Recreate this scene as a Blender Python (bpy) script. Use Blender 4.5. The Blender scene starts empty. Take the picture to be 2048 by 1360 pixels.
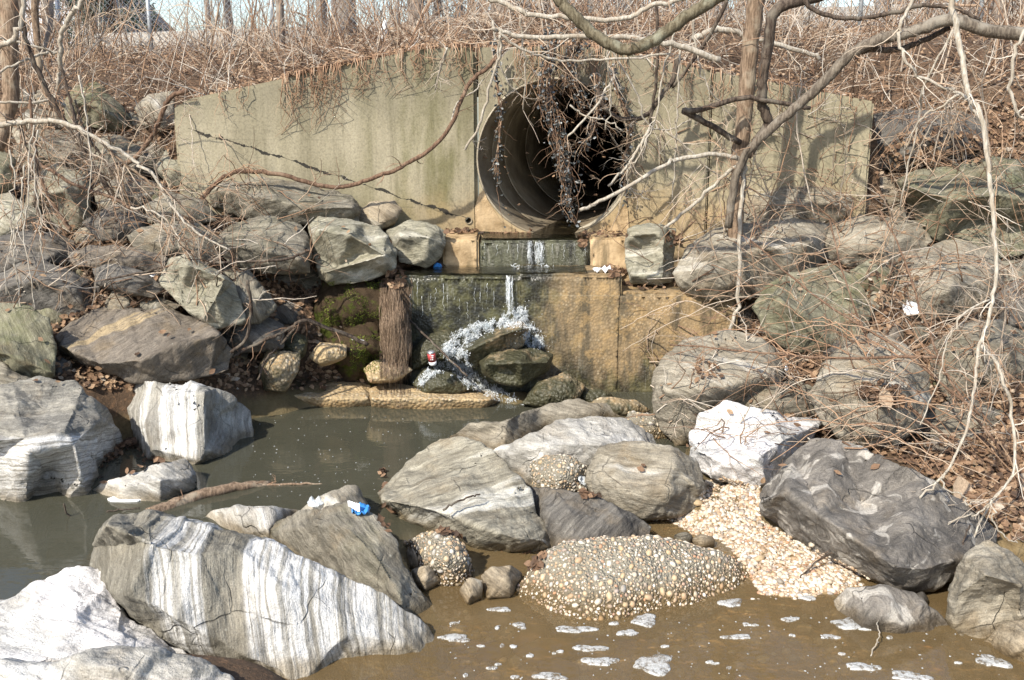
import bpy, bmesh, math, random
import numpy as np
from mathutils import Vector, Matrix, Quaternion, noise, geometry
from mathutils.bvhtree import BVHTree
R = math.radians
random.seed(7); np.random.seed(7)
scene = bpy.context.scene
COL = scene.collection

# ------------------------------------------------------------ camera
CAMZ, PITCH, F = 2.5, R(13.5), 2000.0
cd = bpy.data.cameras.new('camera'); cam = bpy.data.objects.new('camera', cd); COL.objects.link(cam)
cam.location = (0, 0, CAMZ); cam.rotation_euler = (R(90) - PITCH, 0, 0)
cd.sensor_width = 36; cd.lens = F / 2048 * 36; cd.clip_start = 0.05; cd.clip_end = 2000
scene.camera = cam
# ------------------------------------------------------------ sky and sun
SAZ, SEL = R(36), R(42)
SUN = Vector((-math.cos(SEL) * math.sin(SAZ), -math.cos(SEL) * math.cos(SAZ), math.sin(SEL)))
w = bpy.data.worlds.new('World'); scene.world = w; w.use_nodes = True
nt = w.node_tree; nt.nodes.clear()
sky = nt.nodes.new('ShaderNodeTexSky'); sky.sky_type = 'NISHITA'; sky.sun_disc = False
sky.sun_elevation = SEL; sky.sun_rotation = math.atan2(SUN.x, SUN.y) % (2 * math.pi)
sky.dust_density = 1.2; sky.air_density = 1.0
bg = nt.nodes.new('ShaderNodeBackground'); bg.inputs[1].default_value = 0.15
wo = nt.nodes.new('ShaderNodeOutputWorld')
nt.links.new(sky.outputs[0], bg.inputs[0]); nt.links.new(bg.outputs[0], wo.inputs[0])
sl = bpy.data.lights.new('sun', 'SUN'); sl.energy = 4.6; sl.angle = R(1.0); sl.color = (1.0, 0.93, 0.81)
so = bpy.data.objects.new('sun', sl); COL.objects.link(so); so.rotation_euler = SUN.to_track_quat('Z', 'Y').to_euler()
so.location = (-10, -10, 20)
vs = scene.view_settings; vs.view_transform = 'Standard'; vs.look = 'None'; vs.exposure = 0.7; vs.gamma = 1.0; vs.use_curve_mapping = False
scene.render.engine = 'CYCLES'
scene.cycles.max_bounces = 8; scene.cycles.transparent_max_bounces = 12

# ------------------------------------------------------------ geometry helpers
CAM = Vector((0, 0, CAMZ)); FW = Vector((0, math.cos(PITCH), -math.sin(PITCH)))
UP = Vector((0, math.sin(PITCH), math.cos(PITCH))); RT = Vector((1, 0, 0))
def ray(px, py): return RT * ((px - 1024) / F) + UP * ((680 - py) / F) + FW
def at(px, py, Y):
    d = ray(px, py); return CAM + d * (Y / d.y)
def atz(px, py, z):
    d = ray(px, py); return CAM + d * ((z - CAMZ) / d.z)
def pxm(Y): return Y / F * 1.0
def tag(o, label, cat, group=None):
    o['label'] = label; o['category'] = cat
    if group: o['group'] = group
    return o
def kind(o, k): o['kind'] = k; return o
def empty(name, loc):
    o = bpy.data.objects.new(name, None); COL.objects.link(o); o.location = loc; o.empty_display_size = 0.1; return o
def link(name, me, mat=None, parent=None, loc=None):
    o = bpy.data.objects.new(name, me); COL.objects.link(o)
    if mat is not None and not me.materials: me.materials.append(mat)
    if loc is not None: o.location = loc
    if parent is not None: o.parent = parent
    return o
class MB:
    """collects tubes, boxes and patches; build() links them as one mesh"""
    def __init__(s): s.v = []; s.f = []; s.t = []
    def add(s, vs, fs, tint=0.5):
        b = len(s.v); s.v.extend(vs); s.f.extend([tuple(i + b for i in f) for f in fs]); s.t.extend([tint] * len(vs))
    def tube(s, pts, rad, sides=5, tint=0.5, cap=True):
        n = len(pts); vs = []; fs = []
        prev = None
        for i, p in enumerate(pts):
            t = (pts[min(i + 1, n - 1)] - pts[max(i - 1, 0)])
            if t.length < 1e-9: t = Vector((0, 0, 1))
            t.normalize()
            if prev is None:
                a = t.orthogonal().normalized()
            else:
                a = prev - t * prev.dot(t)
                a = a.normalized() if a.length > 1e-6 else t.orthogonal().normalized()
            prev = a; b = t.cross(a); r = rad[i] if hasattr(rad, '__len__') else rad
            for k in range(sides):
                an = 2 * math.pi * k / sides
                vs.append(p + a * (math.cos(an) * r) + b * (math.sin(an) * r))
        for i in range(n - 1):
            for k in range(sides):
                k2 = (k + 1) % sides
                fs.append((i * sides + k, i * sides + k2, (i + 1) * sides + k2, (i + 1) * sides + k))
        if cap:
            fs.append(tuple(range(sides - 1, -1, -1))); fs.append(tuple((n - 1) * sides + k for k in range(sides)))
        s.add(vs, fs, tint)
    def box(s, lo, hi, tint=0.5):
        x0, y0, z0 = lo; x1, y1, z1 = hi
        vs = [Vector(q) for q in ((x0,y0,z0),(x1,y0,z0),(x1,y1,z0),(x0,y1,z0),(x0,y0,z1),(x1,y0,z1),(x1,y1,z1),(x0,y1,z1))]
        s.add(vs, [(0,3,2,1),(4,5,6,7),(0,1,5,4),(1,2,6,5),(2,3,7,6),(3,0,4,7)], tint)
    def mesh(s, name, origin=Vector((0, 0, 0)), smooth=True):
        me = bpy.data.meshes.new(name)
        me.from_pydata([tuple(v - origin) for v in s.v], [], s.f)
        if smooth: me.polygons.foreach_set('use_smooth', [True] * len(me.polygons))
        a = me.attributes.new('tint', 'FLOAT', 'POINT'); a.data.foreach_set('value', s.t)
        me.update(); return me
    def build(s, name, mat, parent=None, origin=None, smooth=True):
        o0 = Vector(origin) if origin is not None else Vector((0, 0, 0))
        me = s.mesh(name, o0, smooth)
        if parent is not None: loc = o0 - Vector(parent.location)
        else: loc = o0
        return link(name, me, mat, parent, loc)
def spline(pts, n):
    """Catmull-Rom through pts (Vectors), n samples a segment"""
    P = [pts[0] * 2 - pts[1]] + list(pts) + [pts[-1] * 2 - pts[-2]]; out = []
    for i in range(1, len(P) - 2):
        for k in range(n):
            t = k / n; a, b, c, d = P[i - 1], P[i], P[i + 1], P[i + 2]
            out.append(0.5 * ((2 * b) + (c - a) * t + (2 * a - 5 * b + 4 * c - d) * t * t + (3 * b - a - 3 * c + d) * t ** 3))
    out.append(pts[-1].copy()); return out
def lerp(a, b, t): return a + (b - a) * t
def bevel_mesh(me, w, seg=2, angle=R(35)):
    bm = bmesh.new(); bm.from_mesh(me)
    es = [e for e in bm.edges if len(e.link_faces) == 2 and e.calc_face_angle(0) > angle]
    bmesh.ops.bevel(bm, geom=es, offset=w, segments=seg, affect='EDGES', profile=0.6)
    bm.to_mesh(me); bm.free(); return me
# ------------------------------------------------------------ materials
class NT:
    def __init__(s, name):
        s.m = bpy.data.materials.new(name); s.m.use_nodes = True; s.t = s.m.node_tree; s.t.nodes.clear()
        s.out = s.t.nodes.new('ShaderNodeOutputMaterial')
    def put(s, sock, v):
        if v is None: return
        if isinstance(v, bpy.types.NodeSocket): s.t.links.new(v, sock)
        else:
            if sock.type == 'RGBA' and len(v) == 3: v = (*v, 1)
            sock.default_value = v
    def n(s, typ, props=None, **inp):
        nd = s.t.nodes.new(typ)
        for k, v in (props or {}).items(): setattr(nd, k, v)
        for k, v in inp.items():
            k2 = k.replace('_', ' ')
            s.put(nd.inputs[int(k[1:])] if k[0] == 'i' and k[1:].isdigit() else nd.inputs[k2], v)
        return nd
    def attr(s, name, out='Vector'): return s.n('ShaderNodeAttribute', {'attribute_name': name}).outputs[out]
    def pos(s): return s.n('ShaderNodeNewGeometry').outputs['Position']
    def obj(s): return s.n('ShaderNodeTexCoord').outputs['Object']
    def nrm(s): return s.n('ShaderNodeNewGeometry').outputs['Normal']
    def sep(s, v):
        q = s.n('ShaderNodeSeparateXYZ', i0=v); return q.outputs[0], q.outputs[1], q.outputs[2]
    def comb(s, x, y, z): return s.n('ShaderNodeCombineXYZ', i0=x, i1=y, i2=z).outputs[0]
    def mul3(s, v, sc): return s.n('ShaderNodeVectorMath', {'operation': 'MULTIPLY'}, i0=v, i1=sc).outputs[0]
    def add3(s, v, w): return s.n('ShaderNodeVectorMath', {'operation': 'ADD'}, i0=v, i1=w).outputs[0]
    def noise(s, v, scale, detail=4.0, rough=0.55, col=False, dist=0.0):
        q = s.n('ShaderNodeTexNoise', Vector=v, Scale=scale, Detail=detail, Roughness=rough, Distortion=dist)
        return q.outputs['Color' if col else 0]
    def vor(s, v, scale, feature='F1', out='Distance', rnd=1.0):
        return s.n('ShaderNodeTexVoronoi', {'feature': feature}, Vector=v, Scale=scale, Randomness=rnd).outputs[out]
    def math(s, op, a, b=0.0, c=None, clamp=False):
        q = s.n('ShaderNodeMath', {'operation': op, 'use_clamp': clamp}, i0=a, i1=b)
        if c is not None: s.put(q.inputs[2], c)
        return q.outputs[0]
    def ss(s, v, a, b, lo=0.0, hi=1.0):
        return s.n('ShaderNodeMapRange', {'interpolation_type': 'SMOOTHSTEP'}, i0=v, i1=a, i2=b, i3=lo, i4=hi).outputs[0]
    def mix(s, f, a, b, mode='MIX'):
        q = s.n('ShaderNodeMix', {'data_type': 'RGBA', 'blend_type': mode}); s.put(q.inputs[0], f); s.put(q.inputs[6], a); s.put(q.inputs[7], b)
        return q.outputs[2]
    def ramp(s, v, stops, interp='LINEAR'):
        q = s.n('ShaderNodeValToRGB', i0=v); cr = q.color_ramp; cr.interpolation = interp
        while len(cr.elements) < len(stops): cr.elements.new(0.5)
        for e, (p, c) in zip(cr.elements, stops):
            e.position = p; e.color = (c, c, c, 1) if not hasattr(c, '__len__') else (*c, 1)
        return q.outputs[0]
    def bump(s, h, strength=0.5, dist=0.01, nrm=None):
        q = s.n('ShaderNodeBump', Strength=strength, Distance=dist, Height=h)
        if nrm is not None: s.put(q.inputs['Normal'], nrm)
        return q.outputs[0]
    def bsdf(s, col, rough=0.85, normal=None, spec=0.3, **kw):
        b = s.n('ShaderNodeBsdfPrincipled'); s.put(b.inputs['Base Color'], col); s.put(b.inputs['Roughness'], rough)
        s.put(b.inputs['Specular IOR Level'], spec)
        if normal is not None: s.put(b.inputs['Normal'], normal)
        for k, v in kw.items(): s.put(b.inputs[k.replace('_', ' ')], v)
        return b.outputs[0]
    def done(s, sh): s.t.links.new(sh, s.out.inputs[0]); return s.m

def rock_mat(name, dark, light, white=(0.62, 0.60, 0.56), vein=(0.62, 0.72), stain=(0.22, 0.16, 0.09), stain_amt=0.35,
             moss=0.0, warp=0.12, stripes=None, fine=42.0, vs=(7, .8, .8), wet=True, vmix=0.9):
    t = NT(name); rp = t.attr('rp'); po = t.pos()
    wn = t.add3(t.noise(rp, 2.2, 3, .6, col=True), (-.5, -.5, -.5))
    wp = t.add3(rp, t.mul3(wn, (warp, warp, warp)))
    fol = t.noise(t.mul3(wp, (fine, 3.2, 3.2)), 1.0, 5, .65)
    mid = t.noise(t.mul3(wp, (fine * .33, 1.8, 1.8)), 1.0, 4, .6)
    patch = t.noise(rp, 2.6, 6, .6)
    speck = t.noise(rp, 150, 2, .7)
    f = t.math('ADD', t.math('MULTIPLY', fol, .55), t.math('ADD', t.math('MULTIPLY', patch, .35), t.math('MULTIPLY', mid, .35)))
    col = t.mix(t.ss(f, .47, .80), dark, light)
    if stripes is not None:
        rx, ry, rz = t.sep(wp)
        lo, hi = stripes[0][0], stripes[-1][0]
        jit = t.math('MULTIPLY', t.math('SUBTRACT', mid, .5), .05)
        u = t.n('ShaderNodeMapRange', i0=t.math('ADD', rx, jit), i1=lo, i2=hi).outputs[0]
        vm = t.ramp(u, [((p - lo) / (hi - lo), c) for p, c in stripes])
        fine2 = t.ss(t.noise(t.mul3(wp, (70, 1.2, 1.2)), 1.0, 3, .6), .36, .56, .25, 1.0)
        vm = t.math('MULTIPLY', vm, fine2)
    else:
        v = t.noise(t.mul3(wp, vs), 1.0, 3, .55)
        vm = t.math('MULTIPLY', t.ss(v, vein[0], vein[1]), t.ss(fol, .25, .55, .35, 1.0))
    col = t.mix(t.math('MULTIPLY', vm, vmix), col, white)
    st = t.math('MULTIPLY', t.ss(t.noise(t.add3(rp, (9, 4, 2)), 3.5, 5, .65), .5, .68), stain_amt)
    col = t.mix(st, col, stain)
    col = t.mix(1.0, col, t.ramp(speck, [(.25, .62), (.5, 1.0), (.75, 1.22)]), 'MULTIPLY')
    # pale lichen freckles
    # hairline cracks
    ck_ = t.n('ShaderNodeTexVoronoi', {'feature': 'DISTANCE_TO_EDGE'}, Vector=t.add3(rp, t.mul3(t.noise(rp, 2.4, 3, .6, col=True), (.22, .22, .22))), Scale=2.3).outputs['Distance']
    ckm = t.math('MULTIPLY', t.ss(ck_, .0, .010, 1, 0), t.ss(t.noise(rp, 3.1, 2), .5, .62, 0, .5))
    col = t.mix(ckm, col, (.05, .045, .038))
    grain = t.noise(t.mul3(wp, (95, 14, 14)), 1.0, 4, .7)
    col = t.mix(1.0, col, t.ramp(grain, [(.3, .66), (.5, 1.0), (.72, 1.28)]), 'MULTIPLY')
    li = t.math('MULTIPLY', t.ss(t.noise(t.add3(rp, (3, 8, 1)), 26, 3, .6), .66, .74), .35)
    col = t.mix(li, col, (.42, .42, .36))
    nx, ny, nz = t.sep(t.nrm())
    if moss > 0:
        mm = t.math('MULTIPLY', t.ss(t.noise(po, 3.2, 5, .65), .46, .62), t.math('MULTIPLY', t.ss(nz, -.2, .6, .35, 1.0), moss))
        col = t.mix(mm, col, t.mix(t.noise(po, 40, 2), (.05, .075, .015), (.16, .17, .06)))
    px, py, pz = t.sep(po)
    rough = 0.86
    if wet:
        wz = t.ss(t.math('ADD', pz, t.math('MULTIPLY', t.math('SUBTRACT', t.noise(po, 9, 4), .5), .12)), .015, .10, 1.0, 0.0)
        col = t.mix(t.math('MULTIPLY', wz, .75), col, t.mix(1.0, col, (.42, .34, .22), 'MULTIPLY'))
        rough = t.math('SUBTRACT', .86, t.math('MULTIPLY', wz, .5))
    h = t.math('ADD', t.math('MULTIPLY', fol, .6), t.math('ADD', t.math('MULTIPLY', speck, .18), t.math('MULTIPLY', t.noise(rp, 24, 5, .65), .7)))
    h = t.math('ADD', h, t.math('SUBTRACT', t.math('MULTIPLY', grain, .35), t.math('MULTIPLY', ckm, .9)))
    nb = t.bump(h, .85, .024)
    return t.done(t.bsdf(col, rough, nb, .25))

M = {}
M['grey'] = rock_mat('gneiss_grey', (.105, .094, .073), (.275, .25, .20), moss=.10, white=(.42, .40, .35))
M['grey2'] = rock_mat('gneiss_greywarm', (.15, .13, .098), (.35, .315, .25), vein=(.58, .70), stain_amt=.35, white=(.48, .455, .40))
M['dark'] = rock_mat('gneiss_dark', (.065, .06, .055), (.175, .162, .142), vein=(.66, .74), stain_amt=.3, white=(.32, .30, .27))
M['slab'] = rock_mat('gneiss_slab', (.14, .125, .095), (.34, .315, .25), white=(.54, .52, .46), vein=(.57, .66), fine=52, stain_amt=.3, warp=.06)
M['brown'] = rock_mat('gneiss_brown', (.11, .093, .075), (.215, .185, .15), white=(.34, .265, .16), vein=(.6, .66), stain_amt=.4, warp=.06)
M['pale'] = rock_mat('gneiss_pale', (.25, .238, .21), (.48, .46, .42), white=(.60, .585, .55), vein=(.52, .64), stain_amt=.25, fine=30)
M['white'] = rock_mat('gneiss_white', (.34, .33, .31), (.56, .55, .53), white=(.66, .635, .62), vein=(.46, .60), stain_amt=.22, fine=24, vs=(5, 1.0, 1.0))
M['olive'] = rock_mat('gneiss_olive', (.10, .094, .062), (.25, .235, .17), moss=.30, vein=(.66, .74), stain_amt=.35, white=(.35, .335, .27))
M['lichen'] = rock_mat('gneiss_lichen', (.165, .155, .115), (.35, .33, .26), moss=.08, vein=(.58, .68), stain_amt=.25, white=(.47, .45, .38))
M['swirl'] = rock_mat('gneiss_swirl', (.09, .082, .073), (.215, .195, .17), white=(.48, .45, .40), vein=(.555, .61), vmix=.6, warp=.85, fine=13, vs=(6, 3.2, 3.2), stain_amt=.25)
M['tanrock'] = rock_mat('gneiss_tan', (.18, .145, .10), (.37, .31, .225), vein=(.60, .70), stain_amt=.4, white=(.48, .44, .36))

def conc_agg(name, wetdark, tan=(.36, .25, .13), cell=34.0, matrix=(.20, .165, .11), pebble=True):
    """exposed aggregate concrete; wetdark 0..1 how much black-green algae"""
    t = NT(name); po = t.pos()
    cc = t.vor(po, cell, 'F1', 'Color'); cd_ = t.vor(po, cell, 'F1', 'Distance')
    r1, _, _ = t.sep(cc)
    stone = t.ramp(r1, [(0, (.30, .19, .09)), (.35, (.42, .30, .17)), (.65, (.50, .43, .32)), (1, (.24, .18, .12))])
    base = t.mix(t.ss(cd_, .32, .55), stone, matrix)
    big = t.noise(t.mul3(po, (1.7, 1.7, .75)), 1.6, 6, .65)
    base = t.mix(t.ss(t.noise(po, 3.0, 6, .62), .42, .62, .1, .75), base, tan)
    al = t.ss(big, .62 - wetdark * .34, .78 - wetdark * .34)
    gr = t.mix(t.noise(po, 12, 4), (.028, .027, .018), (.075, .072, .038))
    base = t.mix(al, base, gr)
    px, py, pz = t.sep(po)
    wz = t.ss(t.math('ADD', pz, t.math('MULTIPLY', t.math('SUBTRACT', t.noise(po, 8, 3), .5), .1)), .02, .10, 1, 0)
    base = t.mix(t.math('MULTIPLY', wz, .7), base, t.mix(1, base, (.4, .33, .22), 'MULTIPLY'))
    rough = t.math('SUBTRACT', .9, t.math('MULTIPLY', al, .45))
    h = t.math('ADD', t.math('MULTIPLY', t.math('SUBTRACT', 1.0, cd_), .8), t.noise(po, 14, 5, .7))
    return t.done(t.bsdf(base, rough, t.bump(h, .9, .02), .35))
M['agg_tan'] = conc_agg('aggregate_tan', .05, tan=(.46, .34, .19), matrix=(.30, .235, .14))
M['agg_mid'] = conc_agg('aggregate_mid', .62)
M['agg_dark'] = conc_agg('aggregate_dark', .95)
t = NT('conglomerate_matrix'); po = t.pos(); px, py, pz = t.sep(po)
c = t.mix(t.noise(po, 30, 5, .7), (.17, .155, .12), (.34, .31, .245)); c = t.mix(t.ss(t.noise(po, 4, 4), .45, .65, 0, .5), c, (.20, .175, .125))
wz = t.ss(t.math('ADD', pz, t.math('MULTIPLY', t.math('SUBTRACT', t.noise(po, 9, 4), .5), .14)), .02, .16, 1, 0)
c = t.mix(wz, c, t.mix(1, c, (.5, .38, .22), 'MULTIPLY'))
vd = t.vor(po, 75, 'F1', 'Distance')
c = t.mix(t.ss(vd, .15, .4, .7, 0), c, t.ramp(t.noise(po, 33, 2), [(.3, (.30, .22, .13)), (.5, (.46, .39, .29)), (.7, (.56, .51, .42))]))
M['matrix'] = t.done(t.bsdf(c, .9, t.bump(t.math('ADD', t.noise(po, 70, 4, .7), t.math('MULTIPLY', t.math('SUBTRACT', 1, vd), 1.2)), .9, .018)))

def peb_mat(name, a, b):
    t = NT(name); o = t.obj(); inf = t.n('ShaderNodeObjectInfo').outputs['Random']
    c = t.mix(inf, a, b); c = t.mix(t.ss(t.noise(o, 2.5, 4), .4, .7, 0, .5), c, (.30, .20, .11))
    po = t.pos(); px, py, pz = t.sep(po); wz = t.ss(pz, .0, .06, 1, 0)
    c = t.mix(wz, c, t.mix(1, c, (.5, .4, .26), 'MULTIPLY'))
    return t.done(t.bsdf(c, .6, t.bump(t.noise(o, 6, 3), .2, .01), .35))
M['peb1'] = peb_mat('pebble_quartz', (.48, .42, .33), (.62, .57, .48))
M['peb2'] = peb_mat('pebble_tan', (.40, .30, .18), (.50, .39, .26))
M['peb3'] = peb_mat('pebble_brown', (.30, .21, .13), (.42, .30, .19))
M['peb4'] = peb_mat('pebble_grey', (.25, .24, .22), (.42, .41, .38))
def tint_mat(name, stops, rough=.8, bumpy=60.0, bs=.3, spec=.25, trans=0.0):
    t = NT(name); ti = t.attr('tint', 'Fac'); po = t.pos()
    c = t.ramp(ti, stops)
    c = t.mix(1, c, t.ramp(t.noise(po, bumpy, 3, .6), [(.3, .7), (.7, 1.2)]), 'MULTIPLY')
    sh = t.bsdf(c, rough, t.bump(t.noise(po, bumpy, 3), bs, .006), spec)
    if trans > 0:
        tr = t.n('ShaderNodeBsdfTranslucent', Color=c).outputs[0]
        q = t.n('ShaderNodeMixShader', i0=trans); t.put(q.inputs[1], sh); t.put(q.inputs[2], tr); sh = q.outputs[0]
    return t.done(sh)
M['gravel'] = tint_mat('gravel', [(0, (.60, .55, .47)), (.3, (.52, .43, .33)), (.55, (.44, .32, .21)), (.75, (.33, .23, .145)), (.9, (.28, .26, .235)), (1, (.42, .22, .12))], .6)
M['leaf'] = tint_mat('dead_leaf', [(0, (.075, .05, .035)), (.25, (.17, .10, .06)), (.5, (.30, .19, .115)), (.75, (.42, .29, .18)), (1, (.46, .39, .31))], .7, 90, .3, .3, .25)
M['ivy'] = tint_mat('ivy_leaf', [(0, (.012, .013, .012)), (.6, (.035, .038, .035)), (.85, (.09, .10, .10)), (1, (.19, .21, .22))], .42, 60, .2, .5)
M['twig'] = tint_mat('twig_bark', [(0, (.06, .042, .03)), (.25, (.16, .095, .06)), (.5, (.31, .20, .13)), (.75, (.42, .33, .245)), (1, (.55, .50, .43))], .8, 120)
M['cane'] = tint_mat('cane_bark', [(0, (.10, .07, .05)), (.3, (.26, .15, .09)), (.55, (.40, .255, .16)), (.8, (.46, .35, .25)), (1, (.52, .45, .37))], .6, 120)
M['root'] = tint_mat('root_fibre', [(0, (.10, .068, .045)), (.5, (.20, .14, .095)), (1, (.33, .245, .17))], .9, 150)
def bark(name, a, b, c2, sc=1.0):
    t = NT(name); o = t.pos()
    n1 = t.noise(t.mul3(o, (60 * sc, 60 * sc, 9 * sc)), 1, 5, .65); n2 = t.noise(o, 8 * sc, 4)
    c = t.mix(t.ss(n1, .35, .65), a, b); c = t.mix(t.ss(n2, .5, .68, 0, .7), c, c2)
    return t.done(t.bsdf(c, .88, t.bump(t.math('ADD', n1, t.math('MULTIPLY', t.noise(o, 90, 3), .3)), .8, .012), .2))
M['bark_brown'] = bark('bark_brown', (.11, .075, .05), (.27, .195, .135), (.33, .28, .21))
M['bark_dark'] = bark('bark_dark', (.035, .025, .02), (.11, .085, .065), (.17, .15, .12))
M['bark_olive'] = bark('bark_olive', (.07, .058, .036), (.17, .148, .10), (.25, .25, .19))
M['bark_pale'] = bark('bark_pale', (.26, .225, .175), (.45, .415, .355), (.30, .25, .19))
M['bark_vine'] = bark('bark_vine', (.075, .045, .03), (.19, .12, .08), (.24, .17, .12))
M['bark_grey'] = bark('bark_grey', (.075, .06, .047), (.19, .16, .125), (.26, .235, .195))
M['bark_far'] = bark('bark_far', (.15, .12, .10), (.30, .25, .21), (.36, .33, .29), .5)
def plain(name, c, rough=.6, spec=.4, metal=0.0, bump=0.0, bsc=40.0, **kw):
    t = NT(name); o = t.pos(); c2 = t.mix(t.noise(o, bsc, 3), tuple(x * .82 for x in c), tuple(min(1, x * 1.1) for x in c))
    return t.done(t.bsdf(c2, rough, t.bump(t.noise(o, bsc, 4), bump, .005) if bump else None, spec, Metallic=metal, **kw))
# cast concrete of the headwall: streaks, algae, formwork lines, seep along a crack
def wall_mat():
    t = NT('cast_concrete'); po = t.pos(); x, y, z = t.sep(po)
    c = t.mix(t.ss(t.noise(t.mul3(po, (1.1, 1.1, .5)), 1.6, 6, .6), .35, .7), (.25, .222, .152), (.375, .335, .242))
    # rain streaks run down from the top
    stv = t.noise(t.mul3(po, (9, 9, .35)), 1.0, 5, .65)
    c = t.mix(t.ss(stv, .52, .68, 0, .5), c, (.16, .143, .095))
    c = t.mix(t.ss(t.noise(t.mul3(t.add3(po, (5, 0, 3)), (14, 14, .5)), 1.0, 4, .6), .56, .7, 0, .5), c, (.36, .32, .22))
    # algae: strongest on the wing left of the pipe
    gx = t.math('MULTIPLY', t.ss(x, -2.0, -.65), t.ss(x, -.5, -.2, 1, 0))
    ga = t.math('MULTIPLY', t.ss(t.noise(t.mul3(po, (3.2, 3.2, .8)), 1.0, 5, .6), .40, .62), t.math('ADD', t.math('MULTIPLY', gx, .55), .08))
    c = t.mix(ga, c, (.095, .092, .024))
    # grey weathered upper half, tan lower part by the pipe
    up = t.math('MULTIPLY', t.ss(t.math('ADD', z, t.math('MULTIPLY', t.noise(po, 2.2, 4), .9)), 2.45, 3.2), .45)
    c = t.mix(up, c, (.165, .15, .108))
    lo = t.math('MULTIPLY', t.ss(t.math('ADD', z, t.math('MULTIPLY', t.noise(po, 3.2, 5), .8)), 1.75, 2.25, 1, 0), t.ss(x, -1.6, -.2, 0, .7))
    c = t.mix(lo, c, (.36, .255, .135))
    # formwork board lines
    fz = t.math('FRACT', t.math('MULTIPLY', t.math('ADD', z, t.math('MULTIPLY', x, .01)), 1.64))
    ln = t.math('MULTIPLY', t.ss(t.math('ABSOLUTE', t.math('SUBTRACT', fz, .5)), .0, .014, 1, 0), t.ss(t.noise(po, 1.4, 3), .42, .6, 0, .4))
    c = t.mix(ln, c, (.13, .12, .085))
    # fine pits
    pit = t.vor(po, 95, 'F1', 'Distance')
    sp = t.noise(po, 55, 3, .7)
    c = t.mix(1, c, t.ramp(sp, [(.28, .72), (.5, 1), (.75, 1.18)]), 'MULTIPLY')
    # black seep along the sloping crack in the left wing
    A, B = at(385, 255, 9.1), at(935, 438, 9.36)
    dx, dz = B.x - A.x, B.z - A.z; L = math.hypot(dx, dz)
    u = t.math('DIVIDE', t.math('ADD', t.math('MULTIPLY', t.math('SUBTRACT', x, A.x), dx / L), t.math('MULTIPLY', t.math('SUBTRACT', z, A.z), dz / L)), L)
    v = t.math('ADD', t.math('MULTIPLY', t.math('SUBTRACT', x, A.x), -dz / L), t.math('MULTIPLY', t.math('SUBTRACT', z, A.z), dx / L))
    v = t.math('ADD', v, t.math('MULTIPLY', t.math('SUBTRACT', t.noise(po, 5, 4), .5), .09))
    wd = t.math('MULTIPLY', t.ss(t.noise(po, 6.5, 4, .7), .42, .66), .020)
    cr = t.math('MULTIPLY', t.math('LESS_THAN', t.math('ABSOLUTE', v), wd), t.math('MULTIPLY', t.math('GREATER_THAN', u, .0), t.math('LESS_THAN', u, 1.0)))
    hair = t.math('MULTIPLY', t.math('LESS_THAN', t.math('ABSOLUTE', v), .004), t.math('MULTIPLY', t.math('GREATER_THAN', u, .0), t.math('LESS_THAN', u, 1.0)))
    c = t.mix(t.math('MULTIPLY', hair, .6), c, (.10, .09, .06))
    c = t.mix(t.math('MULTIPLY', cr, .92), c, (.022, .021, .02))
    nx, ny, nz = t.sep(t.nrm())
    c = t.mix(t.ss(nz, .3, .7, 0, .75), c, (.46, .43, .35))  # sunlit coping edge painted in: paler colour on upward-facing chamfers
    h = t.math('ADD', t.math('MULTIPLY', sp, .5), t.math('ADD', t.math('MULTIPLY', t.ss(pit, .0, .25), .4), t.noise(t.mul3(po, (6, 6, 2)), 1, 5, .6)))
    return t.done(t.bsdf(c, .9, t.bump(h, .45, .012), .2))
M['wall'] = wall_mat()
t = NT('pipe_concrete'); po = t.pos(); x, y, z = t.sep(po)
c = t.mix(t.ss(t.noise(po, 3, 6, .65), .35, .68), (.24, .205, .15), (.44, .39, .30))
c = t.mix(t.ss(t.math('ADD', z, t.math('MULTIPLY', t.noise(po, 4, 4), .3)), 1.42, 1.75, .7, 0), c, (.13, .095, .055))
M['pipe'] = t.done(t.bsdf(c, .8, t.bump(t.noise(po, 40, 4, .7), .5, .01), .3))
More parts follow.
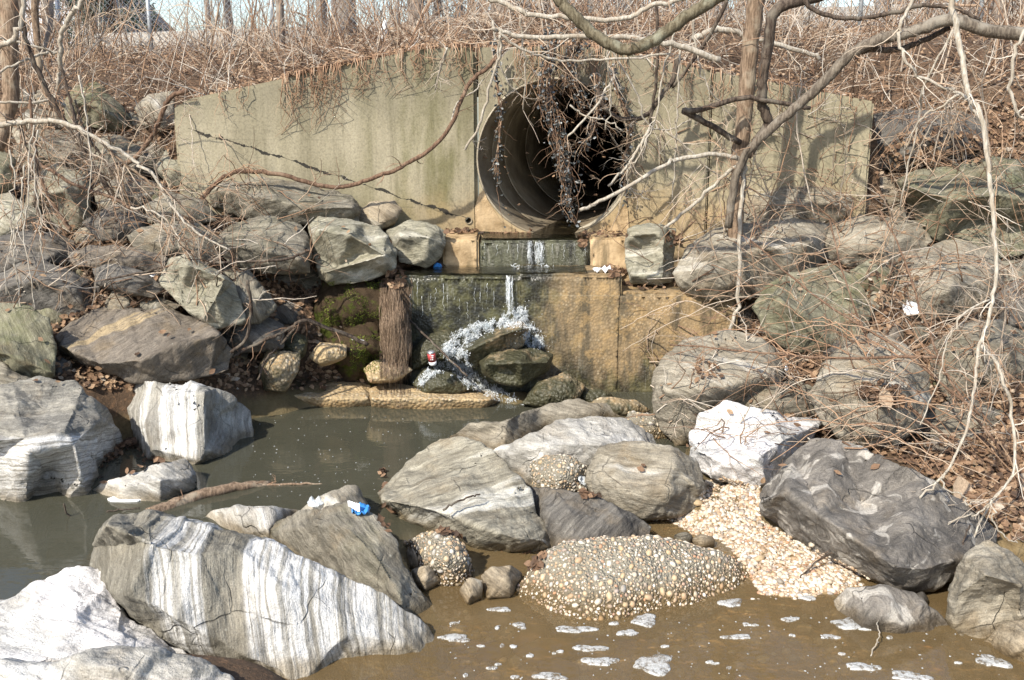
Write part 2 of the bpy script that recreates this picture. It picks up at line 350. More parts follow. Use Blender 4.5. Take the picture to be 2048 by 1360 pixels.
# weir: tan aggregate right, black algae under the flow left
def weir_mat(name, x0, x1, base_al=.5):
    t = NT(name); po = t.pos(); x, y, z = t.sep(po)
    cc = t.vor(po, 42, 'F1', 'Color'); cdist = t.vor(po, 42, 'F1', 'Distance'); r1, _, _ = t.sep(cc)
    stone = t.ramp(r1, [(0, (.20, .13, .065)), (.4, (.31, .215, .115)), (.7, (.40, .32, .21)), (1, (.18, .13, .08))])
    c = t.mix(t.ss(cdist, .3, .55), stone, (.17, .125, .07))
    c = t.mix(t.ss(t.noise(po, 3.4, 6, .65), .38, .6, .15, .8), c, (.255, .18, .095))
    c = t.mix(t.ss(t.noise(t.mul3(po, (5, 5, .9)), 1.0, 5, .65), .45, .6, 0, .9), c, (.07, .056, .034))
    c = t.mix(t.ss(t.noise(po, 7, 6, .75), .5, .6, 0, .55), c, (.34, .225, .10))
    nn = t.noise(t.mul3(po, (3.2, 3.2, 1.1)), 1.0, 6, .68)
    al = t.ss(t.math('ADD', x, t.math('MULTIPLY', t.math('SUBTRACT', nn, .5), 1.5)), x0, x1, 1, 0)
    al = t.math('MAXIMUM', al, t.ss(nn, .56, .72, 0, base_al))
    # rising damp near the foot
    al = t.math('MAXIMUM', al, t.ss(t.math('ADD', z, t.math('MULTIPLY', t.math('SUBTRACT', nn, .5), 1.6)), .02, .42, .9, 0))
    g = t.mix(t.ss(t.noise(po, 7, 5, .65), .4, .65), (.020, .020, .015), (.085, .082, .04))
    g = t.mix(t.ss(t.noise(t.mul3(po, (40, 40, 3)), 1, 3), .56, .7, 0, .5), g, (.16, .16, .13))
    c = t.mix(al, c, g)
    pl = t.math('MULTIPLY', t.ss(t.math('ABSOLUTE', t.math('SUBTRACT', z, .86)), 0, .006, 1, 0), t.ss(x, .2, .5, 0, .4))
    c = t.mix(pl, c, (.34, .29, .2))
    h = t.math('ADD', t.math('MULTIPLY', t.math('SUBTRACT', 1, cdist), .7), t.noise(po, 16, 5, .7))
    return t.done(t.bsdf(c, t.math('SUBTRACT', .88, t.math('MULTIPLY', al, .55)), t.bump(h, .55, .012), .45))
M['weir'] = weir_mat('weir_concrete', .05, .75)
t = NT('wet_concrete'); po = t.pos()
c = t.mix(t.ss(t.noise(t.mul3(po, (8, 8, 2)), 1, 6, .7), .35, .65), (.022, .022, .017), (.10, .10, .06))
c = t.mix(t.ss(t.noise(t.mul3(po, (30, 30, 5)), 1, 4), .56, .7, 0, .6), c, (.22, .21, .17))
M['wetstep'] = t.done(t.bsdf(c, .22, t.bump(t.noise(po, 30, 5, .7), .9, .02), .55))
t = NT('tan_concrete'); po = t.pos()
c = t.mix(t.ss(t.noise(po, 5, 6, .65), .35, .65), (.24, .165, .085), (.47, .345, .205)); c = t.mix(t.ss(t.noise(t.mul3(po, (7, 7, 1)), 1, 4), .55, .7, 0, .7), c, (.10, .08, .045))
M['tanstep'] = t.done(t.bsdf(c, .85, t.bump(t.noise(po, 30, 5, .7), .7, .015), .3))
# soil and stream bed
t = NT('bank_soil'); po = t.pos(); x, y, z = t.sep(po)
soil = t.mix(t.noise(po, 9, 6, .7), (.045, .03, .02), (.15, .10, .065))
soil = t.mix(t.ss(t.noise(po, 38, 4, .7), .5, .66, 0, .8), soil, (.22, .13, .075))
bed = t.mix(t.ss(t.noise(po, 4.5, 6, .7), .3, .7), (.20, .125, .055), (.56, .40, .21))
bed = t.mix(t.ss(t.vor(po, 20, 'F1', 'Distance'), .25, .5, .45, 0), bed, (.42, .32, .19))
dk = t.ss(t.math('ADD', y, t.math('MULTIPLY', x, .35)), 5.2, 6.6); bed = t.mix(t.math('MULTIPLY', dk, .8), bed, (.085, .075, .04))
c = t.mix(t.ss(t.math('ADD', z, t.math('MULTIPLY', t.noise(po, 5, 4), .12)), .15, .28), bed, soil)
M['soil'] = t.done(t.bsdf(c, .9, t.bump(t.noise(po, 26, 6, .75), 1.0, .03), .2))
t = NT('moss_soil'); po = t.pos(); nx, ny, nz = t.sep(t.nrm())
c = t.mix(t.noise(po, 9, 6, .7), (.035, .025, .016), (.13, .09, .055))
mg = t.mix(t.noise(po, 60, 3), (.04, .055, .008), (.12, .14, .03))
c = t.mix(t.ss(t.noise(po, 4.2, 6, .7), .50, .60), c, mg)
M['moss'] = t.done(t.bsdf(c, .95, t.bump(t.noise(po, 90, 4, .8), 1.0, .03), .1))
# water: mirror by Fresnel over silty, partly clear water
def water_mat(name, murk, clear, mm, rip):
    t = NT(name); po = t.pos()
    n1 = t.noise(t.mul3(po, (1, 1.8, 1)), rip, 3, .5); n2 = t.noise(t.mul3(po, (1, 2.2, 1)), rip * 4.2, 2, .5)
    nb = t.bump(t.math('ADD', n1, t.math('MULTIPLY', n2, .22)), .22, .03)
    fr = t.n('ShaderNodeFresnel', IOR=1.333, Normal=nb).outputs[0]
    gl = t.n('ShaderNodeBsdfGlossy', Color=(1, 1, 1, 1), Roughness=.03, Normal=nb).outputs[0]
    df = t.n('ShaderNodeBsdfDiffuse', Color=(*murk, 1)).outputs[0]
    tr = t.n('ShaderNodeBsdfTransparent', Color=(*clear, 1)).outputs[0]
    a = t.n('ShaderNodeMixShader', i0=mm); t.put(a.inputs[1], tr); t.put(a.inputs[2], df)
    b = t.n('ShaderNodeMixShader', i0=fr); t.put(b.inputs[1], a.outputs[0]); t.put(b.inputs[2], gl)
    return t.done(b.outputs[0])
x_ = NT('tmp'); bpy.data.materials.remove(x_.m)
def pool_mat():
    t = NT('stream_water'); po = t.pos(); x, y, z = t.sep(po)
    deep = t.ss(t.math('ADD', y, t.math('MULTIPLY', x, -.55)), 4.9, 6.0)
    n1 = t.noise(t.mul3(po, (1, 1.8, 1)), 3.4, 3, .5); n2 = t.noise(t.mul3(po, (1, 2.2, 1)), 14, 2, .5)
    nb = t.bump(t.math('ADD', n1, t.math('MULTIPLY', n2, .22)), .10, .03)
    fr = t.n('ShaderNodeFresnel', IOR=1.36, Normal=nb).outputs[0]
    gl = t.n('ShaderNodeBsdfGlossy', Color=(1, 1, 1, 1), Roughness=.02, Normal=nb).outputs[0]
    silt = t.noise(t.mul3(po, (1, 1.6, 1)), 1.3, 4, .6)
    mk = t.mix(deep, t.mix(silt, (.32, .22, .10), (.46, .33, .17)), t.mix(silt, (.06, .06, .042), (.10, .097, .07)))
    df = t.n('ShaderNodeBsdfDiffuse', Color=mk).outputs[0]
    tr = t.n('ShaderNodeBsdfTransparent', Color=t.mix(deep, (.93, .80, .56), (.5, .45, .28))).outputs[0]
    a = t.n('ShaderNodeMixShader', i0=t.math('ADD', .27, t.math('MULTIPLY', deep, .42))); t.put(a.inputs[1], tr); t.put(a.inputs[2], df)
    b = t.n('ShaderNodeMixShader', i0=fr); t.put(b.inputs[1], a.outputs[0]); t.put(b.inputs[2], gl)
    return t.done(b.outputs[0])
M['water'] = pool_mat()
t = NT('white_water'); po = t.pos()
fo = t.bsdf((.84, .87, .89), .3, t.bump(t.noise(po, 45, 4, .7), .6, .01), .5)
tr = t.n('ShaderNodeBsdfTransparent', Color=(.95, .97, .98, 1)).outputs[0]
a = t.n('ShaderNodeMixShader', i0=t.ss(t.noise(t.mul3(po, (1, 1, .55)), 38, 5, .75), .40, .60, .08, .85)); t.put(a.inputs[1], tr); t.put(a.inputs[2], fo)
M['white_water'] = t.done(a.outputs[0])
t = NT('film_water'); po = t.pos()
nb = t.bump(t.noise(t.mul3(po, (1, 1, 1)), 22, 3), .5, .03)
fr = t.n('ShaderNodeFresnel', IOR=1.45, Normal=nb).outputs[0]; gl = t.n('ShaderNodeBsdfGlossy', Roughness=.05, Normal=nb).outputs[0]
tr = t.n('ShaderNodeBsdfTransparent', Color=(.75, .74, .66, 1)).outputs[0]
a = t.n('ShaderNodeMixShader', i0=fr); t.put(a.inputs[1], tr); t.put(a.inputs[2], gl)
M['film'] = t.done(a.outputs[0])
t = NT('foam'); po = t.pos()
cells = t.vor(po, 120, 'F1', 'Distance')
fo = t.bsdf(t.mix(t.ss(cells, .1, .6), (.66, .68, .69), (.48, .48, .46)), .5, t.bump(t.math('SUBTRACT', 1, cells), .6, .006), .4)
tr = t.n('ShaderNodeBsdfTransparent', Color=(.95, .93, .88, 1)).outputs[0]
a = t.n('ShaderNodeMixShader', i0=t.ss(t.math('ADD', t.noise(po, 38, 5, .75), t.math('MULTIPLY', t.noise(po, 9, 2), .35)), .52, .76, .10, .82)); t.put(a.inputs[1], tr); t.put(a.inputs[2], fo)
M['foam'] = t.done(a.outputs[0])
M['needle'] = tint_mat('evergreen_needles', [(0, (.018, .032, .022)), (.5, (.04, .062, .042)), (1, (.085, .11, .085))], .7, 30)
M['white_pl'] = plain('white_plastic', (.80, .81, .82), .45, .4, bump=.2)
M['clear_pl'] = plain('clear_plastic', (.70, .74, .76), .25, .6, Alpha=.55)
M['blue_pl'] = plain('blue_wrapper', (.05, .25, .62), .35, .5, bump=.5, bsc=60)
M['red_can'] = plain('red_can_paint', (.36, .05, .05), .3, .6)
M['metal'] = plain('galvanised_steel', (.45, .48, .50), .45, .5, .6, bump=.1)
M['alu'] = plain('aluminium', (.72, .73, .74), .3, .5, .8)
M['roadgrey'] = plain('road_concrete', (.50, .47, .42), .9, .2, bump=.3, bsc=8)
M['siding'] = plain('grey_siding', (.52, .53, .56), .8, .2, bump=.1, bsc=12)
M['roof'] = plain('roof_shingle', (.16, .15, .15), .9, .2, bump=.5, bsc=20)
M['glass'] = plain('window_glass', (.05, .06, .07), .1, .6)
M['tag'] = plain('tag_paper', (.75, .72, .66), .8, .2)
M['mosstuft'] = tint_mat('moss_tufts', [(0, (.05, .06, .012)), (.5, (.11, .14, .02)), (1, (.22, .25, .045))], .9, 40)
# ------------------------------------------------------------ boulders: outline as seen, distance, facet ridges, stone, banding angle
# each: name, label, outline [(x, y[, dY])], Y, options
RK = []
def rk(label, outline, Y, **o): RK.append(dict(label=label, out=outline, Y=Y, **o))
# --- foreground
rk('big boulder banded white and dark grey at the bottom left', [(195,1075),(230,1030),(300,1020),(350,1040),(420,1054),(490,1074),(560,1092),(640,1127),(700,1157),(770,1187),(830,1232),(885,1290),(912,1345),(925,1420),(640,1440),(440,1335),(330,1295),(250,1235),(195,1190),(178,1130)], 4.05,
   ridges=[[(215,1050,.16),(300,1085,.10),(390,1108,.14),(480,1100,.24)],[(260,1190,-.03),(350,1235,-.06),(450,1290,-.06),(600,1370,-.10)],[(560,1180,.1),(700,1265,.08),(820,1290,.14),(880,1340,.15)]], top=.55, thick=.8, style='striped', band=12)
rk('low white ledge rock under the banded boulder', [(-60,1225),(60,1172),(160,1136),(205,1142),(255,1235),(340,1292),(440,1338),(500,1380),(520,1440),(-80,1440)], 3.85,
   ridges=[[(-40,1290,.05),(60,1255,.1),(150,1240,.1),(240,1262,.1)],[(-40,1350,-.2),(100,1320,-.12),(260,1330,-.1)]], top=.9, thick=.9, style='white', band=80)
rk('smooth pale rock in the very bottom left corner', [(-60,1335),(0,1318),(100,1326),(180,1300),(240,1290),(320,1300),(400,1320),(460,1352),(500,1440),(-80,1440)], 3.2, top=.9, thick=.6, style='pale', band=75, rnd=4)
rk('dark grey wedge boulder rising behind the banded one', [(484,1085),(520,1055),(570,1035),(620,1022),(690,1008),(725,1012),(755,1035),(790,1080),(830,1160),(868,1225),(880,1265),(800,1290),(660,1220),(560,1130)], 4.95,
   ridges=[[(560,1062,.22),(640,1050,.16),(700,1060,.12),(750,1110,.05),(800,1190,0)]], top=.6, thick=.7, style='grey', band=40, sit=-0.06, push=.12)
rk('pale whitish rock at the near pool edge', [(412,1038),(425,1022),(475,1010),(555,1016),(600,1022),(590,1050),(540,1092),(480,1080),(430,1060)], 5.25, top=.5, thick=.4, style='pale', band=20, sit=-0.05)
rk('grey peaked rock beside the blue wrapper', [(585,1035),(620,1005),(655,988),(690,972),(715,975),(735,1010),(735,1040),(680,1060),(610,1060)], 5.35, top=.5, thick=.5, style='grey2', band=50, sit=0.0)
rk('striped grey slab with a dark twig on its sloping face', [(758,985),(790,945),(830,905),(880,878),(930,877),(990,903),(1035,950),(1062,985),(1082,1040),(1098,1066),(1100,1098),(1050,1108),(985,1104),(920,1088),(860,1062),(800,1035),(768,1012)], 5.75,
   ridges=[[(768,1000,.02),(830,1012,-.10),(900,1030,-.16),(970,1058,-.2),(1040,1080,-.18),(1085,1080,-.05)],[(1030,985,.25),(1050,1030,.1),(1060,1070,-.1)]], top=.95, thick=.7, style='slab', band=106, sit=-0.02)
rk('long pale ledge rock behind the striped slab', [(905,872),(950,846),(995,845),(1065,818),(1130,800),(1200,808),(1250,815),(1255,838),(1190,852),(1090,862),(1012,908),(960,902),(925,885)], 7.0,
   ridges=[[(945,868,.15),(1010,860,.12),(1080,832,.12),(1180,825,.12)]], top=.5, thick=.5, style='grey2', band=70, sit=-0.02)
rk('broad pale rounded slab left of the round grey boulder', [(985,907),(1050,872),(1120,842),(1200,835),(1260,842),(1300,872),(1318,905),(1260,940),(1180,960),(1100,970),(1060,985),(1015,935)], 6.5,
   ridges=[[(1020,910,.05),(1100,890,-.02),(1200,890,-.04),(1290,905,.02)]], top=.7, thick=.7, style='pale', band=72, sit=0.0)
rk('round grey boulder behind the gravel bar', [(1178,930),(1200,897),(1250,884),(1310,884),(1352,896),(1388,922),(1412,970),(1408,1012),(1350,1034),(1290,1038),(1235,1022),(1190,1000),(1172,965)], 5.95,
   ridges=[[(1190,960,-.02),(1250,975,-.12),(1330,985,-.12),(1395,975,0)],[(1350,930,.05),(1395,1000,.08)]], top=.6, thick=.7, style='grey2', band=80, rnd=3, sit=0.06)
rk('bluish grey flat rock with a white vein', [(1058,975),(1110,980),(1165,988),(1235,1010),(1300,1052),(1290,1092),(1200,1105),(1100,1105),(1068,1040)], 5.55, top=1.0, thick=.5, style='dark', band=140, vein=True, sit=0.0)
rk('white topped boulder at the back of the gravel', [(1380,872),(1410,826),(1452,804),(1520,818),(1580,834),(1645,838),(1635,872),(1592,925),(1535,972),(1470,966),(1420,955),(1382,918)], 6.3,
   ridges=[[(1392,900,-.02),(1450,925,-.12),(1515,915,-.14),(1570,880,-.08),(1635,850,.05)]], top=.9, thick=.6, style='white', band=60, sit=0.12)
rk('largest dark boulder with swirling white veins', [(1508,1028),(1525,975),(1570,922),(1622,876),(1682,880),(1762,910),(1850,950),(1935,1002),(1990,1062),(1992,1105),(1935,1152),(1870,1168),(1800,1186),(1745,1156),(1680,1118),(1600,1078),(1545,1050)], 5.35,
   ridges=[[(1520,1005,.1),(1575,985,.0),(1640,1030,-.12),(1720,1085,-.2),(1790,1135,-.26),(1850,1140,-.2),(1940,1110,-.02)]], top=.85, thick=.9, style='swirl', band=130, sit=0.05)
rk('small dark rock with pale edge standing in the brown water', [(1672,1202),(1700,1178),(1760,1171),(1822,1185),(1872,1224),(1908,1258),(1850,1275),(1760,1272),(1690,1250)], 4.66, top=.6, thick=.35, style='swirl', band=20, sit=-0.03)
rk('mottled grey boulder at the lower right edge', [(1896,1240),(1895,1180),(1930,1112),(1975,1085),(2022,1110),(2090,1160),(2110,1262),(1990,1275),(1925,1272)], 4.75, ridges=[[(1915,1190,0),(1970,1150,-.08),(2040,1170,-.08)]], top=.5, thick=.6, style='grey2', band=100, sit=0.0)
rk('pebbly wet rock in the bottom right corner', [(1965,1285),(2005,1252),(2060,1238),(2110,1245),(2120,1340),(2050,1335)], 4.35, top=.6, thick=.4, style='tanrock', band=40, sit=-0.02)
# --- right bank
rk('tall rounded grey boulder against the weir foot', [(1303,762),(1328,712),(1378,672),(1440,654),(1500,664),(1548,695),(1572,742),(1560,782),(1500,812),(1440,832),(1402,872),(1352,894),(1320,858),(1304,802)], 7.0,
   ridges=[[(1330,780,-.1),(1390,770,-.2),(1460,770,-.2),(1540,750,-.05)],[(1380,850,-.05),(1420,810,-.12)]], top=.55, thick=.8, style='grey2', band=60, rnd=3)
rk('flat grey rock between the two rounded boulders', [(1478,802),(1530,772),(1600,765),(1642,790),(1630,828),(1560,836),(1500,824)], 6.95, top=.5, thick=.5, style='grey', band=80)
rk('rounded boulder holding a nest of brown leaves', [(1618,792),(1640,730),(1690,682),(1750,660),(1812,690),(1850,740),(1858,800),(1842,852),(1792,892),(1740,902),(1680,884),(1640,852)], 6.4, top=.55, thick=.8, style='grey2', band=75, rnd=3)
rk('greenish leaning rock behind the brambles', [(1503,612),(1530,570),(1590,546),(1660,530),(1712,560),(1742,622),(1722,684),(1650,704),(1590,702),(1538,672)], 7.6, ridges=[[(1560,600,-.1),(1620,640,-.12),(1660,690,-.05)]], thick=.7, style='olive', band=70)
rk('pale squarish block standing on the weir top', [(1250,478),(1256,458),(1275,449),(1322,447),(1350,458),(1346,520),(1342,560),(1312,569),(1262,564),(1252,520)], 8.72,
   ridges=[[(1262,470,-.08),(1315,468,-.12),(1328,480,-.12),(1325,555,-.12),(1262,552,-.08)]], top=.15, thick=.45, style='lichen', band=88)
rk('light grey layered boulder right of the pale block', [(1348,545),(1378,492),(1430,456),(1500,446),(1580,432),(1652,450),(1645,520),(1600,562),(1500,600),(1420,602),(1368,578)], 8.35, ridges=[[(1370,560,-.05),(1430,510,-.15),(1520,500,-.15),(1620,490,-.05)],[(1400,580,-.05),(1480,560,-.12)]], thick=.8, style='grey2', band=65)
rk('dark slate slab tilted beside the right wing wall', [(1738,300),(1745,228),(1800,219),(1900,222),(1965,236),(1965,292),(1880,318),(1800,338),(1750,335)], 9.5, thick=.5, style='dark', band=110)
rk('big layered boulder on the upper right slope', [(1800,362),(1860,340),(1960,315),(2040,322),(2110,390),(2100,485),(1985,522),(1900,502),(1840,452)], 8.8, ridges=[[(1820,375,-.1),(1900,400,-.18),(2000,390,-.15),(2070,400,-.05)]], thick=.8, style='olive', band=115)
rk('low grey rock at the foot of the right wing wall', [(1478,425),(1520,382),(1600,352),(1700,350),(1782,362),(1795,402),(1700,435),(1600,452),(1500,455)], 9.1, thick=.6, style='grey2', band=80)
rk('grey stone below the low wing wall rock', [(1620,452),(1720,432),(1832,440),(1862,482),(1800,524),(1700,532),(1640,512)], 8.65, thick=.6, style='grey2', band=100)
rk('flat topped grey rock beside the white scrap', [(1758,565),(1820,512),(1900,482),(1982,492),(2015,562),(1960,625),(1860,645),(1780,625)], 8.0, thick=.7, style='grey2', band=60)
rk('dark rock behind the pale hanging branches', [(1848,705),(1920,652),(2000,640),(2080,682),(2090,765),(2000,805),(1900,802)], 7.2, thick=.6, style='grey', band=80)
rk('dark stone under the leaves at the right edge', [(1828,835),(1900,802),(1980,812),(2070,862),(2060,935),(1950,945),(1860,905)], 6.6, thick=.6, style='grey', band=60)
rk('small olive stone above the leaning green rock', [(1700,540),(1740,520),(1790,530),(1800,565),(1760,590),(1712,575)], 8.0, thick=.4, style='olive', band=30)
rk('dark stone at the far right margin', [(1995,590),(2030,560),(2100,560),(2110,660),(2040,680),(2000,650)], 7.7, thick=.5, style='dark', band=30)
rk('grey stone under the right margin leaves', [(1990,1010),(2030,985),(2110,990),(2110,1060),(2040,1075),(2000,1050)], 5.6, thick=.4, style='grey', band=30)
rk('upper right stone half buried in leaves', [(1960,560),(1990,525),(2050,520),(2090,560),(2040,590),(1985,590)], 8.3, thick=.4, style='grey', band=50)
# --- left bank
rk('large brown slab with tan streaks on the left bank', [(115,672),(150,640),(222,600),(272,614),(350,620),(422,645),(462,702),(456,738),(400,757),(290,768),(218,748),(122,704)], 7.25,
   ridges=[[(122,692,.02),(200,728,-.14),(280,722,-.18),(345,690,-.1),(440,668,.05)],[(300,640,.25),(340,670,.1)]], top=.9, thick=.8, style='brown', band=128)
rk('big grey boulder with white lower face at the left edge', [(-50,795),(0,770),(80,754),(150,764),(192,800),(232,860),(250,900),(205,935),(175,995),(80,1015),(-50,1015)], 6.25,
   ridges=[[(-50,885,-.05),(50,876,-.1),(130,862,-.1),(200,838,.02)],[(60,900,-.2),(150,890,-.15),(165,960,-.15)]], top=.9, thick=.9, style='halfwhite', band=95, sit=-0.05)
rk('greenish wedge rock at the left edge above the grey boulder', [(-60,612),(40,608),(96,640),(110,700),(110,752),(60,764),(-60,745)], 7.0, ridges=[[(-50,690,-.05),(30,715,-.12),(105,745,-.05)]], thick=.6, style='olive', band=30)
rk('dark grey rock squeezed under the greenish wedge', [(-60,745),(0,722),(45,755),(110,765),(70,800),(-60,810)], 6.8, thick=.5, style='grey', band=70)
rk('grey boulder with a broad white band at the pool edge', [(165,800),(205,778),(260,764),(380,765),(452,785),(497,822),(502,872),(462,912),(380,940),(290,925),(268,885),(236,850)], 6.9,
   ridges=[[(250,800,.15),(290,850,-.02),(340,790,.1)],[(290,850,-.05),(300,900,-.1),(400,920,-.1)],[(340,790,.1),(410,785,.1),(410,900,-.1)]], top=.6, thick=.7, style='whiteband', band=6, sit=-0.05)
rk('low wet rock in front of the leaf clump', [(175,988),(222,962),(300,936),(366,920),(392,946),(388,985),(320,1012),(240,1012)], 6.0, ridges=[[(250,975,0),(320,960,-.05),(380,955,0)]], top=.7, thick=.35, style='pale', band=70, sit=-0.04)
rk('dark grey boulder by the left edge under hanging twigs', [(-50,572),(30,532),(70,515),(142,540),(197,572),(192,625),(150,655),(100,645),(40,615),(-50,615)], 7.8, ridges=[[(0,575,0),(80,560,-.1),(150,580,-.1),(170,620,-.05)]], thick=.7, style='dark', band=110)
rk('small dark slab above the big brown one', [(188,538),(220,530),(290,545),(324,577),(302,594),(240,582),(195,567)], 7.7, thick=.4, style='dark', band=80)
rk('two faced blocky rock above the brown slab', [(318,562),(340,520),(380,509),(440,540),(466,566),(482,602),(492,642),(430,655),(400,638),(350,602)], 7.5, ridges=[[(375,530,-.05),(450,558,-.12),(430,600,-.14),(408,636,-.1)]], top=.4, thick=.6, style='lichen', band=80)
rk('grey stone just right of the two faced rock', [(458,548),(495,538),(522,570),(552,612),(522,645),(478,645)], 7.7, thick=.5, style='grey', band=20)
rk('dark damp stone below the two faced rock', [(428,655),(500,620),(565,650),(565,695),(470,706)], 7.75, thick=.5, style='dark', band=60)
rk('pale striped boulder overhanging the mossy bank', [(617,452),(640,434),(700,439),(757,455),(792,500),(787,542),(730,562),(660,569),(635,552),(624,500)], 8.35, ridges=[[(640,460,-.12),(700,470,-.18),(770,510,-.15),(650,545,-.12)]], top=.3, thick=.7, style='lichen', band=108)
rk('small tan boulder tucked beside the upper step', [(774,462),(820,440),(870,450),(892,466),(882,512),(852,532),(800,523),(790,492)], 8.75, ridges=[[(800,470,-.1),(860,475,-.12),(850,515,-.08)]], top=.4, thick=.5, style='lichen', band=80)
rk('little tan stone on top of the rock pile by the wall', [(710,432),(740,405),(790,400),(804,420),(790,447),(750,457),(720,447)], 8.95, thick=.4, style='tanrock', band=60)
rk('long slanting slab along the wall foot', [(400,372),(430,346),(520,350),(600,366),(700,390),(716,412),(712,442),(620,447),(540,442),(480,432),(430,412)], 8.75, ridges=[[(440,380,-.02),(530,395,-.12),(620,415,-.14),(705,415,-.08)]], top=.9, thick=.6, style='grey', band=100)
rk('brown grey block left of the pale striped boulder', [(430,482),(470,446),(540,435),(600,450),(622,492),(617,543),(540,545),(460,528)], 8.2, ridges=[[(450,490,-.1),(530,500,-.18),(600,520,-.12)]], thick=.6, style='grey', band=95)
rk('grey rock in the middle of the left pile', [(258,472),(310,450),(400,445),(442,482),(432,524),(360,514),(280,504)], 8.2, thick=.6, style='grey', band=70)
rk('flat brown stone with leaves on top in the left pile', [(138,507),(180,490),(270,495),(332,516),(322,540),(220,540),(150,534)], 8.0, thick=.5, style='brown', band=80)
rk('tall grey boulder behind the arching branch', [(38,402),(70,355),(112,328),(162,344),(184,382),(178,444),(120,474),(58,454)], 8.9, ridges=[[(70,390,-.1),(130,380,-.14),(160,420,-.1)]], thick=.7, style='lichen', band=50)
rk('grey boulder cut by the left edge behind hanging twigs', [(-60,412),(20,388),(72,420),(78,455),(30,485),(-60,485)], 8.6, thick=.7, style='lichen', band=60)
rk('dark layered rock below the hanging twigs', [(-60,492),(40,466),(100,464),(148,482),(142,524),(60,534),(-60,556)], 8.2, thick=.6, style='dark', band=85)
rk('mossy boulder high on the left slope', [(128,212),(150,172),(192,164),(242,210),(272,252),(230,264),(170,254),(133,242)], 10.2, ridges=[[(150,205,-.05),(200,215,-.15),(255,250,-.05)]], thick=.7, style='olive', band=60)
rk('pale grained boulder by the left end of the wall', [(268,216),(300,190),(346,184),(356,250),(322,264),(284,248)], 9.8, thick=.5, style='grey2', band=40)
rk('broad grey rock on the left slope', [(28,302),(80,260),(160,264),(194,300),(184,344),(100,345),(38,334)], 9.7, thick=.6, style='grey', band=70)
rk('grey stone left of the wall end', [(158,304),(220,270),(292,300),(324,332),(292,356),(218,356)], 9.35, thick=.6, style='grey', band=95)
rk('small grey stone at the foot of the wall end', [(312,334),(332,300),(372,328),(396,364),(340,374)], 9.0, thick=.4, style='lichen', band=60)
rk('mossy rock half out of frame on the left', [(-60,332),(0,300),(27,322),(27,372),(-8,400),(-60,400)], 8.9, thick=.5, style='olive', band=60)
rk('dark stone in the gap of the left pile', [(168,444),(230,410),(296,430),(290,474),(200,484)], 8.6, thick=.5, style='dark', band=60)
rk('low grey stone under the brush of the left pile', [(290,410),(340,385),(410,400),(430,440),(360,450),(300,445)], 8.6, thick=.5, style='grey', band=60)
rk('rounded stone between arching branch and wall end', [(190,380),(240,350),(310,365),(330,400),(270,420),(200,415)], 9.0, thick=.5, style='grey', band=100)
rk('flat stone at the left rim of the slope', [(20,250),(60,215),(120,225),(130,255),(80,265),(30,268)], 10.2, thick=.5, style='grey', band=70)
# --- broken concrete (aggregate) at the foot of the weir
def ck(label, outline, Y, style, **o): RK.append(dict(label=label, out=outline, Y=Y, style=style, cat='concrete block', name='concrete_chunk', **o))
ck('right piece of the long cracked slab at the pool edge', [(742,775),(790,769),(900,776),(985,786),(997,800),(965,822),(800,822),(748,815),(738,795)], 7.95, 'agg_tan', ridges=[[(745,797,-.02),(850,797,-.04),(980,800,0)]], top=1.6, thick=.45, band=0, rough=.3)
ck('left piece of the long cracked slab at the pool edge', [(552,782),(600,765),(740,768),(736,795),(742,815),(640,814),(572,800)], 8.0, 'agg_tan', ridges=[[(575,790,-.01),(650,796,-.03),(736,797,-.03)]], top=1.6, thick=.45, band=0, rough=.3)
ck('upright broken concrete chunk left of the moss', [(518,738),(535,700),(600,706),(597,740),(570,782),(528,778)], 7.75, 'agg_mid', top=.3, thick=.35, band=0, rough=.5)
ck('small concrete chunk leaning on the upright one', [(553,694),(580,665),(617,675),(612,707),(592,722)], 7.95, 'agg_mid', thick=.3, band=0)
ck('small tan concrete lump by the white stick', [(618,712),(640,685),(692,690),(693,712),(640,728)], 8.0, 'agg_tan', thick=.3, band=0)
ck('tan concrete lump below the hanging root mat', [(728,738),(750,720),(800,724),(824,740),(792,760),(738,762)], 8.05, 'agg_tan', thick=.35, band=0)
ck('tilted wet slab splitting the falling water', [(915,712),(930,690),(1000,655),(1040,644),(1054,660),(1044,692),(1000,704),(950,734)], 8.1, 'agg_dark', ridges=[[(925,705,-.1),(1000,672,-.12),(1045,658,-.08)]], top=.5, thick=.4, band=0)
ck('block of wet brown concrete below the tilted slab', [(962,722),(990,700),(1060,698),(1102,710),(1094,742),(1042,770),(1000,764),(968,747)], 7.95, 'agg_dark', ridges=[[(970,730,-.05),(1040,725,-.14),(1095,725,-.06)]], thick=.45, band=0)
ck('low wet chunk right of the waterfall foot', [(1045,806),(1080,762),(1132,745),(1170,770),(1152,800),(1100,818)], 7.9, 'agg_mid', thick=.4, band=0)
ck('dark wet chunk under the splash beside the can', [(826,768),(850,737),(902,745),(955,772),(920,785),(850,785)], 8.05, 'agg_dark', thick=.3, band=0)
ck('dark algae covered block left of the splash', [(818,705),(850,672),(902,660),(934,680),(912,714),(860,724),(825,738)], 8.25, 'agg_dark', thick=.35, band=0)
ck('flat stub of concrete by the weir foot', [(1170,812),(1200,795),(1270,800),(1300,820),(1260,835),(1190,830)], 7.7, 'agg_mid', thick=.35, band=0)
ck('dark concrete lump against the weir foot', [(1148,800),(1165,772),(1215,780),(1235,808),(1180,815)], 8.05, 'agg_dark', thick=.3, band=0)
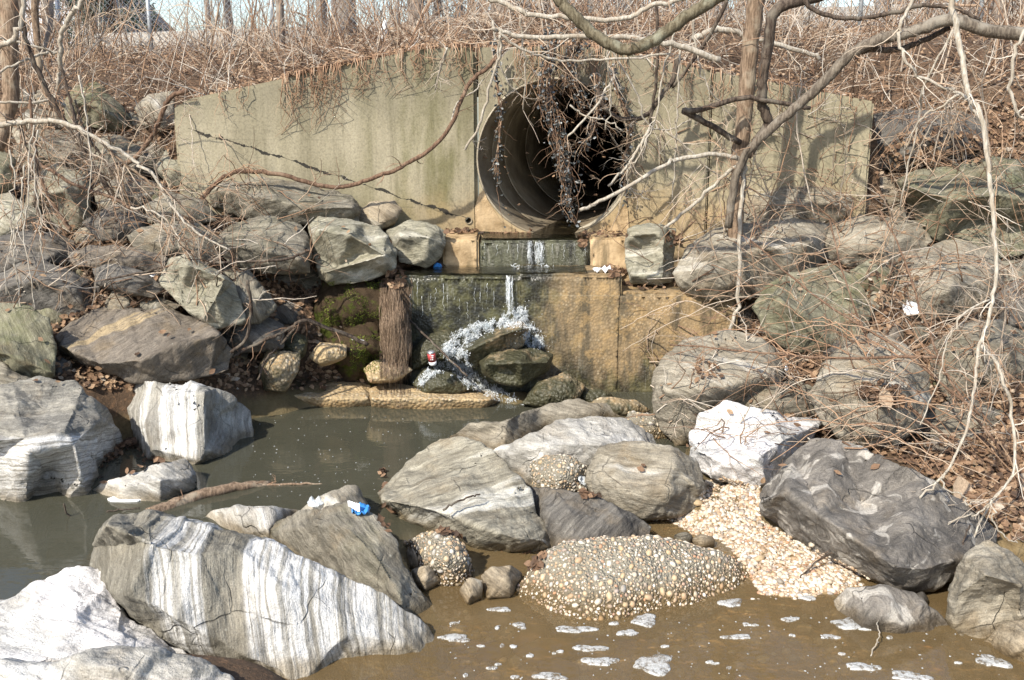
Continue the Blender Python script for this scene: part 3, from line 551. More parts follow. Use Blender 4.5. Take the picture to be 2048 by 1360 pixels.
# --- conglomerate blocks with visible pebbles
def cg(label, outline, Y, npeb, psz, **o): RK.append(dict(label=label, out=outline, Y=Y, style='matrix', cat='concrete block', name='pebbly_concrete_block', peb=npeb, psz=psz, band=0, **o))
cg('largest pebble studded block at the brown water edge', [(1038,1168),(1070,1120),(1130,1085),(1210,1072),(1300,1070),(1380,1085),(1440,1105),(1502,1130),(1514,1152),(1482,1184),(1440,1214),(1330,1232),(1240,1255),(1150,1252),(1080,1230),(1043,1200)], 4.9, 2700, .0105, top=.85, bulge=.14, rough=.8, rnd=1, thick=.6, sit=-0.04)
cg('pebble studded lump under the striped slab', [(812,1087),(850,1065),(900,1064),(928,1090),(948,1140),(932,1170),(880,1172),(838,1145)], 5.15, 700, .0105, thick=.35, sit=0.0)
cg('pebble studded lump in front of the pale rounded slab', [(1063,927),(1100,910),(1142,915),(1184,942),(1172,980),(1120,985),(1068,975)], 6.05, 520, .010, thick=.35, sit=0.08)
cg('pebbly lump at the foot of the tall rounded boulder', [(1245,855),(1260,825),(1310,828),(1356,882),(1322,892),(1270,880)], 7.2, 160, .012, thick=.35)
# cobbles
def cb(label, outline, Y, style): RK.append(dict(label=label, out=outline, Y=Y, style=style, cat='stone', name='cobble', band=random.uniform(0, 180), thick=.14, rnd=3, sit=.02))
cb('blocky brown cobble in the shallow gap between pebbly blocks', [(963,1152),(985,1135),(1022,1131),(1044,1150),(1022,1190),(975,1194)], 4.95, 'tanrock')
cb('flat yellowish cobble at the water edge', [(918,1182),(940,1155),(966,1160),(964,1194),(935,1206)], 4.85, 'tanrock')
cb('rounded tan cobble beside the wedge boulder', [(822,1138),(858,1130),(884,1160),(850,1180),(828,1165)], 4.98, 'tanrock')
cb('long brown cobble standing by the pebbly lump', [(812,1100),(826,1095),(838,1118),(838,1140),(820,1132)], 5.05, 'tanrock')
cb('orange tan cobble at the top of the gravel', [(1381,1078),(1400,1066),(1430,1072),(1432,1090),(1400,1097)], 5.15, 'tanrock')
cb('grey cobble beside the orange tan one', [(1345,1070),(1370,1062),(1388,1072),(1380,1088),(1352,1086)], 5.2, 'grey')
cb('dark round cobble at the gravel foot', [(1822,1192),(1845,1182),(1858,1198),(1850,1214),(1828,1210)], 4.78, 'dark')
RK.append(dict(label='mossy bank', out=[(632,610),(655,568),(760,556),(806,575),(818,640),(806,745),(740,768),(690,755),(650,700)], Y=8.35, style='moss', band=0, thick=.5, name='mossy_bank', rough=2.2, ridges=[[(660,620,-.05),(720,600,-.1),(780,620,-.05)],[(680,720,-.25),(740,690,-.25),(790,720,-.15)]], top=.2))
RK.append(dict(label='hanging mat of fine brown roots left of the waterfall', out=[(772,590),(780,556),(796,556),(808,600),(824,650),(827,705),(814,752),(785,757),(762,710),(755,650)], Y=8.12, style='root', band=0, thick=.25, name='root_mat', cat='root mat', grow=.86, top=.1, rnd=3))
# ------------------------------------------------------------ ground: one sheet fitted to where the rocks sit
WALLY = 9.4
WL = [at(345, 205, 8.95), at(655, 145, 9.15), at(955, 85, WALLY)]
WXL, WXR = at(348, 250, 8.95).x, at(1745, 250, 9.1).x
CXL, CXR = at(957, 300, WALLY).x, at(1420, 300, WALLY).x
def wall_front(x):
    if x < CXL: return lerp(WALLY, 8.95, (CXL - x) / (CXL - WXL))
    if x > CXR: return lerp(WALLY, 9.1, (x - CXR) / (WXR - CXR))
    return WALLY
def wall_top(x):
    P = [(WXL, at(350, 205, 8.95).z), (at(850, 95, 9.3).x, at(850, 95, 9.3).z), (at(1180, 92, WALLY).x, at(1180, 92, WALLY).z), (WXR, at(1745, 203, 9.1).z)]
    if x <= P[0][0]: return P[0][1]
    for (a, b), (c, d) in zip(P, P[1:]):
        if x <= c: return lerp(b, d, (x - a) / (c - a))
    return P[-1][1]
CP = []
for r in RK:
    xs = [p[0] for p in r['out']]; ys = [p[1] for p in r['out']]
    H = (max(ys) - min(ys)) * r['Y'] / F; T = r.get('thick', .5)
    b = at(sum(xs) / len(xs), max(ys), r['Y']); zc = b.z + .03 * H
    if b.z < 0.02: zc = min(zc, -.04)
    if 'sit' in r: b = atz(sum(xs) / len(xs), max(ys), r['sit']); zc = r['sit'] - .06 + (0 if r['sit'] > .04 else -.1); T = T - 2 * (r['Y'] - b.y)
    if r.get('name') == 'concrete_chunk': zc -= .16
    wpx = (max(xs) - min(xs)) * r['Y'] / F
    for fx in (-.3, 0, .3): CP.append((b.x + fx * wpx, r['Y'] + T * .45, zc))
for px, py in [(560,900),(650,880),(740,900),(560,980),(400,1010),(300,1060),(150,1080),(50,1100),(640,960),(900,840),(520,860),(600,840),(700,838),(800,838),(1000,850),(480,1000),(1030,830),(860,830)]:
    q = atz(px, py, 0); CP.append((q.x, q.y, -.34))
for px, py in [(950,1250),(1000,1330),(1150,1320),(1300,1330),(1450,1330),(1600,1330),(1750,1330),(1900,1340),(1000,1280),(1500,1270),(1620,1270)]:
    q = atz(px, py, 0); CP.append((q.x, q.y, -.10))
for px, py, z in [(1420,1000,.12),(1450,1060,.10),(1520,1090,.09),(1560,1140,.05),(1620,1130,.07),(1680,1160,.04),(1740,1190,.02),(1480,970,.16),(1400,1040,.10),(1330,1060,.09),(1480,1190,.0),(1560,1190,.0),(1640,1190,.0),(1850,1210,.03)]:
    q = atz(px, py, z); CP.append((q.x, q.y, z))
for px in range(500, 780, 40):
    for py in (822, 838, 856): q = atz(px, py, 0); CP.append((q.x, q.y, -.36))
for px in range(560, 1010, 60):
    q = atz(px, 812, 0); CP.append((q.x, q.y, -.3)); CP.append((q.x, q.y + .3, -.2 if px > 780 else .0))
for px in (1120, 1200, 1280, 1340, 1400, 1460): CP.append((at(px, 700, 8.1).x, 8.1, -.12)); CP.append((at(px, 700, 8.35).x, 8.35, -.1))
for px, py, Y in [(620,640,8.2),(600,600,8.4),(700,700,8.1),(660,745,8.05),(560,560,8.5),(720,600,8.6)]: q = at(px, py, Y); CP.append((q.x, q.y, q.z - .05))
for px, py, Y in [(1990,930,5.9),(2040,960,5.6),(1900,900,6.2),(2030,870,6.3),(2040,760,7.0),(1990,980,5.5)]: q = at(px, py, Y); CP.append((q.x, q.y, q.z))
for x, y, z in [(-7, 7, .6), (-7, 9, 1.7), (-7, 11, 2.6), (-5.4, 11.5, 2.7), (-6, 5, .3), (7, 6, .9), (7, 9, 2.2), (6, 11, 2.9), (5, 10.5, 2.6), (6, 4.6, .5), (4.4, 4.2, .1), (-4, 3, -.2), (0, 2.5, -.2), (4, 3, -.2), (-1, 8.35, -.2), (0, 8.35, -.2), (1, 8.35, -.2), (2, 8.35, .0), (-.4, 9.2, .8), (1, 9.2, .8), (2, 9.2, 1.1), (3.2, 9.1, 1.5), (-2, 9.2, 1.5), (-3, 9.0, 1.75)]: CP.append((x, y, z))
CPA = np.array(CP)
def _idw(X, Y):
    X = np.asarray(X, float); Y = np.asarray(Y, float)
    d2 = (X[..., None] - CPA[:, 0]) ** 2 + (Y[..., None] - CPA[:, 1]) ** 2
    w_ = 1.0 / (d2 + .015) ** 2
    return (w_ * CPA[:, 2]).sum(-1) / w_.sum(-1)
def sm(a, b, v):
    t_ = np.clip((v - a) / (b - a), 0, 1); return t_ * t_ * (3 - 2 * t_)
vwf = np.vectorize(wall_front); vwt = np.vectorize(wall_top)
def ground(X, Y):
    X = np.asarray(X, float); Y = np.asarray(Y, float)
    f = _idw(X, Y)
    wf = vwf(X); wt = vwt(X) - .05
    # behind the wall: embankment rising to the road shelf
    rise = np.interp(Y, [9, 9.6, 11.5, 13.5, 17, 22, 24, 60, 400], [0, .0, .28, .55, .85, 1.15, 1.2, 1.2, 1.2])
    crest = np.interp(X, [-9, -4, -2.5, 0, 2, 4, 9], [2.35, 2.45, 2.62, 2.98, 2.95, 2.75, 2.9])
    back = np.minimum(wt, crest) * 0 + np.where((X > WXL) & (X < WXR), lerp(wt, crest, sm(9.6, 12, Y)), crest) + rise
    inwall = sm(WXL - .25, WXL + .05, X) * (1 - sm(WXR - .05, WXR + .3, X))
    step = sm(.10, .22, Y - wf)
    ramp = sm(9.6, 12.0, Y)
    k = inwall * step + (1 - inwall) * ramp
    z = lerp(f, back, k)
    return z
def gz(x, y): return float(ground(np.array([x]), np.array([y]))[0])
ys_ = np.concatenate([[-80, -30, -10, -4, -1], np.arange(0.5, 3.6, .3), np.arange(3.6, 8.8, .07), np.arange(8.8, 9.75, .035), np.arange(9.75, 14, .14), np.arange(14, 26, .6), [28, 32, 40, 55, 80, 130, 250, 400]])
xs_ = np.concatenate([[-300, -120, -60, -35, -22, -15, -11], np.arange(-9, -5, .25), np.arange(-5, 5.2, .075), np.arange(5.3, 9, .3), [11, 15, 22, 35, 60, 120, 300]])
GX, GY = np.meshgrid(xs_, ys_); GZ = ground(GX, GY)
nx_, ny_ = len(xs_), len(ys_)
for j in range(ny_):
    for i in range(nx_):
        a = 1.0 if ys_[j] < 26 else .2
        GZ[j, i] += a * (noise.noise((GX[j, i] * 2.1, GY[j, i] * 2.1, 0)) * .035 + noise.noise((GX[j, i] * 7, GY[j, i] * 7, 3)) * .014)
me = bpy.data.meshes.new('ground')
fa = []
for j in range(ny_ - 1):
    for i in range(nx_ - 1):
        xm, ym = (xs_[i] + xs_[i + 1]) / 2, (ys_[j] + ys_[j + 1]) / 2
        # opening where the pipe passes through the bank
        if CXL - .25 < xm < CXR - .1 and WALLY - .05 < ym < WALLY + .38 and (GZ[j + 1, i] - GZ[j, i]) > .05: continue
        a = j * nx_ + i; fa.append((a, a + 1, a + 1 + nx_, a + nx_))
me.from_pydata(np.stack([GX, GY, GZ], -1).reshape(-1, 3).tolist(), [], fa)
me.polygons.foreach_set('use_smooth', [True] * len(me.polygons)); me.update()
GROUND = kind(link('ground', me, M['soil']), 'structure')

# water sheet
mb = MB(); wx = np.concatenate([[-60, -20, -9], np.arange(-6, 6.1, .5), [9, 20, 60]]); wy = np.concatenate([[-20, 0, 2], np.arange(3, 8.3, .4), [8.46]])
vs_ = [Vector((x, y, 0)) for y in wy for x in wx]; n_ = len(wx)
mb.add(vs_, [(j * n_ + i, j * n_ + i + 1, (j + 1) * n_ + i + 1, (j + 1) * n_ + i) for j in range(len(wy) - 1) for i in range(n_ - 1)])
kind(mb.build('water', M['water']), 'structure')
# ------------------------------------------------------------ headwall with pipe
PC = at(1110, 317, WALLY); PR = 155 * at(1110, 317, WALLY).y / F * 1.02 * (1 / math.cos(PITCH)) ** 0
PR = (at(1265, 317, WALLY).x - at(955, 317, WALLY).x) / 2
PAX = Vector((math.sin(R(13)), math.cos(R(13)), 0.0))
head = tag(empty('concrete_headwall', (PC.x, WALLY, PC.z - PR)), 'weathered tan concrete headwall with sloping wings around the large pipe', 'wall')
def slab_mesh(poly, holes, thick, nrm, mat, name, bev=.02):
    """poly: list of world points on the front face (coplanar); holes likewise"""
    o = poly[0]; u = Vector((nrm.y, -nrm.x, 0)).normalized() * -1; v = Vector((0, 0, 1))
    P2 = []; E = []
    def ring(pts):
        b = len(P2)
        for p in pts: P2.append(((p - o).dot(u), (p - o).dot(v)))
        for i in range(len(pts)): E.append((b + i, b + (i + 1) % len(pts)))
        return list(range(b, b + len(pts)))
    outer = ring(poly); rings = [outer] + [ring(h) for h in holes]
    vco, ve, vf, *_ = geometry.delaunay_2d_cdt([Vector(p) for p in P2], E, [], 1, 1e-6)
    # keep triangles inside outer and outside holes
    def inside(q, pts):
        c = False
        for i in range(len(pts)):
            a, b = pts[i], pts[i - 1]
            if (a[1] > q[1]) != (b[1] > q[1]) and q[0] < (b[0] - a[0]) * (q[1] - a[1]) / (b[1] - a[1]) + a[0]: c = not c
        return c
    R2 = [[P2[i] for i in r] for r in rings]
    tri = []
    for f in vf:
        q = (sum(vco[i][0] for i in f) / 3, sum(vco[i][1] for i in f) / 3)
        if inside(q, R2[0]) and not any(inside(q, h) for h in R2[1:]): tri.append(tuple(f))
    fr = [o + u * p[0] + v * p[1] for p in vco]; bk = [p - nrm * thick for p in fr]; n0 = len(fr)
    fs = [f for f in tri] + [tuple(i + n0 for i in reversed(f)) for f in tri]
    cnt = {}
    for f in tri:
        for i in range(3):
            e = (f[i], f[(i + 1) % 3]); cnt[e] = 1
    for (a, b) in cnt:
        if (b, a) not in cnt: fs.append((b, a, a + n0, b + n0))
    bm = bmesh.new(); bv = [bm.verts.new(p) for p in fr + bk]
    for f in fs:
        try: bm.faces.new([bv[i] for i in f])
        except ValueError: pass
    bmesh.ops.recalc_face_normals(bm, faces=bm.faces)
    bmesh.ops.dissolve_limit(bm, angle_limit=R(1), verts=bm.verts, edges=bm.edges)
    if bev:
        es = [e for e in bm.edges if len(e.link_faces) == 2 and e.calc_face_angle(0) > R(40) and e.calc_length() > .1]
        bmesh.ops.bevel(bm, geom=es, offset=bev, segments=2, affect='EDGES', clamp_overlap=False)
    bmesh.ops.triangulate(bm, faces=bm.faces)
    me = bpy.data.meshes.new(name)
    for vv in bm.verts: vv.co -= head.location
    bm.to_mesh(me); bm.free()
    return link(name, me, mat, head)
def P(x, z, y): return Vector((x, y, z))
circ = [Vector((PC.x + (PR + .012) * math.cos(a), WALLY, PC.z + (PR + .012) * math.sin(a))) for a in np.linspace(0, 2 * math.pi, 72, endpoint=False)]
XB = .80
cen = [P(CXL + .003, XB, WALLY), P(CXR - .003, XB, WALLY)] + [P(x, wall_top(x), WALLY) for x in np.linspace(CXR - .003, CXL + .003, 7)]
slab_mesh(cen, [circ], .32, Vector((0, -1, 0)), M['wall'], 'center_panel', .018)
# left wing with a drain hole
dl = (Vector((WXL, 8.95, 0)) - Vector((CXL, WALLY, 0))).normalized(); nl = Vector((dl.y, -dl.x, 0)); nl = nl if nl.y < 0 else -nl
dpos = at(937, 441, 9.38)
def lw(x, z): return Vector((x, wall_front(x), z))
dr = .033
dh = [lw(dpos.x + dr * math.cos(a), dpos.z + dr * math.sin(a)) for a in np.linspace(0, 2 * math.pi, 20, endpoint=False)]
chip = [lw(WXL + .0, 1.25), lw(CXL - .003, .8), lw(CXL - .003, wall_top(CXL))] + [lw(x, wall_top(x)) for x in np.linspace(CXL - .25, WXL + .06, 9)] + [lw(WXL + .015, wall_top(WXL) - .05), lw(WXL, wall_top(WXL) - .09)]
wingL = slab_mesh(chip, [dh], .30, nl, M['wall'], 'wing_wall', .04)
nr_ = Vector((9.1 - WALLY, -(WXR - CXR), 0)).normalized()
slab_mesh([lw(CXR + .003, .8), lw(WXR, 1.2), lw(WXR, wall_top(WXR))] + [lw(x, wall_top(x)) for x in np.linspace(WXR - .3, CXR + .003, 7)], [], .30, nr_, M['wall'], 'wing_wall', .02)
mb = MB(); c0 = lw(dpos.x, dpos.z)
n = 20; rr = []
for q, r_ in ((-.012, dr * .98), (-.012, dr * .8), (.25, dr * .8)):
    for k in range(n):
        a = 2 * math.pi * k / n; rr.append(c0 - nl * q + dl * (r_ * math.cos(a)) + Vector((0, 0, r_ * math.sin(a))))
mb.add(rr, [(i * n + k, i * n + (k + 1) % n, (i + 1) * n + (k + 1) % n, (i + 1) * n + k) for i in range(2) for k in range(n)])
link('drain_pipe', mb.mesh('drain_pipe', Vector(head.location)), M['pipe'], wingL)
# pipe: ringed sections, slightly skewed to the right
def pipe_section(y0, y1, r0, lip, name, parent, closed=False):
    mb = MB(); n = 72
    prof = [(y0, r0 + .045), (y0, r0), (y0 + .02, r0 - .004), (y1 - .05, r0 - .004), (y1 - .035, r0 + .005), (y1, r0 + .005), (y1, r0 + .045)]
    if lip: prof[0] = (y0, r0 + .010); prof[1] = (y0 - .012, r0 - .006)
    vs = []
    for yy, r_ in prof:
        cx = PC.x + PAX.x / PAX.y * (yy - WALLY)
        for k in range(n):
            a = 2 * math.pi * k / n; vs.append(Vector((cx + r_ * math.cos(a), yy, PC.z + r_ * math.sin(a) + .012 * (yy - WALLY))))
    fs = [(i * n + k, (i + 1) * n + k, (i + 1) * n + (k + 1) % n, i * n + (k + 1) % n) for i in range(len(prof) - 1) for k in range(n)]
    if closed: fs.append(tuple(5 * n + k for k in range(n)))
    mb.add(vs, fs); return mb.build(name, M['pipe'], parent, parent.location)
yy = WALLY + .0
for i, ln in enumerate((.55, .5, 1.0, 1.3, 1.5, 2.0, 2.0, 3.0)):
    pipe_section(yy, yy + ln, PR, i == 0, 'pipe_section', head, i == 7); yy += ln
# mortar collar, a pale triangle low on each side of the mouth
for sx, pts in ((-1, [(951,462),(950,415),(958,388),(968,380),(975,400),(1000,440),(1040,466)]), (1, [(1180,470),(1225,445),(1243,420),(1250,408),(1256,420),(1258,465)])):
    mb = MB(); f = [at(x, y, WALLY - .014) for x, y in pts]; b = [p + Vector((0, .0125, 0)) for p in f]; n = len(f)
    mb.add(f + b, [tuple(range(n)), tuple(range(2 * n - 1, n - 1, -1))] + [((i + 1) % n, i, i + n, (i + 1) % n + n) for i in range(n)])
    mb.build('mortar_patch', M['tanstep'], head, head.location, smooth=False)

# ------------------------------------------------------------ stepped weir below the pipe
weir = tag(empty('concrete_weir', (.3, 8.5, 0)), 'stepped algae stained concrete weir carrying the water below the pipe', 'weir')
def block(name, quad, zb, zt, mat, sub=.05, amp=.008, bev=.02, top_tilt=0):
    """quad: plan corners; eroded concrete block"""
    bm = bmesh.new(); q = [Vector((x, y, 0)) for x, y in quad]
    lo = [bm.verts.new((p.x, p.y, zb)) for p in q]; hi = [bm.verts.new((p.x, p.y, zt)) for p in q]
    n = len(q); bm.faces.new(list(reversed(lo))); bm.faces.new(hi)
    for i in range(n): bm.faces.new((lo[i], lo[(i + 1) % n], hi[(i + 1) % n], hi[i]))
    bmesh.ops.recalc_face_normals(bm, faces=bm.faces)
    bmesh.ops.bevel(bm, geom=list(bm.edges), offset=bev, segments=2, affect='EDGES')
    bmesh.ops.triangulate(bm, faces=bm.faces)
    for _ in range(6):
        es = [e for e in bm.edges if e.calc_length() > sub]
        if not es: break
        bmesh.ops.subdivide_edges(bm, edges=es, cuts=1); bmesh.ops.triangulate(bm, faces=[f for f in bm.faces if len(f.verts) > 3])
    bm.normal_update()
    for v in bm.verts:
        v.co += v.normal * (noise.fractal(v.co * 5, 1, 2, 4) * amp)
    me = bpy.data.meshes.new(name)
    for v in bm.verts: v.co -= weir.location
    bm.to_mesh(me); bm.free(); me.polygons.foreach_set('use_smooth', [True] * len(me.polygons))
    return link(name, me, mat, weir)
U = 8.98  # front of the upper step
xa, xb, xc, xd = at(886, 500, U).x, at(958, 500, U).x, at(1181, 500, U).x, at(1262, 500, U).x
zu = at(1070, 478, U).z; zl = at(1070, 540, 8.75).z
block('upper_step', [(xb + .002, U), (xc - .002, U), (xc - .002, WALLY + .05), (xb + .002, WALLY + .05)], .5, zu - .015, M['wetstep'])
block('step_cheek', [(xa, U - .02), (xb, U - .02), (xb, WALLY + .05), (xa, WALLY + .05)], .5, zu + .012, M['tanstep'])
block('step_cheek', [(xc, U - .02), (xd + .15, U - .02), (xd + .15, WALLY + .05), (xc, WALLY + .05)], .5, zu + .012, M['tanstep'])
W = 8.5
x0, x1, x2, x3 = at(790, 600, W).x, at(1035, 600, W).x, at(1242, 600, W).x, at(1475, 600, W).x
zt = at(1000, 549, W).z
block('weir_wall', [(x0, W), (x1 + .12, W), (x1 + .12, U + .05), (x0, U + .05)], -.5, zt - .012, M['weir'], amp=.012)
block('weir_wall', [(x1, W - .025), (x2, W - .035), (x2, U + .05), (x1, U + .05)], -.5, zt + .004, M['weir'], amp=.012)
block('weir_wing', [(x2 - .15, W - .022), (x3, W - .06), (x3, U + .04), (x2 - .15, U + .04)], -.5, at(1320, 585, W).z, M['weir'], amp=.014, bev=.03)
# thin water film over the treads
mb = MB()
def film(x0, x1, y0, y1, z, nm=8):
    g = [(Vector((lerp(x0, x1, i / nm), lerp(y0, y1, j / 4), z + .004 * noise.noise((i * .9, j * 1.3, z))))) for j in range(5) for i in range(nm + 1)]
    mb.add(g, [(j * (nm + 1) + i, j * (nm + 1) + i + 1, (j + 1) * (nm + 1) + i + 1, (j + 1) * (nm + 1) + i) for j in range(4) for i in range(nm)])
film(xb + .03, xc - .03, U + .01, WALLY + 2.0, zu + .006, 10)
film(x0 + .04, x1 - .02, W + .02, U - .04, zt + .006, 12)
film(x1 + .02, x1 + .6, W + .02, U - .04, zt + .016, 12)
kind(mb.build('water_film', M['film']), 'stuff')
# ------------------------------------------------------------ boulder builder
ROCKOBJ = {}; BVH_V = []; BVH_F = []
def add_bvh(o):
    b = len(BVH_V); mw = Matrix.Translation(o.location)
    BVH_V.extend([tuple(v.co + o.location) for v in o.data.vertices]); BVH_F.extend([tuple(i + b for i in p.vertices) for p in o.data.polygons])
def make_rock(r, idx):
    rnd = random.Random(100 + idx); out = r['out']; Y = r['Y']
    xs = [p[0] for p in out]; ys = [p[1] for p in out]; x0, x1, y0, y1 = min(xs), max(xs), min(ys), max(ys)
    cx, cy = sum(xs) / len(xs), sum(ys) / len(ys); m = Y / F
    H, Wd = (y1 - y0) * m, (x1 - x0) * m; S = min(H, Wd); T = r.get('thick', .5); top = r.get('top', .55)
    gs = r.get('grow', 1.0) * (1 + 10.0 / max(60, min(x1 - x0, y1 - y0)) * (.5 if min(x1-x0, y1-y0) > 60 else .3))
    out = [(cx + (p[0] - cx) * gs, cy + (p[1] - cy) * gs) for p in out]
    def low(px):
        best = None
        for i in range(len(out)):
            a, b = out[i], out[i - 1]
            if (a[0] > px) != (b[0] > px):
                yy = a[1] + (b[1] - a[1]) * (px - a[0]) / (b[0] - a[0]); best = yy if best is None else max(best, yy)
        if best is None: best = min(out, key=lambda q: abs(q[0] - px))[1]
        return best
    def base(px, py):
        b0 = base0(px, py)
        if 'sit' not in r: return b0
        pxc = min(max(px, cx + (x0 - cx) * .93), cx + (x1 - cx) * .93)
        yl = low(pxc); return r.get('push', 0) + atz(px, yl, r['sit']).y - Y + top * max(0, yl - py) * m
    def base0(px, py):
        t_ = (y1 - py) / (y1 - y0); s_ = abs(px - cx) / ((x1 - x0) / 2)
        return top * H * max(0, t_) ** 1.3 + .10 * Wd * s_ * s_
    pts = []; edges = []
    # outline, densified and roughened a little so it never reads as a polygon
    ol = []
    for i in range(len(out)):
        a, b = out[i], out[(i + 1) % len(out)]
        ol.append((a[0], a[1]))
        L = math.hypot(b[0] - a[0], b[1] - a[1])
        k = int(L // 28)
        for q in range(1, k + 1):
            f = q / (k + 1); nx_, ny_ = -(b[1] - a[1]) / L, (b[0] - a[0]) / L; j = rnd.uniform(-.035, .035) * L
            ol.append((lerp(a[0], b[0], f) + nx_ * j, lerp(a[1], b[1], f) + ny_ * j))
    n = len(ol)
    for (x, y) in ol: pts.append((x, y, base(x, y)))
    edges += [(i, (i + 1) % n) for i in range(n)]
    rid = r.get('ridges')
    if rid:
        for line in rid:
            b = len(pts)
            for k, (x, y, d) in enumerate(line):
                pts.append((x, y, base(x, y) - (base0(x, y) - d)))
                if k: edges.append((b + k - 1, b + k))
    bul = r.get('bulge', .34 if not rid else .16) * S
    # facet points between outline and centre
    nf = 6 if not rid else 5
    off = rnd.uniform(0, 6.28)
    for ring_, k_ in ((.62, nf), (.25, 3)):
        for q in range(k_):
            a = off + 2 * math.pi * q / k_ + rnd.uniform(-.3, .3); rr = ring_ * rnd.uniform(.8, 1.1)
            x, y = cx + math.cos(a) * rr * (x1 - x0) / 2, cy + math.sin(a) * rr * (y1 - y0) / 2
            c = False
            for i in range(n):
                p, q2 = ol[i], ol[i - 1]
                if (p[1] > y) != (q2[1] > y) and x < (q2[0] - p[0]) * (y - p[1]) / (q2[1] - p[1]) + p[0]: c = not c
            if not c: continue
            if rid and min(math.hypot(x - u[0], y - u[1]) for u in pts) < .16 * (x1 - x0): continue
            d = base(x, y) - bul * (1 - ring_ ** 2 * .8) * rnd.uniform(.75, 1.2)
            if rid:  # follow the ridge depths nearby
                ws = [(1 / (math.hypot(x - u[0], y - u[1]) + 6) ** 2, u[2]) for u in pts]
                d = sum(a_ * b_ for a_, b_ in ws) / sum(a_ for a_, _ in ws) - .04 * S * rnd.random()
            pts.append((x, y, d))
    co, ed, fc, ov, *_ = geometry.delaunay_2d_cdt([Vector((p[0], -p[1])) for p in pts], edges, [list(range(n))[::-1]], 1, 1e-4)
    dep = []
    for i, vv in enumerate(co):
        if ov[i]: dep.append(pts[ov[i][0]][2])
        else:
            ws = [(1 / (math.hypot(vv[0] - u[0], -vv[1] - u[1]) + 2) ** 3, u[2]) for u in pts]; dep.append(sum(a * b for a, b in ws) / sum(a for a, _ in ws))
    bm = bmesh.new()
    fv = [bm.verts.new(at(vv[0], -vv[1], Y + dep[i])) for i, vv in enumerate(co)]
    fe = {}
    for f in fc:
        try: bm.faces.new([fv[i] for i in f])
        except ValueError: continue
        for i in range(len(f)): fe[(f[i], f[(i + 1) % len(f)])] = 1
    rim = [(a, b) for (a, b) in fe if (b, a) not in fe]
    bk = {}
    zb = at(cx, y1, Y).z
    for a, b in rim:
        for i in (a, b):
            if i not in bk:
                vv = co[i]; x_, y_ = cx + (vv[0] - cx) * .80, cy + (-vv[1] - cy) * .80
                p = at(x_, y_, Y + dep[i] + T * .55 * (.8 + .4 * rnd.random()))
                if -vv[1] > cy: p.z -= .04
                bk[i] = bm.verts.new(p)
    cen_ = bm.verts.new(sum((v.co for v in bk.values()), Vector()) / len(bk) + Vector((0, T * .4, -.02 - T * .14)))
    for a, b in rim:
        bm.faces.new((fv[b], fv[a], bk[a], bk[b])); bm.faces.new((bk[b], bk[a], cen_))
    bmesh.ops.remove_doubles(bm, verts=bm.verts, dist=1e-5)
    bmesh.ops.triangulate(bm, faces=bm.faces); bmesh.ops.recalc_face_normals(bm, faces=bm.faces)
    back_y = Y + T * .35 + top * H * .5
    Lf = max((.0034 if Y < 6.6 else .0041) * Y, .012) if r.get('name') != 'cobble' else .012
    rn = r.get('rnd', 0)
    for it in range(6):
        es = [e for e in bm.edges if e.calc_length() > (Lf if min(e.verts[0].co.y, e.verts[1].co.y) < back_y else Lf * 2.5)]
        if not es: break
        bmesh.ops.subdivide_edges(bm, edges=es, cuts=1)
        bmesh.ops.triangulate(bm, faces=[f for f in bm.faces if len(f.verts) > 3])
        if it == 2:
            for _ in range(rn): bmesh.ops.smooth_vert(bm, verts=bm.verts, factor=.5, use_axis_x=True, use_axis_y=True, use_axis_z=True)
    for _ in range(1): bmesh.ops.smooth_vert(bm, verts=bm.verts, factor=.5, use_axis_x=True, use_axis_y=True, use_axis_z=True)
    bm.normal_update()
    # banding frame
    th = R(r.get('band', 60)); nb = (RT * math.cos(th) + UP * math.sin(th) + FW * (0 if r['style'] in ('striped', 'whiteband', 'halfwhite') else .22)).normalized()
    ub = nb.cross(FW).normalized(); vb = nb.cross(ub)
    org = Vector((at(cx, cy, Y).x, Y + T * .3, zb)); seed = Vector((idx * 3.7, idx * 1.3, idx * 2.1)); special = r['style'] in ('striped', 'whiteband', 'halfwhite')
    k = r.get('rough', 1.0); A = .035 * S * k; rps = []
    conc = r.get('name') in ('concrete_chunk', 'pebbly_concrete_block')
    for v in bm.verts:
        p = v.co - org; s_ = Vector((p.dot(nb), p.dot(ub), p.dot(vb)))
        q = s_ + seed
        d = noise.fractal(q * (2.2 / max(S, .25)), 1.0, 2.1, 4) * A * 1.1
        if not conc:
            d += noise.noise(Vector((q.x * 26, q.y * 2.2, q.z * 2.2))) * min(.0045, .01 * S) * k
            rg = noise.noise(Vector((q.x * 9 + 5, q.y * 1.5, q.z * 1.5)))
            d -= max(0, rg - .25) * min(.022, .04 * S) * k
            sw = (q.x * 5.5 + noise.noise(q * 1.7) * 1.6) % 1.0
            d += (sw - .5) * (1.0 if sw < .9 else (1 - sw) * 10) * min(.014, .03 * S) * k * max(0, .4 + noise.noise(q * 1.1 + Vector((7, 1, 3))) * 1.6)
            d += (noise.ridged_multi_fractal(q * (3.2 / max(S, .3)), 1.0, 2.2, 4, 1.0, 2.0) - 1.0) * .010 * min(1, S * 2) * k
        d += noise.fractal(q * 13, .8, 2, 3) * min(.008, .018 * S)
        v.co += v.normal * d
        rps.append((v.index, s_ if special else s_ + seed))
    name = r.get('name', 'boulder'); me = bpy.data.meshes.new(name)
    for v in bm.verts: v.co -= org
    bm.to_mesh(me); bm.free()
    me.polygons.foreach_set('use_smooth', [True] * len(me.polygons))
    at_ = me.attributes.new('rp', 'FLOAT_VECTOR', 'POINT')
    arr = np.array([tuple(s_) for _, s_ in rps], 'f').reshape(-1); at_.data.foreach_set('vector', arr)
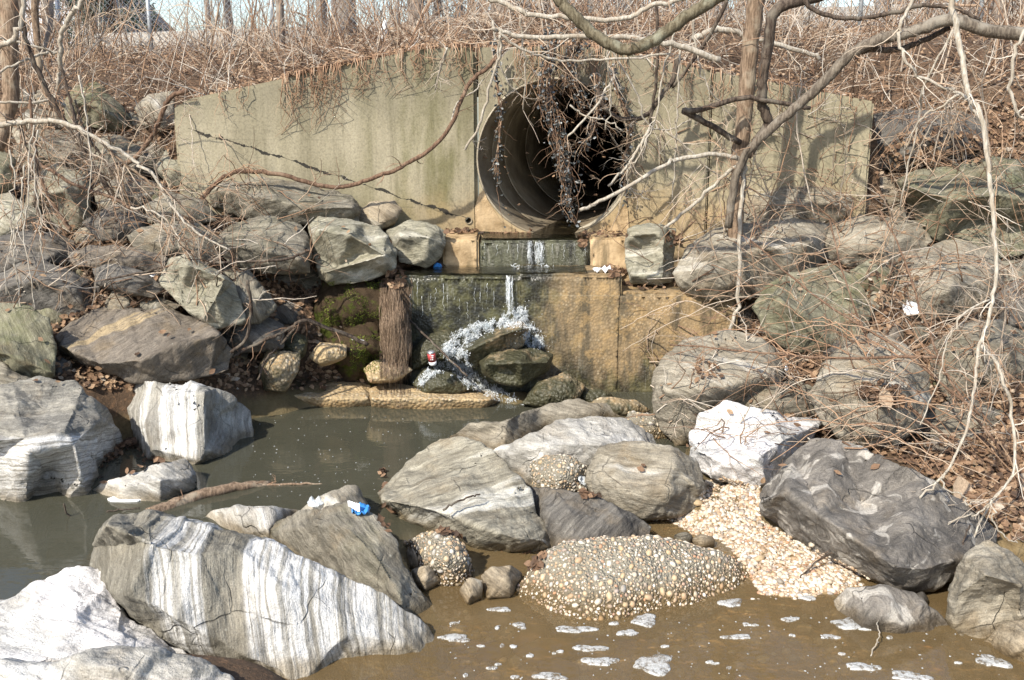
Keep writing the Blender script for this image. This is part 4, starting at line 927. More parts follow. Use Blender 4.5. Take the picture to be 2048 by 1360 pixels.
    # stripes given in pixels along the banding direction
    st = r['style']
    def sx(px, py): return (at(px, py, Y) - org).dot(nb)
    if st == 'striped':
        st_px = [(100, 0), (295, .0), (318, .75), (345, .8), (352, .3), (366, .3), (372, .85), (398, .8), (405, .0), (478, .0), (486, 1), (545, 1), (551, .25), (556, .9), (600, 1), (606, .2), (616, .95), (650, .9), (657, .15), (668, .85), (676, .2), (690, .9), (720, .75), (730, .2), (745, .7), (770, .55), (780, .15), (800, .6), (840, .5), (1100, .4)]
        M[st] = rock_mat('gneiss_striped', (.12, .11, .088), (.25, .232, .19), white=(.62, .615, .60), stripes=_ds([(sx(p, 1200), c) for p, c in st_px]), stain_amt=.1, warp=.05, vmix=.92)
    elif st == 'whiteband':
        M[st] = rock_mat('gneiss_whiteband', (.15, .14, .12), (.34, .325, .28), white=(.66, .655, .64), stripes=_ds([(sx(p, 850), c) for p, c in [(150, .2), (272, .2), (278, .9), (300, .9), (306, .1), (330, .1), (336, 1), (388, 1), (392, .4), (396, .95), (406, .9), (412, .15), (560, .3)]]), stain_amt=.15, warp=.05)
    elif st == 'halfwhite':
        M[st] = rock_mat('gneiss_halfwhite', (.12, .112, .095), (.28, .262, .22), white=(.60, .595, .58), stripes=_ds([(sx(60, p), c) for p, c in [(1050, .9), (960, .55), (900, .95), (880, 1), (868, .1), (740, .05)]]), stain_amt=.2, warp=.1)
    o = link(name, me, M[st], None, org)
    if name == 'mossy_bank': kind(o, 'structure')
    else: tag(o, r['label'], r.get('cat', 'boulder'), {'boulder': 'riprap boulders on the banks', 'concrete_chunk': 'broken concrete at the weir foot', 'pebbly_concrete_block': 'pebble studded concrete blocks', 'cobble': 'cobbles between the blocks'}.get(name))
    add_bvh(o); ROCKOBJ[r['label']] = o
    return o
def _ds(s): return sorted(s, key=lambda q: q[0])[:32]
for i, r in enumerate(RK): make_rock(r, i)
add_bvh(GROUND)
for o in list(weir.children) + list(head.children):
    b = len(BVH_V); pl = o.parent.location + o.location
    BVH_V.extend([tuple(v.co + pl) for v in o.data.vertices]); BVH_F.extend([tuple(i + b for i in p.vertices) for p in o.data.polygons])
BVH = BVHTree.FromPolygons(BVH_V, BVH_F)
def hit(px, py):
    h = BVH.ray_cast(CAM, ray(px, py).normalized()); return (h[0], h[1]) if h[0] is not None else (None, None)
def drop(x, y, z=6.0):
    h = BVH.ray_cast(Vector((x, y, z)), Vector((0, 0, -1))); return (h[0], h[1]) if h[0] is not None else (None, None)
# ------------------------------------------------------------ filler stones wedged between the boulders
def in_poly(x, y, P_):
    c = False
    for i in range(len(P_)):
        a, b = P_[i], P_[i - 1]
        if (a[1] > y) != (b[1] > y) and x < (b[0] - a[0]) * (y - a[1]) / (b[1] - a[1]) + a[0]: c = not c
    return c
LB = [(0, 190), (340, 215), (340, 330), (430, 345), (640, 440), (640, 560), (560, 640), (500, 740), (0, 760)]
RB = [(1490, 400), (1740, 330), (1960, 240), (2048, 250), (2048, 1000), (1880, 900), (1650, 860), (1560, 760), (1480, 640), (1350, 590), (1360, 480)]
def on_ground(h): return h is not None and abs(h.z - gz(h.x, h.y)) < .06
CENT = [((sum(p[0] for p in r['out']) / len(r['out']), sum(p[1] for p in r['out']) / len(r['out'])), r['label']) for r in RK if r.get('name', 'boulder') == 'boulder']
USED = set()
def fill_label(x, y, mat):
    word = {'gneiss_dark': 'dark', 'gneiss_grey': 'grey', 'gneiss_olive': 'greenish', 'gneiss_brown': 'brown', 'gneiss_greywarm': 'light grey'}[mat]
    for (c, lab) in sorted(CENT, key=lambda q: math.hypot(q[0][0] - x, q[0][1] - y))[:6]:
        ws = lab.split()
        for i, w_ in enumerate(ws):
            if i >= 3 and w_ in ('at', 'on', 'under', 'behind', 'beside', 'by', 'of', 'in', 'with', 'above', 'below', 'left', 'right', 'between', 'against', 'half', 'rising', 'standing', 'tucked', 'squeezed', 'just', 'along', 'tilted', 'overhanging', 'holding', 'cut', 'high'):
                if len(' '.join(ws[:i])) > 10: ws = ws[:i]; break
        ws = ws[:9]; dx, dy = x - c[0], y - c[1]
        rel = ('right of' if dx > 0 else 'left of') if abs(dx) > abs(dy) else ('below' if dy > 0 else 'above')
        s = 'small %s stone wedged %s the %s' % (word, rel, ' '.join(ws))
        if s not in USED: USED.add(s); return s
    return s
rf = random.Random(5); done_px = []
nfill = 0
for side, PL, lab in (('l', LB, 'small stone wedged among the larger boulders of the left bank'), ('r', RB, 'small stone wedged among the larger boulders of the right bank')):
    k = 0; lim = 34 if side == 'l' else 26
    for _ in range(900):
        if k >= lim: break
        x, y = rf.uniform(min(p[0] for p in PL), max(p[0] for p in PL)), rf.uniform(min(p[1] for p in PL), max(p[1] for p in PL))
        if not in_poly(x, y, PL): continue
        h, nrm = hit(x, y)
        if not on_ground(h) or h.z < .05: continue
        if side == 'r' and y < 400: continue
        if any(math.hypot(x - a, y - b) < 52 for a, b in done_px): continue
        rx, ry = rf.uniform(24, 46), rf.uniform(17, 30); n = rf.randint(7, 9); a0 = rf.uniform(0, 6.28)
        out = [(x + rx * math.cos(a0 + 6.28 * q / n) * rf.uniform(.8, 1.15), y + ry * math.sin(a0 + 6.28 * q / n) * rf.uniform(.8, 1.15)) for q in range(n)]
        done_px.append((x, y)); k += 1; nfill += 1
        o = make_rock(dict(label=lab, out=out, Y=h.y - .05, style=rf.choice(['dark', 'grey', 'grey', 'olive', 'brown', 'grey2']), band=rf.uniform(0, 180), thick=rf.uniform(.25, .4), name='cobble', cat='stone'), 300 + nfill)
        o['label'] = fill_label(x, y, o.data.materials[0].name)
        o.name = 'wedged_stone'; o['group'] = 'small stones wedged between boulders'
BVH = BVHTree.FromPolygons(BVH_V, BVH_F)
# ------------------------------------------------------------ pebbles set in the blocks
def ico(sub, seed, flat):
    bm = bmesh.new(); bmesh.ops.create_icosphere(bm, subdivisions=sub, radius=1.0); rr = random.Random(seed)
    for v in bm.verts:
        d = 1 + .22 * noise.noise(v.co * 1.3 + Vector((seed * 3.1, 0, 0))); v.co *= d; v.co.z *= flat
    me = bpy.data.meshes.new('pebble'); bm.to_mesh(me); bm.free(); me.polygons.foreach_set('use_smooth', [True] * len(me.polygons)); return me
PEB = []
for k, mt in enumerate(['peb1', 'peb2', 'peb3', 'peb1', 'peb2', 'peb4']):
    me = ico(1, k, .6); me.materials.append(M[mt]); PEB.append(me)
PV = [np.array([tuple(v.co) for v in ico(1, 20 + k, .62).vertices]) for k in range(5)]
_m = ico(1, 40, .6); PFACE = [tuple(p.vertices) for p in _m.polygons]
def quat_to(n, rr): return Vector((0, 0, 1)).rotation_difference(n) @ Quaternion((0, 0, 1), rr.uniform(0, 6.28))
def add_pebble(mb, p, n, s, rr, tint=None):
    q = quat_to(n, rr).to_matrix(); sc = np.array([s * rr.uniform(.8, 1.35), s * rr.uniform(.75, 1.05), s])
    V = (rr.choice(PV) * sc) @ np.array(q).T + np.array(p)
    b = len(mb.v); mb.v.extend([Vector(v) for v in V]); mb.f.extend([tuple(i + b for i in f) for f in PFACE])
    mb.t.extend([rr.random() if tint is None else tint] * len(V))
for r in RK:
    if 'peb' not in r: continue
    o = ROCKOBJ[r['label']]; rr = random.Random(r['peb']); me = o.data
    cand = [p for p in me.polygons if (p.normal.dot(-(p.center + o.location - CAM).normalized()) > .05 or p.normal.z > .2)]
    wts = np.array([p.area for p in cand]); wts /= wts.sum(); pick = np.random.RandomState(r['peb']).choice(len(cand), r['peb'] * 5, p=wts)
    placed = []; mb = MB()
    for q in pick:
        p = cand[q]; s = r['psz'] * rr.choice([.45, .55, .7, .8, 1, 1, 1.3, 1.7, 2.1])
        if any((p.center - a).length < (s + b) * .86 for a, b in placed): continue
        placed.append((p.center.copy(), s))
        if len(placed) >= r['peb']: break
    placed.sort(key=lambda a: -a[1])
    for k, (c, s) in enumerate(placed):
        pl = min(cand, key=lambda f: (f.center - c).length_squared).normal if k < 0 else None
    lut = {tuple(p.center): p.normal for p in cand}
    for k, (c, s) in enumerate(placed):
        nn = lut[tuple(c)]
        if k < 220:
            b = bpy.data.objects.new('pebble', rr.choice(PEB)); COL.objects.link(b); b.parent = o; b.location = c - nn * s * .15
            b.rotation_mode = 'QUATERNION'; b.rotation_quaternion = quat_to(nn, rr); b.scale = (s * rr.uniform(.85, 1.35), s * rr.uniform(.75, 1), s)
        else: add_pebble(mb, c - nn * s * .12, nn, s, rr)
    if mb.v: kind(link('small_pebbles', mb.mesh('small_pebbles'), M['gravel'], o), 'stuff')
# ------------------------------------------------------------ gravel bar
GP = [(1395, 965), (1450, 955), (1520, 975), (1520, 1040), (1600, 1085), (1700, 1130), (1800, 1190), (1740, 1205), (1640, 1195), (1520, 1190), (1490, 1130), (1400, 1085), (1290, 1062), (1240, 1050), (1330, 1035), (1405, 1020)]
mb = MB(); rr = random.Random(3); ng = 0
while ng < 7000:
    x, y = rr.uniform(1230, 1810), rr.uniform(950, 1235)
    if not in_poly(x, y, GP):
        if rr.random() > .02 or not (1380 < x < 1760 and 1150 < y): continue
    h, n_ = hit(x, y)
    if not on_ground(h): continue
    ng += 1; s = rr.choice([.004, .006, .006, .008, .009, .011, .016]) * rr.uniform(.8, 1.2)
    add_pebble(mb, h + Vector((0, 0, s * .25)), (n_ + Vector((rr.uniform(-.5, .5), rr.uniform(-.5, .5), .3))).normalized(), s, rr, min(1, rr.random() ** 1.35))
for x, y, s in [(1842,1215,.02)]: pass
kind(mb.build('gravel', M['gravel']), 'stuff')
for (x, y, s, k, lab) in [(1395, 1008, .03, 1, 'tan pebble by the round grey boulder'), (1440, 1100, .032, 4, 'largest tan pebble on the gravel bar'), (1518, 1120, .03, 1, 'orange tan pebble beside the pebble studded block'), (1590, 1120, .022, 2, 'brown pebble in the middle of the gravel bar'), (1625, 1090, .024, 3, 'white pebble by the swirled boulder'), (1470, 1070, .026, 0, 'pale pebble near the top of the gravel bar'), (1560, 1165, .022, 5, 'grey pebble low on the gravel bar'), (1660, 1165, .022, 0, 'white pebble at the waterline of the gravel bar')]:
    h, n_ = hit(x, y)
    if h is None: continue
    b = bpy.data.objects.new('pebble', PEB[k]); COL.objects.link(b); b.location = h + Vector((0, 0, s * .3)); b.rotation_euler = (.2, .1, x); b.scale = (s * 1.4, s, s)
    tag(b, lab, 'pebble', 'larger pebbles on the gravel bar')
# stones on the stream bed, seen through the shallow water
BEDL = ['sunken stone nearest the cobbles in the shallow gap', 'small sunken stone left of the foam flake', 'broad sunken stone under the left foam strip', 'sunken stone close to the wedge boulder', 'largest pale sunken stone in the brown shallows', 'sunken stone below the gravel bar notch', 'sunken stone right below the gravel bar', 'sunken stone beside the banded boulder foot', 'sunken stone near the bottom edge of the frame']
for bi, (x, y, s, k) in enumerate([(1000,1215,.07,2),(960,1235,.05,1),(1060,1265,.11,2),(900,1215,.06,4),(1090,1290,.14,1),(1540,1215,.09,2),(1620,1225,.07,1),(990,1290,.09,2),(1120,1330,.12,4)]):
    q = atz(x, y, -.05); b = bpy.data.objects.new('bed_stone', PEB[k]); COL.objects.link(b); b.location = (q.x, q.y, min(gz(q.x, q.y) + s * .15, -.5 * s - .018)); b.scale = (s * 1.3, s, s * .8); b.rotation_euler = (.1, .2, x)
    tag(b, BEDL[bi], 'stone', 'stones on the stream bed')
mb = MB(); rr = random.Random(44)
for _ in range(420):
    x, y = rr.uniform(880, 2040), rr.uniform(1190, 1358); q = atz(x, y, -.05); s = rr.uniform(.012, .05); g = gz(q.x, q.y)
    if g > -.02: continue
    add_pebble(mb, Vector((q.x, q.y, min(g + s * .1, -.5 * s - .015))), Vector((rr.gauss(0, .2), rr.gauss(0, .2), 1)).normalized(), s, rr, rr.uniform(.2, 1))
kind(mb.build('bed_gravel', M['gravel']), 'stuff')
# ------------------------------------------------------------ root mat fibres
ro = ROCKOBJ['hanging mat of fine brown roots left of the waterfall']
mb = MB(); rr = random.Random(8)
for _ in range(620):
    x = rr.uniform(760, 822); y = rr.uniform(552, 715); y1_ = y + rr.uniform(25, 120); pts = []; ph = rr.uniform(0, 6)
    for k in range(7):
        f = k / 6; h, n_ = hit(x + math.sin(ph + f * 3) * 2.5 + rr.uniform(-.8, .8), lerp(y, y1_, f))
        if h is None or abs(h.y - 8.12) > .5:
            if pts: pts.append(pts[-1] + Vector((rr.uniform(-.004, .004), -.002, -.012)))
            continue
        pts.append(h + n_ * rr.uniform(.002, .012) + Vector((0, -.012 * rr.random() * f, 0)))
    if len(pts) > 3: mb.tube(pts, [lerp(.0024, .0009, k / (len(pts) - 1)) * rr.uniform(.6, 1.2) for k in range(len(pts))], 3, rr.random(), cap=False)
kind(mb.build('root_fibres', M['root'], ro, ro.location), 'stuff')

# moss tufts on the damp bank
mb = MB(); rr = random.Random(88)
for _ in range(5200):
    x, y = rr.uniform(635, 765), rr.uniform(562, 745)
    g = noise.noise(Vector((x * .03, y * .03, 4))) + (.35 if (y < 650 and x > 650) or (y > 670 and x > 700) else -.1)
    if g < .3: continue
    h, n_ = hit(x, y)
    if h is None or not 7.9 < h.y < 9.0: continue
    for _k in range(2):
        d = (n_ + Vector((rr.gauss(0, .6), rr.gauss(0, .6), rr.gauss(0, .6)))).normalized(); s_ = d.orthogonal().normalized() * rr.uniform(.002, .004); L = rr.uniform(.006, .016)
        mb.add([h - s_, h + s_, h + d * L], [(0, 1, 2)], min(1, max(0, g + rr.gauss(0, .25))))
kind(mb.build('moss', M['mosstuft']), 'stuff')
# ------------------------------------------------------------ falling and foaming water
rw = random.Random(12)
def sheet_fall(name, strands, seed):
    """strands: (x_px0, x_px1, y_top, y_bottom, Y_top, Y_bottom)"""
    rr = random.Random(seed); mb = MB()
    for (xa_, xb_, ya, yb, Ya, Yb, n) in strands:
        for _ in range(n):
            x = rr.uniform(xa_, xb_); pts = []; rad = []; y0 = ya + rr.uniform(-2, 6); y1 = lerp(y0, yb, rr.uniform(.6, 1.0)); ns = 7
            for k in range(ns + 1):
                f = k / ns; p = at(x + rr.uniform(-1.2, 1.2) * (1 + f), lerp(y0, y1, f), lerp(Ya, Yb, f ** 1.5)); pts.append(p); rad.append(rr.uniform(.0008, .0024) * (1 - .4 * f))
            mb.tube(pts, rad, 3, .5)
        for _ in range(n if n > 2 else 0):
            p = at(rr.uniform(xa_ - 3, xb_ + 3), rr.uniform(ya, yb), lerp(Ya, Yb, .5) - rr.random() * .03)
            V = [p + Vector(c) * rr.uniform(.0015, .0035) for c in ((1,0,0),(-1,0,0),(0,1,0),(0,-1,0),(0,0,1.6),(0,0,-1.6))]
            mb.add(V, [(0,2,4),(2,1,4),(1,3,4),(3,0,4),(2,0,5),(1,2,5),(3,1,5),(0,3,5)])
    return kind(mb.build(name, M['white_water']), 'stuff')
sheet_fall('upper_waterfall', [(1056, 1064, 482, 533, U - .02, U - .07, 16), (1070, 1088, 482, 535, U - .02, U - .08, 34)], 1)
sheet_fall('lower_waterfall', [(1012, 1025, 552, 632, W - .02, W - .10, 26), (1016, 1021, 560, 640, W - .04, W - .14, 12)], 2)
sheet_fall('thin_trickles', [(lerp(820, 985, i / 13) + rw.uniform(-5, 5), lerp(820, 985, i / 13) + 3, rw.uniform(560, 600), rw.uniform(600, 650), W - .015, W - .02, 1) for i in range(14)] + [(lerp(968, 1170, i / 9), lerp(968, 1170, i / 9) + 4, 484, 520, U - .012, U - .02, 1) for i in range(10)], 3)
# splash: foam heaped where the water strikes the broken slabs
def splash(name, path, seed, n, spread, sz):
    """water tearing into streaks, lumps and drops along a path of pixels with distance"""
    rr = random.Random(seed); mb = MB(); P_ = [at(*q) for q in path]; S_ = spline(P_, 8); pxs = P_[0].y / F
    for _ in range(n):
        k = rr.randint(0, len(S_) - 2); off = Vector((rr.gauss(0, spread) * pxs, -abs(rr.gauss(0, .02)), rr.gauss(0, spread * .6) * pxs))
        m_ = rr.randint(3, 7); pts = []
        for q in range(m_):
            kk = min(len(S_) - 1, k + q * (1 if len(S_) < 20 else 1)); pts.append(lerp(S_[k], S_[kk], .55) + off + Vector((rr.gauss(0, .006), rr.gauss(0, .005), rr.gauss(0, .007))))
        r_ = sz * rr.uniform(.12, .42); mb.tube(pts, [r_ * (.3 + 1.2 * math.sin(math.pi * (q + .5) / m_)) for q in range(m_)], 5)
    for _ in range(n):
        k = rr.randint(0, len(S_) - 1); p = S_[k] + Vector((rr.gauss(0, spread * 1.5) * pxs, -abs(rr.gauss(0, .04)), rr.gauss(0, spread * 1.1) * pxs)); s = sz * rr.uniform(.08, .26)
        V = [p + Vector(c) * s for c in ((1,0,0),(-1,0,0),(0,1,0),(0,-1,0),(0,0,1.3),(0,0,-1.3))]
        mb.add(V, [(0,2,4),(2,1,4),(1,3,4),(3,0,4),(2,0,5),(1,2,5),(3,1,5),(0,3,5)])
    return kind(mb.build(name, M['white_water'], smooth=True), 'stuff')
splash('upper_splash', [(1020, 536, 8.86), (1060, 535, 8.86), (1100, 537, 8.86)], 4, 60, 6, .008)
def white_on(name, polys, seed, n, flow, thr=.0):
    """torn white water lying on the wet concrete inside the traced outline"""
    rr = random.Random(seed); mb = MB()
    for (PL, m_) in polys:
        xa_, xb_, ya, yb = min(p[0] for p in PL), max(p[0] for p in PL), min(p[1] for p in PL), max(p[1] for p in PL); k = 0; tries = 0
        while k < m_ and tries < m_ * 12:
            tries += 1; x, y = rr.uniform(xa_, xb_), rr.uniform(ya, yb)
            if not in_poly(x + rr.gauss(0, 3), y + rr.gauss(0, 3), PL): continue
            if noise.noise(Vector((x * .07, y * .07, seed))) < .02 - .5 * rr.random() ** 2: continue
            h, n_ = hit(x, y)
            if h is None or h.y > 8.6: h = at(x, y, 8.2)
            if h.z < 0: h = atz(x, y, .004)
            if rr.random() < .65:
                pc = h + (CAM - h).normalized() * rr.random() ** 2 * .06
                for _b in range(3):
                    p2 = pc + Vector((rr.gauss(0, .008), rr.gauss(0, .006), rr.gauss(0, .008))); s2 = rr.uniform(.0018, .0065) * rr.random() + .0012
                    mb.add([p2 + Vector((c_[0] * rr.uniform(.7, 1.6), c_[1], c_[2] * rr.uniform(.7, 1.4))) * s2 for c_ in ((1,0,0),(-1,0,0),(0,1,0),(0,-1,0),(0,0,1),(0,0,-1))], [(0,2,4),(2,1,4),(1,3,4),(3,0,4),(2,0,5),(1,2,5),(3,1,5),(0,3,5)])
            k += 1; p = h + (CAM - h).normalized() * rr.random() ** 2 * .06; fx, fy = flow(x, y); d = (RT * (fx + rr.gauss(0, .8)) - UP * (fy + rr.gauss(0, .6))).normalized(); L = rr.uniform(.008, .045); ns = 5; pts = []
            for q in range(ns): pts.append(p + d * (L * (q / (ns - 1) - .5)) + Vector((rr.gauss(0, .003), rr.gauss(0, .003), rr.gauss(0, .003) - .5 * L * (q / ns) ** 2)))
            r_ = rr.uniform(.0007, .0026); mb.tube(pts, [r_ * (.25 + math.sin(math.pi * (q + .4) / ns)) for q in range(ns)], 3)
    for _ in range(n):
        PL = rr.choice(polys)[0]; q = rr.choice(PL); p = at(q[0] + rr.gauss(0, 12), q[1] + rr.gauss(0, 10), 8.05 - rr.random() * .15); s_ = rr.uniform(.0012, .0035)
        if p.z < 0: continue
        mb.add([p + Vector(c) * s_ for c in ((1,0,0),(-1,0,0),(0,1,0),(0,-1,0),(0,0,1.3),(0,0,-1.3))], [(0,2,4),(2,1,4),(1,3,4),(3,0,4),(2,0,5),(1,2,5),(3,1,5),(0,3,5)])
    return kind(mb.build(name, M['white_water'], smooth=True), 'stuff')
white_on('main_splash', [([(1046,612),(1056,640),(1040,650),(1000,652),(960,672),(925,692),(905,712),(884,702),(892,684),(920,662),(952,648),(990,640),(1012,630)], 1500)], 5, 120, lambda x, y: (-.85, .5))
white_on('right_splash', [([(1050,636),(1078,665),(1090,690),(1058,696),(1046,668)], 300)], 6, 50, lambda x, y: (.5, .85))
white_on('left_cascade', [([(886,700),(932,698),(942,742),(978,768),(1034,794),(1022,804),(960,786),(925,762),(902,738)], 1000), ([(900,735),(868,748),(842,770),(836,764),(856,738),(885,722)], 240)], 7, 90, lambda x, y: (.6, .8) if x > 900 else (-.6, .7))
mb = MB()   # churned streaks drifting off on the pool
rr = random.Random(9)
for _ in range(120):
    x, y = rr.uniform(850, 1060), rr.uniform(762, 812)
    if not in_poly(x, y, [(840, 766), (960, 772), (1060, 806), (1030, 812), (930, 790), (850, 776)]): continue
    c = atz(x, y, .004); L = rr.uniform(.02, .07); mb.tube([c, c + Vector((L * .5, -.01 * rr.random(), .001)), c + Vector((L, rr.uniform(-.02, .01), 0))], [.001, .0035, .001], 5)
kind(mb.build('churned_foam', M['white_water']), 'stuff')
# foam rafts on the brown water
def foam_blob(px, py, rx, ry, seed, lob=.3):
    rx *= 1.15; ry *= .8
    rr = random.Random(seed); c = atz(px, py, .004); n = 40; m_ = c.y / F; sy = 1.0 / math.sin(math.atan2(2.5, c.y))
    ph = [rr.uniform(0, 6.28) for _ in range(4)]; top = []; bot = []; mid = []
    for k in range(n):
        a = 2 * math.pi * k / n; d = 1 + lob * (math.sin(2 * a + ph[0]) * .6 + math.sin(3 * a + ph[1]) * .5 + math.sin(5 * a + ph[2]) * .3 + math.sin(9 * a + ph[3]) * .16)
        q = Vector((math.cos(a) * rx * m_ * d, math.sin(a) * ry * m_ * sy * d, 0))
        bot.append(q + Vector((0, 0, -.006))); mid.append(q * .98 + Vector((0, 0, .0015))); top.append(q * .8 + Vector((0, 0, .003 + rr.uniform(-.0007, .0007))))
    mb = MB(); V = bot + mid + top + [Vector((0, 0, .003))]
    fs = [(i * n + k, i * n + (k + 1) % n, (i + 1) * n + (k + 1) % n, (i + 1) * n + k) for i in range(2) for k in range(n)] + [(2 * n + k, 2 * n + (k + 1) % n, 3 * n) for k in range(n)]
    mb.add(V, fs); return link('foam_patch', mb.mesh('foam_patch'), M['foam'], None, c)
FO = [(1290,1240,26,14,'foam tuft below the right end of the pebble studded block'),(1462,1205,20,11,'foam tongue in the notch beside the pebble studded block'),(1700,1246,34,14,'foam raft left of the small dark rock'),(1770,1256,40,6,'foam line along the foot of the small dark rock'),(1150,1258,34,9,'long foam strip left of the pebble studded block foot'),(910,1275,30,9,'foam raft beside the banded boulder'),(1308,1328,42,22,'largest foam raft at the bottom of the frame'),(1180,1296,30,8,'oval foam raft left of the largest one'),(1200,1322,30,12,'lobed foam raft beside the largest one'),(1725,1333,30,10,'oval foam raft in the lower right water'),(1820,1352,38,12,'foam raft cut by the bottom edge on the right'),(1985,1322,28,16,'foam raft by the bottom right corner'),(1100,1352,30,10,'foam raft cut by the bottom edge in the middle'),(1000,1218,18,6,'foam flake above the sunken stone'),(1475,1273,25,6,'thin oval foam flake in the middle of the brown water'),(1580,1238,17,5,'oval foam flake below the gravel bar'),(1660,1273,15,6,'oval foam flake left below the small dark rock'),(1040,1250,12,8,'round foam flake left of the long strip'),(1255,1265,17,8,'foam flake under the pebble studded block'),(1615,1195,18,5,'foam flake against the gravel bar')]
for i, (x, y, rx, ry, lab) in enumerate(FO): tag(foam_blob(x, y, rx, ry, i, .32), lab, 'foam', 'foam rafts on the water')
rr = random.Random(77)
for i in range(34):
    x, y = rr.uniform(900, 2000), rr.uniform(1235, 1355)
    if any(abs(x - f[0]) < f[2] + 14 and abs(y - f[1]) < f[3] + 9 for f in FO): continue
    tag(foam_blob(x, y, rr.uniform(4, 10), rr.uniform(2, 4.5), 100 + i, .2), 'small round foam fleck floating on the brown foreground water', 'foam', 'small foam flecks')
mb = MB()
for i in range(150):
    x, y = rr.uniform(500, 860), rr.uniform(830, 1000); c = atz(x, y, .003); s = rr.uniform(.002, .006)
    mb.add([c + Vector((math.cos(a) * s, math.sin(a) * s * 1.3, 0)) for a in np.linspace(0, 6.28, 7)[:6]] + [c + Vector((0, 0, .004))], [(k, (k + 1) % 6, 6) for k in range(6)])
for i in range(160):
    x, y = rr.uniform(900, 2040), rr.uniform(1230, 1358); c = atz(x, y, .003); s = rr.uniform(.002, .006)
    mb.add([c + Vector((math.cos(a) * s, math.sin(a) * s * 1.3, 0)) for a in np.linspace(0, 6.28, 7)[:6]] + [c + Vector((0, 0, .004))], [(k, (k + 1) % 6, 6) for k in range(6)])
kind(mb.build('bubbles', M['foam']), 'stuff')
# ------------------------------------------------------------ dead leaves
def add_leaf(mb, p, n, L, rr, tint, heading=None):
    h = heading or Vector((rr.uniform(-1, 1), rr.uniform(-1, 1), rr.uniform(-.3, .3)))
    h = h - n * h.dot(n)
    if h.length < 1e-4: h = n.orthogonal()
    h.normalize(); s = n.cross(h); wd = L * rr.uniform(.22, .36); curl = rr.uniform(-.2, .45) * L; fold = rr.uniform(.05, .5) * wd
    prof = [(-.5, 0), (-.22, .8), (.12, 1.0), (.5, 0)]
    def up(t): return curl * (t * t * 3.2) * .5
    mid = [p + h * (t * L) + n * up(t) for t, _ in prof]; V = [mid[0], mid[1], mid[2], mid[3]]
    for t, w_ in prof[1:3]:
        for sg in (-1, 1): V.append(p + h * (t * L) + s * (sg * w_ * wd) + n * (up(t) + fold * rr.uniform(.5, 1.2)))
    mb.add(V, [(0, 1, 4), (0, 5, 1), (1, 2, 6, 4), (1, 5, 7, 2), (2, 3, 6), (2, 7, 3)], tint)
rl = random.Random(21)
mb = MB(); k = 0
while k < 24000:   # embankment above the wall
    Y_ = 9.5 + 14 * rl.random() ** 1.7; x = rl.uniform(-.62, .62) * Y_
    if noise.noise((x * 1.3, Y_ * 1.3, 5)) < -.25 and rl.random() < .6: k += .3; continue
    z = gz(x, Y_) if False else None
    k += 1
    mb_pts = (x, Y_)
    add_leaf(mb, Vector((x, Y_, 0)), Vector((rl.uniform(-.5, .5), -.35 + rl.uniform(-.5, .5), 1)).normalized(), rl.uniform(.03, .065) * (1 if Y_ < 13 else 1.3), rl, min(1, max(0, rl.gauss(.5, .25))))
V = np.array([tuple(v) for v in mb.v]).reshape(-1, 8, 3); cx_ = V[:, :4, 0].mean(1); cy_ = V[:, :4, 1].mean(1)
zz = ground(cx_, cy_) + np.array([rl.uniform(.012, .09) for _ in cx_]); V[:, :, 2] += zz[:, None]
keep = ~((cx_ > WXL) & (cx_ < WXR) & (cy_ < np.array([wall_front(a) for a in cx_]) + .12))
mb2 = MB()
for i in np.nonzero(keep)[0]:
    b = len(mb2.v); mb2.v.extend([Vector(q) for q in V[i]]); mb2.f.extend([tuple(q + b for q in f) for f in ((0, 1, 4), (0, 5, 1), (1, 2, 6, 4), (1, 5, 7, 2), (2, 3, 6), (2, 7, 3))]); mb2.t.extend([mb.t[i * 8]] * 8)
kind(mb2.build('leaf_litter', M['leaf']), 'stuff')
# litter in the gaps of the banks
mb = MB(); k = 0
for _ in range(22000):
    if rl.random() < .5: x, y, PL = rl.uniform(0, 760), rl.uniform(180, 780), LB + [(700, 600)]
    else: x, y, PL = rl.uniform(1280, 2048), rl.uniform(200, 1120), None
    h, n_ = hit(x, y)
    if h is None or h.z < .12: continue
    if x < 1000 and h.y > 9.8 : continue
    g = on_ground(h)
    if 900 < x < 1480 and (h.y > 9.2 or y < 440): continue
    if 1480 <= x < 1750 and h.y > wall_front(h.x) - .05: continue
    if x < 1000 and h.x > WXL and h.y > wall_front(h.x) - .06: continue
    if PL is None and y > 960 and x < 1860: continue
    if not g and rl.random() > (.014 if n_.z > .5 else .003): continue
    if g and x > 1000 and x < 1500 and y > 600: continue
    add_leaf(mb, h + n_ * rl.uniform(.005, .04), (n_ + Vector((rl.uniform(-.7, .7), rl.uniform(-.7, .3), .3))).normalized(), rl.uniform(.03, .065), rl, min(1, max(0, rl.gauss(.42, .25))))
kind(mb.build('bank_leaves', M['leaf']), 'stuff')
def clump(name, blobs, seed, size=(.03, .06), tint=(.35, .22), lift=.05):
    rr = random.Random(seed); mb = MB()
    for (x, y, rx, ry, n) in blobs:
        for _ in range(n):
            a, d = rr.uniform(0, 6.28), math.sqrt(rr.random()); h, n_ = hit(x + math.cos(a) * d * rx, y + math.sin(a) * d * ry)
            if h is None: continue
            if h.z < 0: h.z = .005
            add_leaf(mb, h + n_ * rr.uniform(.004, lift), (n_ + Vector((rr.uniform(-.9, .9), rr.uniform(-.9, .4), rr.uniform(-.2, .8)))).normalized(), rr.uniform(*size), rr, min(1, max(0, rr.gauss(*tint))))
    return kind(mb.build(name, M['leaf']), 'stuff')
